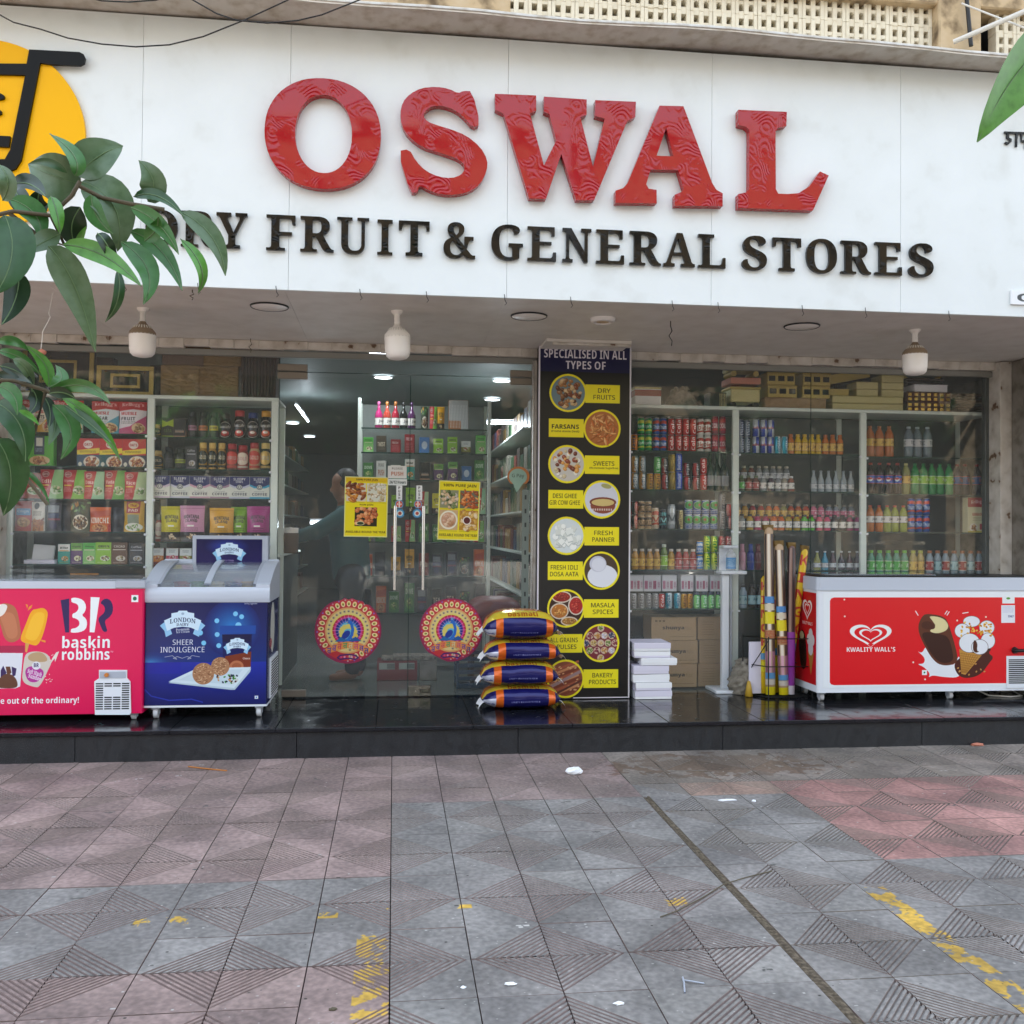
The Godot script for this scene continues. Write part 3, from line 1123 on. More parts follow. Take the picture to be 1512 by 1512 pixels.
	c.text(word("brands"), 2, 24, 16, 7, Color("#2a2f7a"))
	c.text(word("UNITY BASMATI RICE"), 44, 20, 46, 3, Color("#a8aad8"))
	c.text(word("NET WEIGHT 30 KG"), 46, 46, 40, 3, Color("#a8aad8"))
	c = cell("rice_top", 128, 64)
	c.rect(0, 0, 128, 64, Color("#d8791f"))
	c.rect(0, 40, 128, 24, Color("#e2c83a"))
	c.poly(PackedVector2Array([v2(26, 0), v2(110, 0), v2(100, 20), v2(36, 20)]), Color("#9fc0dc"))
	c.text(word("RICE"), 46, 3, 40, 14, Color("#e8e4dc"))
	c.text(word("basmati"), 40, 44, 50, 12, Color("#b0541a"))
	for i in 30:
		c.ell(rng.randf_range(30, 104), rng.randf_range(22, 40), 4, 1.4, Color("#e8c890"), rng.randf() * 3.0, 8)
	# stickers on the doors
	c = cell("push_plate", 54, 36)
	c.rect(0, 0, 54, 36, Color("#d4d2cc"))
	c.text(word("PUSH"), 10, 17, 34, 11, Color("#b06a50"))
	c.text(word("PLEASE"), 12, 5, 30, 6, Color("#7a7872"))
	c = cell("hours_plate", 54, 18)
	c.rect(0, 0, 54, 18, Color("#d8dcd8"))
	c.text(word("24/12 Hours"), 4, 5, 46, 8, Color("#3a4440"))
	c = cell("push_strip", 20, 48)
	c.rect(0, 0, 20, 48, Color("#e2e2e0"))
	for i in 4:
		c.text(word("PUSH".substr(i, 1)), 7, 4 + i * 11, 6, 8, Color("#50504e"))
	c = cell("round_sticker", 32, 32)
	c.rect(0, 0, 32, 32, Color("#6ab0d8"))
	c.ell(16, 16, 13, 13, Color("#c8503a"))
	for i in 4:
		c.ell(16 + cos(i * PI / 2) * 6, 16 + sin(i * PI / 2) * 6, 3, 3, Color("#e8d8cc"))
	c.rect(14, 3, 4, 26, Color("#e8e0d8"))
	c = cell("round_sticker_blue", 32, 32)
	c.rect(0, 0, 32, 32, Color("#4f9ac8"))
	c.ell(16, 16, 10, 10, Color("#e0ece8"))
	c.ell(16, 16, 6, 6, Color("#b04a3c"))
	c = cell("pay_sticker", 56, 64)
	c.rect(0, 0, 56, 64, Color("#8fb09c"))
	c.text(word("G Pay", sans_regular), 10, 20, 38, 14, Color("#3c4a44"))
	c.rect(14, 38, 30, 2, Color("#5a6a62"))
	c = cell("gs_plate", 64, 48)
	c.rect(0, 0, 64, 48, Color("#eceef0"))
	c.text(word("GST", sans), 10, 10, 72, 28, Color("#4a4e52"))
	c = cell("film_strip", 32, 256)
	c.rect(0, 0, 32, 256, Color("#77827c"))
	for i in 13:
		c.rect(12, 8 + i * 19, 8, 6, Color("#2c3432"))
	c = cell("red_carton", 64, 48)
	c.rect(0, 0, 64, 48, Color("#7a2028"))
	c.rect(6, 5, 50, 16, Color("#a8b0a4"))
	for i in 8:
		c.rect(32 + i * 3, 7, 1.4, 12, Color("#26282a"))
	c = cell("oil_pack", 48, 64)
	c.rect(0, 0, 48, 64, Color("#3f7a3c"))
	c.text(word("DOVE"), 6, 12, 36, 12, Color("#dfe8d8"))
	food(c, v2(24, 44), v2(16, 13), Color("#6a9a4a"), ["#c9d28a", "#3a6a2c"], 12, v2(4, 3))
	c = cell("blue_pack", 48, 32)
	c.rect(0, 0, 48, 32, Color("#3f74b0"))
	c.ell(24, 16, 14, 8, Color("#c8d6e4"))
	c = cell("sign_red", 64, 48)
	c.rect(0, 0, 64, 48, Color("#8f1f28"))
	c.text(word("FRESH"), 8, 8, 40, 8, Color("#e0d4d0"))
	small_print(c, 8, 22, 44, 5, Color("#c99a9a"), 4.0)
	c = cell("magazine", 64, 64)
	c.rect(0, 0, 64, 64, Color("#b0b4b4"))
	c.rect(0, 44, 40, 20, Color("#b06a3a"))
	for i in 12:
		c.line(v2(2 + i * 5, 10), v2(6 + i * 5, 60), 1.4, Color("#e2e4e4"))


# the tall black board of specialities
func poster_print() -> void:
	var c := Canvas.new(280, 1056, Color("#141414"))
	c.rect(0, 0, 280, 1056, Color("#ddd8da"))
	c.rect(3, 3, 273, 1050, Color("#161517"))
	c.rect(3, 3, 273, 84, Color("#14143f"))
	c.text(word("SPECIALISED IN ALL"), 14, 20, 252, 26, Color("#ded8dc"))
	c.text(word("TYPES OF"), 80, 54, 122, 24, Color("#ded8dc"))
	var rows := [
		[88, 150, "DRY", "FRUITS", "#6a8088", ["#8a5a34", "#5a2f1a", "#c9a878", "#a8703c", "#7a3a20"], v2(8, 6), 46],
		[192, 254, "FARSANS", "(Home made Dest)", "#b06a38", ["#c98a4c", "#e0a868", "#a8602c", "#c86a30"], v2(13, 3), 60],
		[86, 362, "SWEETS", "(Homemade Sugarfree)", "#c9c4bc", ["#6a2c1c", "#8a3a24", "#d89a4a", "#e2dccb", "#d0c098", "#e8e4dc"], v2(7, 6), 44],
		[192, 466, "DESI GHEE", "GIR COW GHEE", "#d2d4de", [], Vector2.ZERO, 0],
		[86, 575, "FRESH", "PANNER", "#d4dcdc", ["#e6eae4", "#d8dcd4", "#f0f2ec"], v2(10, 9), 26],
		[192, 678, "FRESH IDLI", "DOSA AATA", "#4a3a2c", [], Vector2.ZERO, 1],
		[86, 790, "MASALA", "SPICES", "#3a2018", [], Vector2.ZERO, 2],
		[192, 893, "ALL GRAINS", "& PULSES", "#7a2a34", [], Vector2.ZERO, 3],
		[86, 998, "BAKERY", "PRODUCTS", "#8a4a30", [], Vector2.ZERO, 4]]
	for i in rows.size():
		var r: Array = rows[i]
		var left := i % 2 == 0
		var y := float(r[1])
		var x0 := 140.0 if left else 30.0
		c.rect(x0, y - 27, 106, 55, Color("#f0e01c"))
		c.ell(r[0], y, 57, 57, Color("#f0e01c"), 0.0, 48)
		var at := v2(r[0], y)
		if r[5]:
			food(c, at, v2(51, 51), Color(r[4]), r[5], r[7], r[6])
			if i == 4:
				for k in 22:
					var q := at + Vector2.from_angle(rng.randf() * TAU) * rng.randf() * 34
					var u := Vector2.from_angle(rng.randf() * PI) * 11
					c.poly(PackedVector2Array([q - u, q + u.orthogonal(), q + u, q - u.orthogonal()]), Color("#b9c0bc"))
					c.poly(PackedVector2Array([q - u + v2(0, -3), q + u.orthogonal() + v2(0, -3), q + u + v2(0, -3), q - u.orthogonal() + v2(0, -3)]), Color(r[5][k % 3]))
			if i == 0:
				for k in 26:
					c.line(at + v2(-51, -50 + k), at + v2(-51, -50 + k), 1, Color(r[4]))
		else:
			c.ell(at.x, at.y, 51, 51, Color(r[4]), 0.0, 48)
			match int(r[7]):
				0:
					c.ell(at.x + 4, at.y + 18, 38, 24, Color("#8a4634"))
					c.ell(at.x + 4, at.y + 8, 41, 15, Color("#7a3a2c"))
					c.ell(at.x + 4, at.y + 9, 35, 11, Color("#d2ba78"))
					c.ell(at.x + 14, at.y - 40, 16, 7, Color("#a8a468"), 0.2)
					for k in 9:
						c.rect(at.x - 28 + k * 7, at.y + 27, 4, 6, Color("#d8c8c0"))
				1:
					c.ell(at.x + 4, at.y + 16, 46, 34, Color("#e2e4ec"))
					c.ell(at.x - 10, at.y - 20, 26, 24, Color("#c9cad6"))
					c.ell(at.x - 8, at.y - 18, 21, 20, Color("#dcdde6"))
				2:
					for q in [[-14, -34, 30, 18, "#8a1f1a", "#b03a26"], [-20, 8, 28, 24, "#b8702c", "#d89a4a"], [30, -8, 24, 28, "#a82420", "#c84434"], [10, 38, 26, 14, "#a8702c", "#c99a52"]]:
						c.ell(at.x + q[0], at.y + q[1], q[2], q[3], Color("#d8ccb8"))
						food(c, at + v2(q[0], q[1]), v2(q[2] - 4, q[3] - 4), Color(q[4]), [q[4], q[5]], 24, v2(4, 2.4))
				3:
					for a in 5:
						for b in 5:
							var p := v2(-44 + a * 22 + (11 if b % 2 else 0), -44 + b * 22)
							if p.length() < 46:
								food(c, at + p, v2(10.5, 10.5), Color("#cdb8a0"), [["#c9a44a", "#d8d4e4", "#8a2a3c", "#e0b87c", "#23305a", "#c98a3c", "#6a8a34"][(a * 3 + b * 2) % 7]], 16, v2(2.4, 1.8))
				4:
					for k in 9:
						c.line(at + v2(-46, -20 + k * 10), at + v2(40, -52 + k * 10), 7, Color(["#a8563a", "#c98a5c", "#7a3826"][k % 3]))
					for k in 40:
						c.ell(at.x + rng.randf_range(-40, 40), at.y + rng.randf_range(-40, 40), 4, 2, Color("#d8a878"), -0.4, 8)
					c.line(at + v2(-50, 26), at + v2(46, -22), 9, Color("#9a8080"))
					c.line(at + v2(-40, 50), at + v2(50, 4), 6, Color("#5a3028"))
			# keep the print inside its ring
			for k in 48:
				var t0 := TAU * k / 48.0
				var t1 := TAU * (k + 1) / 48.0
				c.poly(PackedVector2Array([at + v2(cos(t0), sin(t0)) * 51, at + v2(cos(t1), sin(t1)) * 51, at + v2(cos(t1), sin(t1)) * 57, at + v2(cos(t0), sin(t0)) * 57]), Color("#f0e01c"))
				if left:
					if cos(t0) < 0.5:
						c.poly(PackedVector2Array([at + v2(cos(t0), sin(t0)) * 57, at + v2(cos(t1), sin(t1)) * 57, at + v2(cos(t1), sin(t1)) * 62, at + v2(cos(t0), sin(t0)) * 62]), Color("#161517"))
				elif cos(t0) > -0.5:
					c.poly(PackedVector2Array([at + v2(cos(t0), sin(t0)) * 57, at + v2(cos(t1), sin(t1)) * 57, at + v2(cos(t1), sin(t1)) * 62, at + v2(cos(t0), sin(t0)) * 62]), Color("#161517"))
		var tx := x0 + (8.0 if left else 6.0)
		var ink := Color("#2a2818")
		var second_small := i == 1 or i == 2
		var w1: float = {0: 38, 1: 82, 2: 64, 3: 72, 4: 56, 5: 82, 6: 72, 7: 84, 8: 62}[i]
		var w2: float = {0: 66, 1: 84, 2: 88, 3: 92, 4: 68, 5: 86, 6: 62, 7: 76, 8: 82}[i]
		var mid := x0 + (58.0 if left else 50.0)
		c.text(word(r[2], sans_regular if i != 1 else sans), mid - w1 / 2, y - (16 if not second_small else 10), w1, 13, ink)
		c.text(word(r[3], sans_regular), mid - w2 / 2, y + (4 if not second_small else 7), w2, 13 if not second_small else 7, ink)
	printed("poster_print", c, 0.28)


func jain_prints() -> void:
	for n in 2:
		var c := Canvas.new(256, 356, Color("#e2cf1c"))
		c.rect(0, 0, 256, 356, Color("#dedd9a"))
		c.rect(5, 5, 246, 346, Color("#e6d41c"))
		if n == 0:
			c.rect(5, 5, 246, 26, Color("#d8b41e"))
			c.text(word("100% PURE JAIN"), 64, 11, 130, 14, Color("#4a3a10"))
			food(c, v2(67, 92), v2(58, 54), Color("#cfc6b4"), ["#7a3a1c", "#a8602c", "#5a2a14", "#c8802c", "#d8a04a"], 34, v2(22, 9), false)
			food(c, v2(188, 92), v2(58, 54), Color("#cfd0c0"), ["#c9b48a", "#a88a5c", "#dcd4c0", "#b8a87c"], 60, v2(9, 7), false)
			small_print(c, 10, 150, 110, 2, Color("#6a5c18"), 3.0)
			small_print(c, 132, 150, 114, 2, Color("#6a5c18"), 3.0)
			c.text(word("NON JAIN"), 90, 160, 80, 13, Color("#5a4a10"))
			food(c, v2(128, 237), v2(66, 56), Color("#2a2418"), ["#c8703c", "#d88a50", "#a8522c", "#e0a06a"], 42, v2(13, 12), false)
			c.ell(96, 276, 24, 12, Color("#d8d4a8"))
			c.ell(96, 276, 20, 9, Color("#2c3a20"))
			small_print(c, 96, 300, 64, 2, Color("#6a5c18"), 3.0)
			c.text(word("AVAILABLE ROUND THE YEAR"), 10, 320, 236, 13, Color("#4a3c0c"))
		else:
			c.text(word("100% PURE JAIN"), 26, 18, 206, 22, Color("#3a300c"))
			food(c, v2(66, 110), v2(57, 54), Color("#8a8a6a"), ["#c9a880", "#6a7a44", "#b8b0a8", "#3a4a24", "#d8c0a0"], 44, v2(12, 9), false)
			food(c, v2(190, 110), v2(57, 54), Color("#6a6a58"), ["#c86a30", "#a84a1c", "#e0904c", "#8a3a18"], 44, v2(18, 7), false)
			food(c, v2(66, 236), v2(57, 60), Color("#c9a878"), ["#c9a878"], 2, v2(4, 3), false)
			c.ell(66, 236, 56, 56, Color("#e8e2cc"), 0.0, 40)
			food(c, v2(66, 236), v2(46, 46), Color("#c99a78"), ["#d8b090", "#c8987a", "#e0c0a0", "#b8845c"], 34, v2(14, 12))
			food(c, v2(190, 236), v2(57, 60), Color("#b8842c"), ["#c99a3c", "#d8b060", "#a8702c", "#e0c8a0"], 44, v2(17, 11), false)
			c.ell(180, 236, 26, 26, Color("#e8e0d8"))
			c.ell(180, 236, 20, 20, Color("#5a2020"))
			small_print(c, 12, 168, 108, 2, Color("#5a4c14"), 3.0)
			small_print(c, 134, 168, 108, 2, Color("#5a4c14"), 3.0)
			small_print(c, 12, 300, 108, 2, Color("#5a4c14"), 3.0)
			small_print(c, 134, 300, 108, 2, Color("#5a4c14"), 3.0)
			c.text(word("AVAILABLE ROUND THE YEAR"), 10, 318, 236, 16, Color("#4a3c0c"))
		printed("jain_print_%d" % n, c, 0.3)


# the round peacock sticker
func peacock_print() -> void:
	var c := Canvas.new(320, 320, Color("#a8264a"))
	var o := v2(160, 160)
	c.ell(160, 160, 160, 160, Color("#9a2450"), 0.0, 60)
	c.ell(162, 158, 150, 150, Color("#c83238"), 0.0, 60)
	c.ell(160, 160, 112, 112, Color("#e0a868"), 0.0, 60)
	c.ell(160, 160, 104, 104, Color("#e8cf8c"), 0.0, 60)
	c.ell(160, 160, 82, 82, Color("#e6dc6a"), 0.0, 60)
	c.ell(160, 160, 76, 76, Color("#c82a3c"), 0.0, 60)
	c.ell(160, 160, 68, 68, Color("#d83a8c"), 0.0, 60)
	c.ell(160, 160, 60, 60, Color("#1c2a86"), 0.0, 60)
	c.ell(160, 160, 48, 48, Color("#2a7ac4"), 0.0, 60)
	c.ell(160, 160, 40, 40, Color("#6ac0d8"), 0.0, 60)
	for i in 24:
		var t := TAU * i / 24.0
		var d := v2(cos(t), sin(t))
		c.line(o + d * 40, o + d * 76, 1.6, Color("#e6a8cc"))
	for i in 26:
		var t := -PI * 1.22 + TAU * 0.86 * i / 25.0 - 0.1
		var d := v2(cos(t), sin(t))
		var p := o + d * 130
		c.ell(p.x, p.y, 14, 10, Color("#f0e2b0"), t)
		c.ell(p.x, p.y, 8, 6, Color("#d8b84a"), t)
		c.ell(p.x - d.x * 2, p.y - d.y * 2, 4, 3.4, Color("#4a6a2c"), t)
		var q := o + v2(cos(t + 0.1), sin(t + 0.1)) * 148
		c.ell(q.x, q.y, 4, 4, Color(["#8a6ac8", "#c9b8b0", "#d88aa0"][i % 3]))
		var r := o + d * 94
		c.ell(r.x, r.y, 8, 8, Color("#d8c86a"))
		c.ell(r.x, r.y, 6, 6, Color("#c9b0a0"))
		c.ell(r.x, r.y + 1, 4, 2.6, Color("#4a3a34"))
	# bird
	for i in 7:
		var t := PI + PI * i / 6.0
		c.ell(160 + cos(t) * 32, 166 + sin(t) * 26, 13, 12, Color("#e6d46a"))
	c.ell(132, 182, 15, 13, Color("#e6d46a"))
	c.ell(192, 186, 16, 13, Color("#e6c85a"))
	c.poly(PackedVector2Array([v2(96, 214), v2(128, 190), v2(150, 204), v2(160, 214)]), Color("#1f6aa8"))
	c.poly(PackedVector2Array([v2(226, 212), v2(196, 190), v2(172, 204), v2(160, 214)]), Color("#1f5aa0"))
	c.ell(150, 180, 24, 15, Color("#1c3a9a"), -0.8)
	c.path([v2(160, 206), v2(178, 182), v2(182, 156), v2(176, 130), v2(166, 116), v2(160, 120)], 14, Color("#1f6ac8"))
	c.ell(164, 116, 8, 7, Color("#1f6ac8"))
	c.poly(PackedVector2Array([v2(158, 116), v2(148, 122), v2(159, 121)]), Color("#e0c060"))
	for i in 5:
		c.line(v2(166, 110), v2(156 + i * 5, 96), 1.6, Color("#6ac0e0"))
	# welcome banner and its letters
	c.poly(PackedVector2Array([v2(50, 250), v2(100, 222), v2(160, 212), v2(220, 222), v2(272, 250), v2(258, 270), v2(160, 244), v2(64, 270)]), Color("#e8944a"))
	var cols := ["#3a3a9a", "#6a3aa0", "#d8405a", "#3aa068", "#e0d0a0", "#d84a7a", "#5a3aa0", "#2c3a90"]
	for i in 8:
		var t := -0.55 + i * 0.157
		var p := v2(160 + sin(t) * 170, 402 - cos(t) * 170)
		c.line(p + v2(-10, -10), p + v2(10, -10 + t * 6), 4, Color(cols[i]))
		c.line(p + v2(5, -10), p + v2(5 + t * 4, 14), 4.5, Color(cols[i]))
		c.path([p + v2(3, 2), p + v2(-5, -2), p + v2(-8, 5), p + v2(-2, 10)], 4, Color(cols[i]))
	c.path([v2(110, 292), v2(124, 280), v2(160, 276), v2(196, 280), v2(210, 292), v2(196, 300), v2(160, 294), v2(124, 300), v2(110, 292)], 7, Color("#4a1f6a"))
	for i in 5:
		c.ell(128 + i * 16, 288, 5, 5, Color(["#d84a8a", "#e8a0b8", "#d8405a", "#e0a0c0", "#c83a7a"][i]))
	printed("peacock_print", c, 0.35)


func crest(c: Canvas, x: float, y: float, s: float) -> void:
	# the ribbon emblem of the blue freezer
	var pale := Color("#cfe6f6")
	var shade := Color("#8fc4e8")
	c.poly(PackedVector2Array([v2(x - 88 * s, y + 8 * s), v2(x - 60 * s, y - 14 * s), v2(x - 40 * s, y + 40 * s), v2(x - 64 * s, y + 52 * s), v2(x - 70 * s, y + 28 * s)]), shade)
	c.poly(PackedVector2Array([v2(x + 88 * s, y + 8 * s), v2(x + 60 * s, y - 14 * s), v2(x + 40 * s, y + 40 * s), v2(x + 64 * s, y + 52 * s), v2(x + 70 * s, y + 28 * s)]), shade)
	c.poly(PackedVector2Array([v2(x - 44 * s, y - 40 * s), v2(x - 20 * s, y - 44 * s), v2(x - 16 * s, y - 50 * s), v2(x + 16 * s, y - 50 * s), v2(x + 20 * s, y - 44 * s), v2(x + 44 * s, y - 40 * s), v2(x + 44 * s, y - 18 * s), v2(x - 44 * s, y - 18 * s)]), pale)
	c.poly(PackedVector2Array([v2(x - 72 * s, y - 12 * s), v2(x - 40 * s, y - 26 * s), v2(x, y - 31 * s), v2(x + 40 * s, y - 26 * s), v2(x + 72 * s, y - 12 * s), v2(x + 60 * s, y + 28 * s), v2(x + 32 * s, y + 16 * s), v2(x, y + 12 * s), v2(x - 32 * s, y + 16 * s), v2(x - 60 * s, y + 28 * s)]), pale)
	c.text(word("LONDON", serif), x - 50 * s, y - 16 * s, 100 * s, 17 * s, Color("#2a3a5c"), 7.0 * s)
	c.text(word("DAIRY", serif), x - 24 * s, y + 0 * s, 48 * s, 10 * s, Color("#2a3a5c"), 2.0 * s)
	c.ell(x, y - 38 * s, 6 * s, 5 * s, Color("#9ab4cc"))


func scoop(c: Canvas, x: float, y: float, r: float) -> void:
	c.ell(x, y, r, r, Color("#a87a58"), 0.0, 40)
	for i in 90:
		var p := Vector2.from_angle(rng.randf() * TAU) * sqrt(rng.randf()) * (r - 4)
		c.ell(x + p.x, y + p.y, rng.randf_range(3, 7), 1.6, Color(["#c49a74", "#7a5038", "#d8b48c", "#8f6648"][i % 4]), rng.randf_range(-0.6, 0.6), 8)


func freezer_prints() -> void:
	var c: Canvas
	# pink freezer
	c = Canvas.new(930, 555, Color("#df0a54"))
	c.rect(0, 0, 930, 555, Color("#df0a54"))
	var f := 3.0 / 6.873
	var at := func(a: Array) -> PackedVector2Array:
		var o := PackedVector2Array()
		for i in range(0, a.size(), 2):
			o.append(v2(300.0 + a[i] * f, -24.0 + a[i + 1] * f))
		return o
	var navy := Color("#251556")
	var white := Color("#eef2f4")
	c.poly(at.call([597, 172, 685, 155, 690, 500, 650, 500]), navy)
	c.poly(curve(at.call([705, 150, 760, 145, 830, 170, 862, 230, 850, 290, 815, 325, 862, 360, 875, 410, 860, 470, 800, 500, 705, 503, 706, 482, 710, 462, 760, 455, 795, 425, 790, 380, 750, 355, 720, 352, 718, 310, 760, 295, 785, 255, 770, 210, 710, 195, 706, 172]), 1), white)
	c.poly(at.call([905, 140, 998, 145, 950, 500, 900, 498]), white)
	c.poly(curve(at.call([1015, 180, 1060, 152, 1110, 170, 1138, 230, 1135, 300, 1100, 350, 1052, 380, 1068, 440, 1085, 492, 1040, 497, 1010, 430, 985, 370, 1000, 340, 1050, 300, 1055, 250, 1030, 215, 1010, 210]), 1), navy)
	c.text(word("baskin"), 300 + 620 * f, -24 + 535 * f, 490 * f, 122 * f, white)
	c.text(word("robbins"), 300 + 620 * f, -24 + 660 * f, 490 * f, 118 * f, white)
	c.text(word("TM", sans_regular), 300 + 1118 * f, -24 + 690 * f, 28 * f, 16 * f, white)
	c.text(word("e out of the ordinary!"), 302, -24 + 1150 * f, 796 * f, 84 * f, white)
	c.rect(300 + 1326 * f, -24 + 120 * f, 72 * f, 72 * f, white)
	c.ell(300 + 1362 * f, -24 + 156 * f, 20 * f, 20 * f, Color("#1f6a4a"))
	# ice lollies
	c.poly(curve(at.call([-60, 260, 0, 200, 80, 205, 150, 250, 185, 400, 205, 540, 150, 590, 90, 600, 30, 560, -10, 420])), Color("#b06848"))
	c.poly(curve(at.call([-20, 330, 20, 300, 80, 290, 130, 320, 160, 430, 170, 530, 120, 565, 60, 550, 20, 430])), Color("#bf7654"))
	c.poly(curve(at.call([-60, 240, 0, 205, 60, 220, 50, 270, 20, 320, -40, 350])), Color("#e6e0da"))
	c.poly(curve(at.call([300, 270, 360, 260, 420, 245, 470, 285, 465, 360, 420, 540, 370, 635, 300, 620, 200, 590, 195, 540, 240, 430])), Color("#f0a818"))
	c.poly(curve(at.call([320, 300, 430, 290, 440, 360, 390, 520, 340, 590, 240, 560, 250, 500])), Color("#f6bc2c"))
	c.poly(at.call([245, 600, 285, 610, 262, 700, 245, 690]), Color("#d8a050"))
	c.poly(at.call([240, 210, 265, 220, 260, 260]), Color("#e89030"))
	c.poly(at.call([275, 240, 312, 215, 300, 250, 262, 280]), Color("#e89030"))
	c.poly(at.call([400, 570, 450, 580, 450, 600, 410, 590]), Color("#e89030"))
	# tubs
	c.poly(at.call([-120, 630, 235, 630, 240, 700, -120, 705]), Color("#a80f48"))
	c.poly(at.call([-120, 700, 222, 705, 200, 1040, 150, 1060, -120, 1060]), Color("#dcdfe8"))
	c.poly(at.call([0, 880, 25, 830, 60, 900, 40, 940, 0, 960]), navy)
	c.poly(at.call([50, 840, 95, 840, 110, 900, 70, 940]), Color("#5a3020"))
	c.poly(at.call([110, 840, 160, 860, 150, 930, 120, 940]), navy)
	c.poly(curve(at.call([-60, 1050, -20, 960, 60, 900, 150, 940, 185, 1040, 120, 1062])), Color("#5c3424"))
	c.poly(curve(at.call([240, 720, 300, 690, 400, 690, 480, 720, 515, 800, 500, 840, 400, 1050, 340, 1050, 215, 1000, 225, 860])), Color("#cfc6bc"))
	c.poly(curve(at.call([270, 730, 340, 695, 430, 700, 490, 790, 380, 800, 280, 780])), Color("#b89a74"))
	c.poly(curve(at.call([250, 860, 320, 830, 430, 870, 440, 930, 380, 1000, 290, 1000, 250, 930])), Color("#b02a92"))
	c.text(word("Soft Mush", serif), 300 + 270 * f, -24 + 880 * f, 150 * f, 45 * f, white, 0.0, 0.3)
	c.text(word("Sundae", serif), 300 + 280 * f, -24 + 925 * f, 130 * f, 45 * f, white, 0.0, 0.3)
	c.ell(300 + 360 * f, -24 + 832 * f, 44 * f, 42 * f, Color("#e0e0e8"))
	c.text(word("BR"), 300 + 335 * f, -24 + 808 * f, 50 * f, 40 * f, navy)
	for i in 16:
		c.ell(300 + rng.randf_range(450, 530) * f, -24 + rng.randf_range(700, 1020) * f, 3, 2, Color("#e8cfc8"), rng.randf() * 3.0, 8)
	c.poly(at.call([500, 820, 545, 760, 550, 800, 590, 690, 560, 700, 520, 760]), Color("#e6dcd4"))
	printed("pink_freezer_print", c, 0.22)
	# blue freezer
	c = Canvas.new(546, 462, Color("#101a52"))
	c.grad(0, 0, 546, 270, Color("#0f1850"), Color("#123078"))
	c.grad(0, 270, 546, 192, Color("#1b2fa0"), Color("#101a5c"))
	for i in 20:
		var t := i / 19.0
		c.ell(20, 270, 120 * (1 - t), 46 * (1 - t), Color("#123078").lerp(Color("#3f9ad8"), t * t))
	c.rect(0, 270, 160, 50, Color("#18269a"))
	for i in 24:
		var t := i / 23.0
		c.ell(390, 120, 130 * (1 - t), 130 * (1 - t), Color("#112468").lerp(Color("#2a86d0"), t))
	for p in [[404, 53, 11], [432, 66, 11], [320, 84, 11], [246, 138, 12], [262, 184, 11], [322, 146, 11], [330, 196, 11], [418, 105, 14]]:
		c.ell(p[0], p[1], p[2], p[2], Color("#78c4ec"))
	crest(c, 166, 96, 1.16)
	c.text(word("Premium", serif), 136, 116, 60, 12, Color("#d8dce4"), 0.0, -0.08)
	c.text(word("Ice Cream", serif), 138, 129, 60, 9, Color("#d8dce4"), 0.0, -0.06)
	c.text(word("SHEER", sans_regular), 122, 168, 92, 24, Color("#e2e6ee"))
	c.text(word("INDULGENCE", sans_regular), 68, 201, 198, 24, Color("#e2e6ee"))
	for s in [-1.0, 1.0]:
		c.path([v2(166, 252), v2(166 + s * 22, 244), v2(166 + s * 40, 252), v2(166 + s * 24, 256), v2(166 + s * 44, 240), v2(166 + s * 78, 246)], 2.0, Color("#b8bcc8"))
	# tub
	c.poly(PackedVector2Array([v2(344, 140), v2(482, 140), v2(474, 290), v2(460, 310), v2(352, 310)]), Color("#101c58"))
	c.poly(PackedVector2Array([v2(332, 106), v2(498, 106), v2(496, 144), v2(336, 146)]), Color("#1a4a9c"))
	c.poly(PackedVector2Array([v2(344, 146), v2(476, 146), v2(474, 180), v2(350, 180)]), Color("#0c1440"))
	c.poly(PackedVector2Array([v2(360, 244), v2(478, 224), v2(476, 300), v2(462, 318), v2(350, 318)]), Color("#7a3420"))
	c.ell(412, 290, 32, 26, Color("#b8704c"))
	c.ell(412, 292, 22, 18, Color("#a05a3a"))
	crest(c, 414, 198, 0.72)
	c.text(word("Choco"), 440, 250, 32, 9, Color("#e8dcd4"))
	# plate and scoops
	c.poly(PackedVector2Array([v2(106, 362), v2(232, 304), v2(478, 300), v2(474, 316), v2(406, 396), v2(386, 396)]), Color("#b8ccd8"))
	c.poly(PackedVector2Array([v2(106, 356), v2(232, 298), v2(478, 294), v2(402, 388)]), Color("#d2e2ea"))
	c.poly(PackedVector2Array([v2(150, 350), v2(240, 306), v2(440, 304), v2(388, 372)]), Color("#c4d6e0"))
	scoop(c, 338, 290, 42)
	scoop(c, 262, 322, 49)
	for i in 34:
		c.ell(rng.randf_range(320, 420), rng.randf_range(330, 368), 6, 4, Color(["#3f8a34", "#2c3448", "#c8ccc8", "#4a2c28", "#c49a6c"][i % 5]), rng.randf() * 3.0, 8)
	c.rect(496, 424, 16, 14, Color("#d8e0e8"))
	c.rect(501, 428, 6, 6, Color("#2a6ac0"))
	c.path([v2(0, 390), v2(30, 420), v2(110, 440), v2(210, 436), v2(260, 450)], 5, Color("#2437a8"))
	c.text(word("Serving Suggestion"), 444, 2, 58, 10, Color("#c8ccd4"))
	printed("blue_freezer_print", c, 0.2)
	c = Canvas.new(128, 462, Color("#101a52"))
	c.ell(56, 130, 26, 120, Color("#cfd0c8"))
	c.ell(34, 200, 14, 24, Color("#b03a4a"))
	c.text(word("SHEER", sans_regular), 84, 60, 40, 14, Color("#c8ccd4"))
	printed("blue_freezer_side_print", c, 0.25)
	# lit header of the blue freezer
	c = Canvas.new(320, 136, Color("#15134a"))
	c.grad(0, 0, 320, 136, Color("#141648"), Color("#201a58"))
	for i in 20:
		var t := i / 19.0
		c.ell(150, 40, 110 * (1 - t), 46 * (1 - t), Color("#161a50").lerp(Color("#2a4ab0"), t))
	crest(c, 160, 66, 0.94)
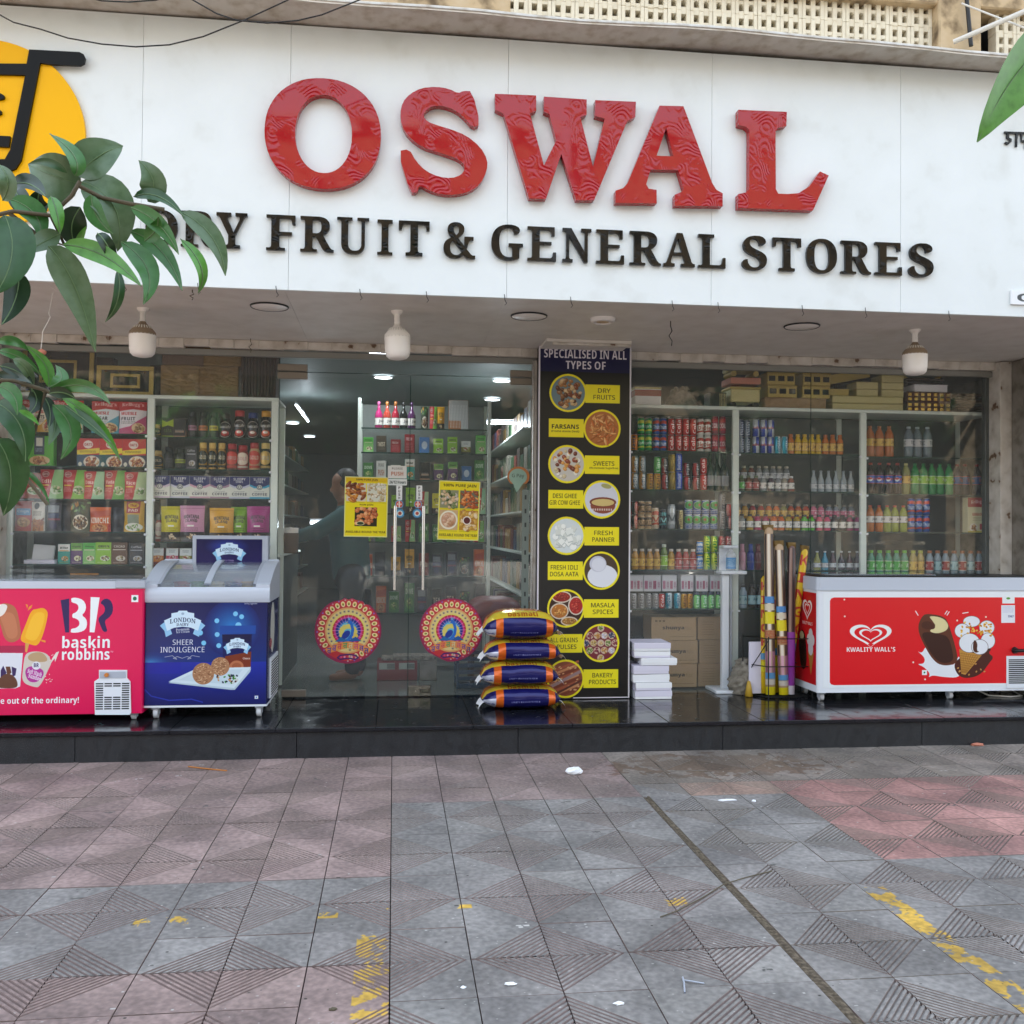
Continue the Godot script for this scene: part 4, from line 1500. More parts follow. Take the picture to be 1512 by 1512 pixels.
	c.text(word("Ice Cream", serif), 138, 106, 44, 9, Color("#c0a8d0"))
	printed("header_print", c, 0.25)
	# red freezer: heart emblem and the two ices
	c = Canvas.new(1035, 420, Color("#d41420"))
	var g := 3.0 / 3.2727
	var kw := func(a: Array) -> PackedVector2Array:
		var o := PackedVector2Array()
		for i in range(0, a.size(), 2):
			o.append(v2((a[i] / 3.2727 - 165.0) * 3.0, (a[i + 1] / 3.2727 - 105.0) * 3.0))
		return o
	c.rect(0, 0, 1035, 420, Color("#e9edf0"))
	c.poly(kw.call([572, 384, 578, 372, 592, 367, 1600, 367, 1600, 788, 592, 788, 578, 784, 572, 774]), Color("#dd101b"))
	for lp in [1.0, 0.55]:
		var hc := kw.call([765, 545])[0] as Vector2
		var heart := PackedVector2Array()
		for i in 60:
			var t := TAU * i / 60.0
			heart.append(hc + v2(16 * pow(sin(t), 3), -(13 * cos(t) - 5 * cos(2 * t) - 2 * cos(3 * t) - cos(4 * t))) * v2(5.7, 3.6) * lp)
		c.poly(heart, Color("#f0f0ee"))
		var inner := PackedVector2Array()
		for p in heart:
			inner.append(hc + (p - hc) * 0.78 + v2(0, 2) * lp)
		c.poly(inner, Color("#dd101b"))
	c.poly(PackedVector2Array([kw.call([765, 600])[0] + v2(-14, -8), kw.call([765, 600])[0] + v2(14, -8), kw.call([765, 600])[0] + v2(0, 6)]), Color("#dd101b"))
	var tw: Vector2 = kw.call([652, 607])[0]
	c.text(word("KWALITY WALL'S"), tw.x, tw.y, 230 * g, 22 * g, Color("#f4f4f2"))
	# splashes
	var milk := curve(kw.call([985, 625, 1010, 640, 1030, 600, 1050, 640, 1110, 690, 1170, 700, 1190, 640, 1200, 720, 1190, 760, 1110, 755, 1060, 745, 1040, 758, 1050, 738, 1020, 705, 985, 690, 1020, 690, 1025, 660]))
	c.poly(milk, Color("#e6e8ec"))
	c.poly(curve(kw.call([1160, 700, 1190, 660, 1320, 600, 1350, 620, 1330, 640, 1360, 660, 1335, 690, 1300, 740, 1250, 762, 1190, 758])), Color("#4a1f14"))
	for i in 12:
		var p: Vector2 = kw.call([rng.randf_range(1180, 1320), rng.randf_range(660, 745)])[0]
		c.ell(p.x, p.y, 5, 3.5, Color("#c9914a"), rng.randf() * 3.0, 8)
	# chocolate bar
	c.poly(curve(kw.call([985, 520, 1010, 455, 1040, 445, 1120, 460, 1140, 500, 1170, 600, 1185, 670, 1165, 695, 1110, 700, 1070, 680, 1030, 620])), Color("#5c2f1c"))
	c.poly(curve(kw.call([1000, 530, 1100, 545, 1140, 560, 1160, 640, 1160, 680, 1110, 690, 1070, 665, 1030, 600])), Color("#37190f"))
	c.poly(curve(kw.call([1040, 455, 1110, 465, 1140, 500, 1130, 530, 1080, 545, 1040, 530, 1080, 510, 1060, 480])), Color("#ddd09a"))
	c.poly(curve(kw.call([1005, 490, 1040, 480, 1075, 500, 1070, 525, 1010, 520])), Color("#4a2416"))
	# cone
	c.poly(kw.call([1190, 620, 1300, 650, 1220, 745, 1200, 740]), Color("#c08a3c"))
	for i in 9:
		c.line(kw.call([1192 + i * 11, 632 + i * 3])[0], kw.call([1200 + i * 3, 735])[0], 1.6, Color("#8a5a20"))
		c.line(kw.call([1192 + i, 640 + i * 11])[0], kw.call([1295 - i * 9, 655 + i * 10])[0], 1.6, Color("#8a5a20"))
	for q in [[1250, 485, 40, 26], [1325, 515, 36, 34], [1205, 530, 36, 34], [1330, 580, 34, 38], [1240, 590, 50, 46], [1290, 610, 40, 36]]:
		var p: Vector2 = kw.call([q[0], q[1]])[0]
		c.ell(p.x, p.y, q[2] * g + 2, q[3] * g + 2, Color("#6a5a54"))
		c.ell(p.x, p.y, q[2] * g, q[3] * g, Color("#e4e6ea"))
	for i in 40:
		var p: Vector2 = kw.call([rng.randf_range(1195, 1350), rng.randf_range(490, 560)])[0]
		c.ell(p.x, p.y, 6, 4, Color(["#d8a02c", "#b8761c", "#e8bc4a"][i % 3]), rng.randf() * 3.0, 8)
	c.poly(curve(kw.call([1260, 570, 1280, 590, 1275, 630, 1290, 632, 1270, 640, 1255, 625])), Color("#4a2416"))
	for q in [[978, 432, 992, 455], [1120, 450, 1132, 432], [1130, 455, 1142, 436], [1205, 445, 1235, 440]]:
		c.line(kw.call([q[0], q[1]])[0], kw.call([q[2], q[3]])[0], 4, Color("#eceef0"))
	for q in [[640, 377], [642, 458], [968, 682], [1025, 765], [1180, 480], [1320, 463]]:
		var p: Vector2 = kw.call(q)[0]
		c.ell(p.x, p.y, 4, 4, Color("#f0e0d0"))
	c.rect(kw.call([1010, 720])[0].x, kw.call([1010, 720])[0].y, 22, 22, Color("#eef0f0"))
	c.ell(kw.call([1022, 732])[0].x, kw.call([1022, 732])[0].y, 4, 4, Color("#2a7a4a"))
	c.rect(kw.call([1400, 360])[0].x, kw.call([1400, 362])[0].y, 56, 32, Color("#e6eaea"))
	c.ell(kw.call([1430, 372])[0].x, kw.call([1430, 372])[0].y, 9, 5, Color("#5a9a3c"))
	c.rect(kw.call([1395, 405])[0].x, kw.call([1395, 405])[0].y, 62, 80, Color("#e2e4ea"))
	small_print(c, kw.call([1400, 412])[0].x, kw.call([1400, 412])[0].y, 52, 6, Color("#8a86b0"), 5.0)
	c.text(word("1967"), kw.call([1428, 455])[0].x, kw.call([1428, 455])[0].y, 26, 10, Color("#4a4a7a"))
	printed("red_freezer_print", c, 0.22)
	# its left end
	c = Canvas.new(256, 384, Color("#c4161f"))
	for lp in [1.0, 0.55]:
		var heart := PackedVector2Array()
		for i in 60:
			var t := TAU * i / 60.0
			heart.append(v2(150, 70) + v2(16 * pow(sin(t), 3), -(13 * cos(t) - 5 * cos(2 * t) - 2 * cos(3 * t) - cos(4 * t))) * v2(3.6, 3.0) * lp)
		c.poly(heart, Color("#e8dcdc"))
		var inner := PackedVector2Array()
		for p in heart:
			inner.append(v2(150, 71) + (p - v2(150, 70)) * 0.76)
		c.poly(inner, Color("#c4161f"))
	c.text(word("KWALITY WALL'S"), 88, 126, 124, 13, Color("#e0d4d4"))
	c.poly(curve(PackedVector2Array([v2(40, 190), v2(90, 160), v2(130, 190), v2(150, 300), v2(110, 340), v2(60, 320)])), Color("#2c150e"))
	c.ell(82, 190, 26, 18, Color("#c8bc90"))
	c.poly(PackedVector2Array([v2(160, 250), v2(230, 250), v2(196, 350)]), Color("#a87434"))
	for q in [[170, 200, 24], [214, 200, 24], [192, 176, 24], [192, 236, 30]]:
		c.ell(q[0], q[1], q[2], q[2], Color("#cfcac8"))
	printed("red_freezer_side_print", c, 0.25)


# ---------------------------------------------------------------- ground, pavement, platform

func street() -> void:
	var g := part("ground", boxed(v3(0, -0.35, 10), v3(240, 0.3, 240)), M.joint_dirt)
	tag(g, "", "", "", "structure")
	var road := part("road", boxed(v3(0, -0.14, 14.2), v3(120, 0.06, 11.0)), M.asphalt)
	tag(road, "", "", "", "structure")
	var kerb := part("kerb", boxed(v3(0, -0.1, 8.5), v3(120, 0.2, 0.2), 0.015), M.grey_wall)
	tag(kerb, "", "", "", "structure")
	var far := part("far_pavement", boxed(v3(0, -0.09, 22.0), v3(120, 0.18, 4.5)), M.grey_wall)
	tag(far, "", "", "", "structure")
	var bs := thing("shop_board", "pale board lettered BLOSSOM across the road, mirrored in the drinks window", "sign", v3(15.642, 2.294, 24.9), PI)
	part("board", boxed(v3(0, 0, -0.03), v3(2.7, 0.86, 0.05), 0.01), M.far_trim, bs)
	part("lettering", raised("BLOSSOM", sans, Rect2(-1.1, -0.2, 2.2, 0.44), 0.03), M.dark_plastic, bs)
	parked_car(v3(1.0, -0.11, 10.35), "white hatchback parked across the road edge, mirrored in the shop doors", "car_white", 0.0)
	parked_car(v3(6.6, -0.11, 10.4), "silver hatchback parked beyond the white one, mirrored in the right window", "car_silver", 0.0)
	street_tree("street_tree", v3(-1.05, -0.05, 8.9), 4.6, "leafy street tree with dark trunk, mirrored in the left door", 31)
	for i in 6:
		street_tree("street_tree", v3(-9.0 + i * 4.3 + (i % 2) * 0.8, -0.01, 20.6 + (i % 3) * 0.5), 4.7 + (i % 3) * 0.5, "tall street tree across the road, %s from the left seen in the shop's mirror image" % NTH[5 - i], 40 + i, 1.9)
	street_tree("street_tree", v3(9.4, -0.05, 9.0), 5.2, "leafy street tree mirrored in the far right window", 33)
	palm(v3(-2.6, -0.05, 9.4))
	far_building(v3(-3.0, 0, 25.5), 15.0, 13.2, "pale plastered house with dark windows across the road, mirrored in the doors")
	far_building(v3(14.0, 0, 26.5), 16.0, 13.8, "taller plastered house across the road, mirrored in the right window")


func parked_car(at: Vector3, label: String, paint: String, turn: float) -> void:
	var t := thing("parked_car", label, "car", at, turn, "cars parked at the kerb")
	# body: cross-sections along the length
	var secs := [[-1.9, 0.42, 0.62, 0.60], [-1.82, 0.30, 0.80, 0.76], [-1.2, 0.24, 0.95, 0.82], [0.0, 0.22, 0.98, 0.84], [1.1, 0.24, 0.98, 0.82], [1.75, 0.30, 0.92, 0.76], [1.88, 0.42, 0.75, 0.62]]
	var b := MB.new()
	var rows := []
	for s in secs:
		var row := []
		for k in 13:
			var a := -PI / 2 + TAU * k / 12.0
			var cx: float = signf(cos(a)) * pow(absf(cos(a)), 0.45) * s[3]
			var cy: float = (s[1] + s[2]) / 2 + signf(sin(a)) * pow(absf(sin(a)), 0.45) * (s[2] - s[1]) / 2
			row.append(v3(s[0], cy, -cx))
		rows.append(row)
	b.sheet(rows)
	part("body", b.done(), M[paint], t)
	var g := MB.new()
	var gr := []
	for s in [[-1.05, 0.94, 0.96, 0.66], [-0.45, 0.94, 1.38, 0.64], [0.2, 0.94, 1.46, 0.64], [1.0, 0.94, 1.42, 0.62], [1.6, 0.92, 0.98, 0.60]]:
		var row := []
		for q in [[-1.0, 0.0], [-0.9, 0.6], [-0.78, 0.95], [0.0, 1.0], [0.78, 0.95], [0.9, 0.6], [1.0, 0.0]]:
			row.append(v3(s[0], lerpf(s[1], s[2], q[1]), q[0] * s[3]))
		gr.append(row)
	g.sheet(gr)
	part("windows", g.done(), M.car_glass, t)
	var r := MB.new()
	var rr := []
	for s in [[-0.4, 1.40], [0.2, 1.475], [1.0, 1.435]]:
		var row := []
		for q in [[-0.56, -0.05], [-0.3, -0.01], [0.0, 0.0], [0.3, -0.01], [0.56, -0.05]]:
			row.append(v3(s[0], s[1] + 0.012 + q[1], q[0]))
		rr.append(row)
	r.sheet(rr)
	part("roof", r.done(), M[paint], t)
	for sx in [-1.22, 1.2]:
		for sz in [-0.74, 0.74]:
			var w := part("wheel", MB.new().bar(v3(sx, 0.3, sz - 0.1), v3(sx, 0.3, sz + 0.1), 0.3, -1, 18).done(), M.rubber, t)
			part("rim", MB.new().bar(v3(sx, 0.3, sz + signf(sz) * 0.09), v3(sx, 0.3, sz + signf(sz) * 0.108), 0.19, -1, 14).done(), M.lid_metal, w)


func leaf_cloud(n: int, at: Vector3, size: Vector3, leaf: float, r: RandomNumberGenerator) -> ArrayMesh:
	var b := MB.new()
	for i in n:
		var p := v3(r.randfn(), r.randfn(), r.randfn()).normalized() * pow(r.randf(), 0.4)
		p = at + p * size
		var d := v3(r.randfn(), r.randfn() - 0.5, r.randfn()).normalized() * leaf * r.randf_range(0.7, 1.3)
		var s := d.cross(v3(r.randfn(), r.randfn(), r.randfn())).normalized() * leaf * 0.24
		b.quad(p, p + d * 0.5 + s, p + d, p + d * 0.5 - s)
	return b.done()


func street_tree(called: String, at: Vector3, high: float, label: String, sd: int, big := 1.0) -> void:
	var r := RandomNumberGenerator.new()
	r.seed = sd
	var t := thing(called, label, "tree", at, 0.0, "street trees behind the viewer")
	var k := MB.new()
	k.bar(Vector3.ZERO, v3(0.05, high * 0.5, 0), 0.19, 0.14, 12)
	for i in 6:
		var a := TAU * i / 6.0
		k.bar(v3(0.05, high * (0.42 + 0.02 * i), 0), v3(cos(a) * 1.2, high * 0.8, sin(a) * 1.2), 0.08, 0.03, 8)
	part("trunk", k.done(), M.bark, t)
	for i in 8:
		var a := TAU * i / 8.0 + r.randf()
		var c := v3(cos(a) * 1.2 * big, high * r.randf_range(0.55 if big > 1.0 else 0.7, 1.0), sin(a) * 1.1 * big)
		part("crown", leaf_cloud(460, c, v3(0.9, 0.7, 0.9) * (1.0 + (big - 1.0) * 0.8), 0.17 * big * 1.2, r), M[["leaf_dark", "leaf_deep", "leaf_deep"][i % 3]], t)


func palm(at: Vector3) -> void:
	var t := thing("palm_tree", "palm tree with arching fronds, mirrored above the left door", "tree", at)
	part("trunk", MB.new().bar(Vector3.ZERO, v3(0.2, 3.6, 0), 0.17, 0.12, 12).done(), M.bark, t)
	for i in 11:
		var a := TAU * i / 11.0
		var b := MB.new()
		var prev := v3(0.2, 3.6, 0)
		for s in 12:
			var f := (s + 1) / 12.0
			var p := v3(0.2, 3.6, 0) + v3(cos(a), 0, sin(a)) * 1.9 * f + v3(0, 0.9 * f - 1.7 * f * f, 0)
			var side := v3(-sin(a), 0, cos(a))
			for sg in [-1.0, 1.0]:
				var tip: Vector3 = p + side * sg * 0.42 * (1.0 - 0.6 * f) + v3(cos(a), 0, sin(a)) * 0.2 + v3(0, -0.22, 0)
				b.tri(prev, p, tip)
			prev = p
		part("frond", b.done(), M.leaf_light if i % 2 else M.leaf_mid, t)


func far_building(at: Vector3, w: float, h: float, label: String) -> void:
	var t := thing("house", label, "house", at, 0.0, "houses across the road")
	part("wall", boxed(v3(0, h / 2, 2), v3(w, h, 4)), M.far_wall, t)
	part("roof", boxed(v3(0, h + 0.1, 1.9), v3(w + 0.4, 0.2, 4.4)), M.far_trim, t)
	for fl in int(h / 3.0):
		for i in int(w / 2.4):
			var p := v3(-w / 2 + 1.4 + i * 2.4, 1.7 + fl * 3.0, -0.03)
			var win := part("window", boxed(p, v3(1.1, 1.3, 0.05)), M.far_window, t)
			part("frame", MB.new().box(p + v3(0, 0.7, -0.03), v3(1.3, 0.1, 0.12)).box(p + v3(0, -0.7, -0.03), v3(1.3, 0.1, 0.12)).box(p + v3(0, 0, -0.03), v3(0.06, 1.3, 0.04)).done(), M.far_trim, win)


# colours of the paving: pink and grey fields as they were laid
func paving_colour(ix: int, iz: int) -> Color:
	var h := hash(Vector2i(ix * 7 + 3, iz * 13 + 5)) % 1000 / 1000.0
	var v := 0.94 + 0.12 * h
	var col := Color("#938e8a")
	var z := 1.027 + iz * TILE + 0.13
	var x := ix * TILE + 0.13
	if x < 0.0 and (z < 3.15 or z > 3.95):
		col = Color("#a38c86")
	elif x > 0.0 and z < 2.05 and x < 1.3:
		col = Color("#9f8b86")
	elif x > 2.09 and z < 3.07 and z > 1.7:
		col = Color("#b2857d")
	elif x > 1.3 and z < 1.8:
		col = Color("#94897f")
	elif x > 1.5 and x < 2.09 and z > 1.6 and z < 1.95:
		col = Color("#ad9182")
	return Color(col.r * v, col.g * v, col.b * v)


func paving_texture() -> ImageTexture:
	var w := 2048
	var h := 1024
	var px := 0.004
	var im := Image.create(w, h, false, Image.FORMAT_RGB8)
	im.fill(Color("#938e8a"))
	for iz in range(-1, 17):
		for ix in range(-13, 22):
			var r := Rect2i(int((ix * TILE + 3.0) / px), int((1.027 + iz * TILE - 1.0) / px), 67, 67)
			im.fill_rect(r, paving_colour(ix, iz))
	var grab := func(f: float, sd: int, oct: int) -> PackedByteArray:
		var n := FastNoiseLite.new()
		n.seed = sd
		n.frequency = f
		n.fractal_octaves = oct
		return n.get_image(w, h).get_data()
	var coarse: PackedByteArray = grab.call(0.008, 5, 5)
	var fine: PackedByteArray = grab.call(0.12, 6, 4)
	var wear: PackedByteArray = grab.call(0.03, 9, 4)
	var d := im.get_data()
	# worn yellow paint: two bands and a few leftovers, in tiles' coordinates
	var paint := [[1.835, 1.93, 3.42, 4.6, 118], [-0.115, 0.0, 3.66, 4.7, 132], [-0.9, -0.7, 3.45, 3.53, 150], [-0.26, -0.19, 3.46, 3.52, 128], [1.03, 1.11, 3.45, 3.53, 112], [-0.06, 0.0, 3.43, 3.46, 120], [0.23, 0.30, 3.44, 3.48, 128]]
	for y in h:
		var z := 1.0 + y * px
		for x in w:
			var i := y * w + x
			var wx := x * px - 3.0
			var k := 0.70 + coarse[i] / 255.0 * 0.34 + (fine[i] - 128) / 255.0 * 0.30
			var r := d[i * 3] * k
			var g := d[i * 3 + 1] * k
			var b := d[i * 3 + 2] * k
			# a brown spill near the step
			var ex := (wx - 1.95) / 0.75
			var ez := (z - 1.42) / 0.30
			var st := 1.0 - ex * ex - ez * ez + (wear[i] - 128) / 110.0
			if st > 0.25:
				r *= 0.84; g *= 0.77; b *= 0.71
			for p in paint:
				if wx > p[0] and wx < p[1] and z > p[2] and z < p[3] and wear[i] + (fine[i] - 128) * 0.5 > p[4]:
					r = 214 * k; g = 172 * k; b = 74 * k
			d[i * 3] = clampi(int(r), 0, 255)
			d[i * 3 + 1] = clampi(int(g), 0, 255)
			d[i * 3 + 2] = clampi(int(b), 0, 255)
	im = Image.create_from_data(w, h, false, Image.FORMAT_RGB8, d)
	# dropped specks and flecks
	for i in 4200:
		var p := Vector2i(rng.randi() % w, rng.randi() % h)
		var s := 1 + (rng.randi() % 2 if rng.randf() < 0.3 else 0)
		im.fill_rect(Rect2i(p, Vector2i(s + (rng.randi() % 3 if rng.randf() < 0.2 else 0), s)), Color("#b8b4ae") if rng.randf() < 0.75 else Color("#34302c"))
	for i in 60:
		var p := v2(rng.randi() % w, rng.randi() % h)
		var dark := rng.randf() < 0.75
		for q in 5:
			var o := p + v2(rng.randf_range(-4, 4), rng.randf_range(-3, 3))
			im.fill_rect(Rect2i(int(o.x), int(o.y), rng.randi_range(2, 6), rng.randi_range(1, 3)), Color("#55534f") if dark else Color("#c4c0ba"))
	return ImageTexture.create_from_image(im)


# a paving tile whose corner at the origin is the middle of a ribbed diamond
func paving_tile(w: float) -> ArrayMesh:
	var b := MB.new()
	var g := 0.002
	var t := w - g
	var lo := -0.012
	# breaks across the ribs: distance along the diagonal and height
	var br := []
	var n := 10
	for i in n:
		var a := t * (i + 0.35) / (n + 0.3)
		var s := t / (n + 0.3)
		br.append(v2(a, 0.0))
		br.append(v2(a + s * 0.10, -0.007))
		br.append(v2(a + s * 0.40, -0.007))
		br.append(v2(a + s * 0.50, 0.0))
	var c0 := g
	var h0 := 0.0
	for q in br + [v2(t, 0.0)]:
		var c1: float = maxf(q.x, g + 0.0005)
		b.quad(v3(g, h0, c0), v3(g, q.y, c1), v3(c1, q.y, g), v3(c0, h0, g))
		c0 = c1
		h0 = q.y
	b.tri(v3(g, 0, t), v3(t, 0, t), v3(t, 0, g))
	b.quad(v3(g, 0, t), v3(g, lo, t), v3(t, lo, t), v3(t, 0, t))
	b.quad(v3(t, 0, t), v3(t, lo, t), v3(t, lo, g), v3(t, 0, g))
	b.quad(v3(g, -0.005, g), v3(g, lo, g), v3(g, lo, t), v3(g, -0.0, t))
	b.quad(v3(t, 0, g), v3(t, lo, g), v3(g, lo, g), v3(g, -0.005, g))
	return b.done()


func pavement() -> void:
	var p := setting("pavement")
	var m := mk("paving", "#ffffff", 0.82)
	m.albedo_texture = paving_texture()
	m.uv1_triplanar = true
	m.uv1_world_triplanar = true
	m.uv1_scale = v3(1.0 / 8.192, 1.0, 1.0 / 4.096)
	m.uv1_offset = v3(3.0 / 8.192, 0, -1.0 / 4.096)
	m.normal_enabled = false
	part("bed", boxed(v3(0, -0.06, 4.72), v3(120, 0.1, 7.36)), M.joint_dirt, p)
	var mesh := paving_tile(TILE)
	var rest := SurfaceTool.new()
	rest.begin(Mesh.PRIMITIVE_TRIANGLES)
	for iz in range(0, 28):
		var z0 := 1.027 + iz * TILE
		for ix in range(-24, 34):
			var x0 := ix * TILE
			# mirror the tile so that its ribbed corner points to the middle of the diamond
			var sx := -1.0 if posmod(ix, 2) == 1 else 1.0
			var sz := -1.0 if posmod(iz, 2) == 0 else 1.0
			var at := v3(x0 + (TILE if sx < 0 else 0.0), rng.randf_range(-0.0012, 0.0012), z0 + (TILE if sz < 0 else 0.0))
			var basis := Basis.from_scale(v3(sx, 1, sz))
			if ix == 5 and iz >= 4:
				# this column was cut back for a mortar-filled slot
				basis = Basis.from_scale(v3(sx * 0.865, 1, sz))
				if sx > 0:
					at.x += 0.0354
			basis = Basis.from_euler(v3(rng.randf_range(-0.004, 0.004), 0, rng.randf_range(-0.004, 0.004))) * basis
			var tr := Transform3D(basis, at)
			var f := clampf((z0 - 1.05) / 3.4, 0.0, 1.0)
			if z0 < 4.6 and x0 > lerpf(-2.62, -1.55, f) and x0 < lerpf(4.25, 1.95, f):
				var o := part("tile", mesh, m, p)
				o.transform = tr
			else:
				rest.append_from(mesh, 0, tr)
	rest.generate_normals()
	var o := part("tiles", rest.commit(), m, p)
	o.set_meta("kind", "stuff")
	# mortar in the slot
	var g := []
	for i in 60:
		var row := []
		for j in 5:
			row.append(v3(1.31 + 0.037 * j / 4.0, -0.002 + rng.randf_range(-0.003, 0.003), 2.06 + i * 0.11))
		g.append(row)
	var b := MB.new()
	for i in g.size() - 1:
		for j in 4:
			b.quad(g[i + 1][j], g[i + 1][j + 1], g[i][j + 1], g[i][j])
	part("mortar_strip", b.done(), M.mortar, p)


func platform() -> void:
	var p := setting("platform")
	part("core", boxed(v3(1.0, 0.074, 0.46), v3(8.6, 0.148, 1.1)), M.dark_gap, p)
	# top slabs with fine joints
	var xs := [-3.2, -2.55, -1.93, -1.32, -0.70, -0.10, 0.50, 1.12, 1.74, 2.36, 2.98, 3.60, 4.22, 4.84, 5.3]
	for i in xs.size() - 1:
		for k in 2:
			var z0 := -0.06 if k == 0 else 0.49
			var z1 := 0.488 if k == 0 else 1.062
			var w: float = xs[i + 1] - xs[i] - 0.0025
			part("top_slab", boxed(v3((xs[i] + xs[i + 1]) / 2, STEP - 0.0125 + rng.randf_range(-0.0004, 0.0004), (z0 + z1) / 2), v3(w, 0.025, z1 - z0), 0.003), M.granite, p)
	var rs := [-3.2, -1.86, -0.575, 0.78, 2.10, 3.45, 5.3]
	for i in rs.size() - 1:
		part("riser_slab", boxed(v3((rs[i] + rs[i + 1]) / 2, 0.078, 1.03), v3(rs[i + 1] - rs[i] - 0.003, 0.160, 0.03), 0.002), M.granite_riser, p)


# ---------------------------------------------------------------- building

func shop_building() -> void:
	var t := thing("shop_building", "building with the grocery shop on its ground floor and concrete screen blocks above the sign", "building")
	# soffit under the sign box, in panels
	var xs := [-3.4, -1.9, -0.62, 0.62, 1.88, 3.12, 3.78, 5.4]
	for i in xs.size() - 1:
		part("soffit_panel", boxed(v3((xs[i] + xs[i + 1]) / 2, SOFFIT + 0.01, 0.79), v3(xs[i + 1] - xs[i] - 0.0015, 0.02, 1.54)), M.soffit_panel, t)
	part("lintel", boxed(v3(1.0, SOFFIT + 0.22, -0.1), v3(9.0, 0.4, 0.2)), M.grey_wall, t)
	# rough painted batten along the head of the glass
	var b := MB.new()
	for i in 46:
		var x := -3.0 + i * 0.17
		var hh := rng.randf_range(0.052, 0.068)
		b.box(v3(x + 0.085, SOFFIT - hh / 2 - 0.001, 0.045 + rng.randf_range(-0.004, 0.004)), v3(0.17, hh, 0.06), 0.004)
	part("batten", b.done(), M.peeling_paint, t)
	part("batten", boxed(v3(1.0, SOFFIT - 0.088, 0.02), v3(9.0, 0.045, 0.04), 0.004), M.window_frame, t)
	# piers left and right
	part("pier", boxed(v3(-2.815 - 0.35, 1.45, 0.02), v3(0.95, 2.54, 0.24), 0.004), M.peeling_paint, t)
	part("pier", boxed(v3(4.650, 1.45, 0.02), v3(0.095, 2.53, 0.24), 0.004), M.peeling_paint, t)
	part("pier", boxed(v3(4.699 + 0.45, 1.36, 0.2), v3(0.9, 2.718, 0.3), 0.006), M.grey_wall, t)
	part("gap", boxed(v3(4.778, 1.45, 0.0), v3(0.07, 2.53, 0.1)), M.dark_gap, t)
	# metal flashing that shades the top of the sign
	var g := []
	for i in 3:
		var row := []
		for j in 33:
			var x := -3.6 + 9.2 * j / 32.0
			var bulge := 0.02 * exp(-pow((x - 2.0) / 0.5, 2.0)) + 0.006 * sin(x * 5.0)
			row.append(v3(x, 4.232 + [0.0, 0.004 + bulge, -0.018 + bulge][i], [1.2, 1.86 - 0.018 * (x + 1.0), 1.876 - 0.018 * (x + 1.0)][i] ))
		g.append(row)
	var fl := MB.new()
	fl.sheet(g)
	var g2 := []
	for row in g:
		var r2 := []
		for v in row:
			r2.append(v + v3(0, -0.012, -0.004))
		g2.append(r2)
	g2.reverse()
	fl.sheet(g2)
	fl.sheet([g2[0], g[2]])
	part("metal_flashing", fl.done(), M.metal_sheet, t)
	# front wall above the sign with the screen of hollow blocks
	part("wall", boxed(v3(0.9, 4.38, 0.82), v3(9.4, 0.28, 0.36)), M.plaster, t)
	part("wall", boxed(v3(0.9, 8.0, 0.60), v3(9.4, 4.8, 0.80)), M.plaster, t)
	part("wall", boxed(v3(-1.55, 5.1, 0.83), v3(4.5, 1.16, 0.34)), M.plaster, t)
	part("roof_slab", boxed(v3(0.9, 10.5, -5.5), v3(9.8, 0.2, 13.2)), M.grey_wall, t)
	part("wall", boxed(v3(-3.85, 5.2, -6.3), v3(0.2, 10.4, 13.4)), M.grey_wall, t)
	part("wall", boxed(v3(5.75, 5.2, -6.3), v3(0.2, 10.4, 13.4)), M.grey_wall, t)
	part("wall", boxed(v3(0.95, 5.2, -13.1), v3(9.8, 10.4, 0.2)), M.inner_wall, t)
	part("floor_slab", boxed(v3(0.95, 3.3, -6.3), v3(9.4, 0.2, 12.9)), M.inner_ceiling, t)
	part("pillar", boxed(v3(3.700, 5.0, 0.90), v3(0.30, 1.5, 0.36), 0.01), M.plaster, t)
	part("beam", boxed(v3(2.6, 5.04, 0.94), v3(4.0, 0.26, 0.24), 0.01), M.plaster, t)
	for i in 6:
		part("window", boxed(v3(-2.6 + i * 1.4, 8.0, 1.01), v3(0.9, 1.3, 0.04)), M.far_window, t)
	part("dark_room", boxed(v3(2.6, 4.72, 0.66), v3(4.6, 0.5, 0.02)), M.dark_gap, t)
	var jali := jali_block()
	var x := 0.663
	var xe := 3.544
	while x < 5.0:
		for k in 3:
			if x < xe - 0.1 or x > 3.893:
				part("screen_block", jali, M.jali_stone, t, v3(x + 0.075, 4.535 + k * 0.165, 0.95 + rng.randf_range(-0.003, 0.003)))
		x += 0.152
	# cable conduit and a bracket pipe beside the pillar
	part("conduit", MB.new().bar(v3(3.702, 5.096, 1.120), v3(3.749, 4.612, 1.120), 0.014).done(), M.dark_plastic, t)
	part("bracket_pipe", MB.new().bar(v3(3.614, 4.620, 1.140), v3(3.990, 4.709, 1.500), 0.016).done(), M.white_wire, t)
	part("bracket_pipe", MB.new().bar(v3(3.658, 4.868, 1.160), v3(4.015, 4.578, 1.400), 0.006).done(), M.white_wire, t)
	# shop room
	part("floor", boxed(v3(0.95, 0.085, -6.55), v3(9.4, 0.17, 12.9)), M.inner_floor, t)
	part("ceiling", boxed(v3(0.95, 2.92, -6.6), v3(9.4, 0.06, 12.8)), M.inner_ceiling, t)


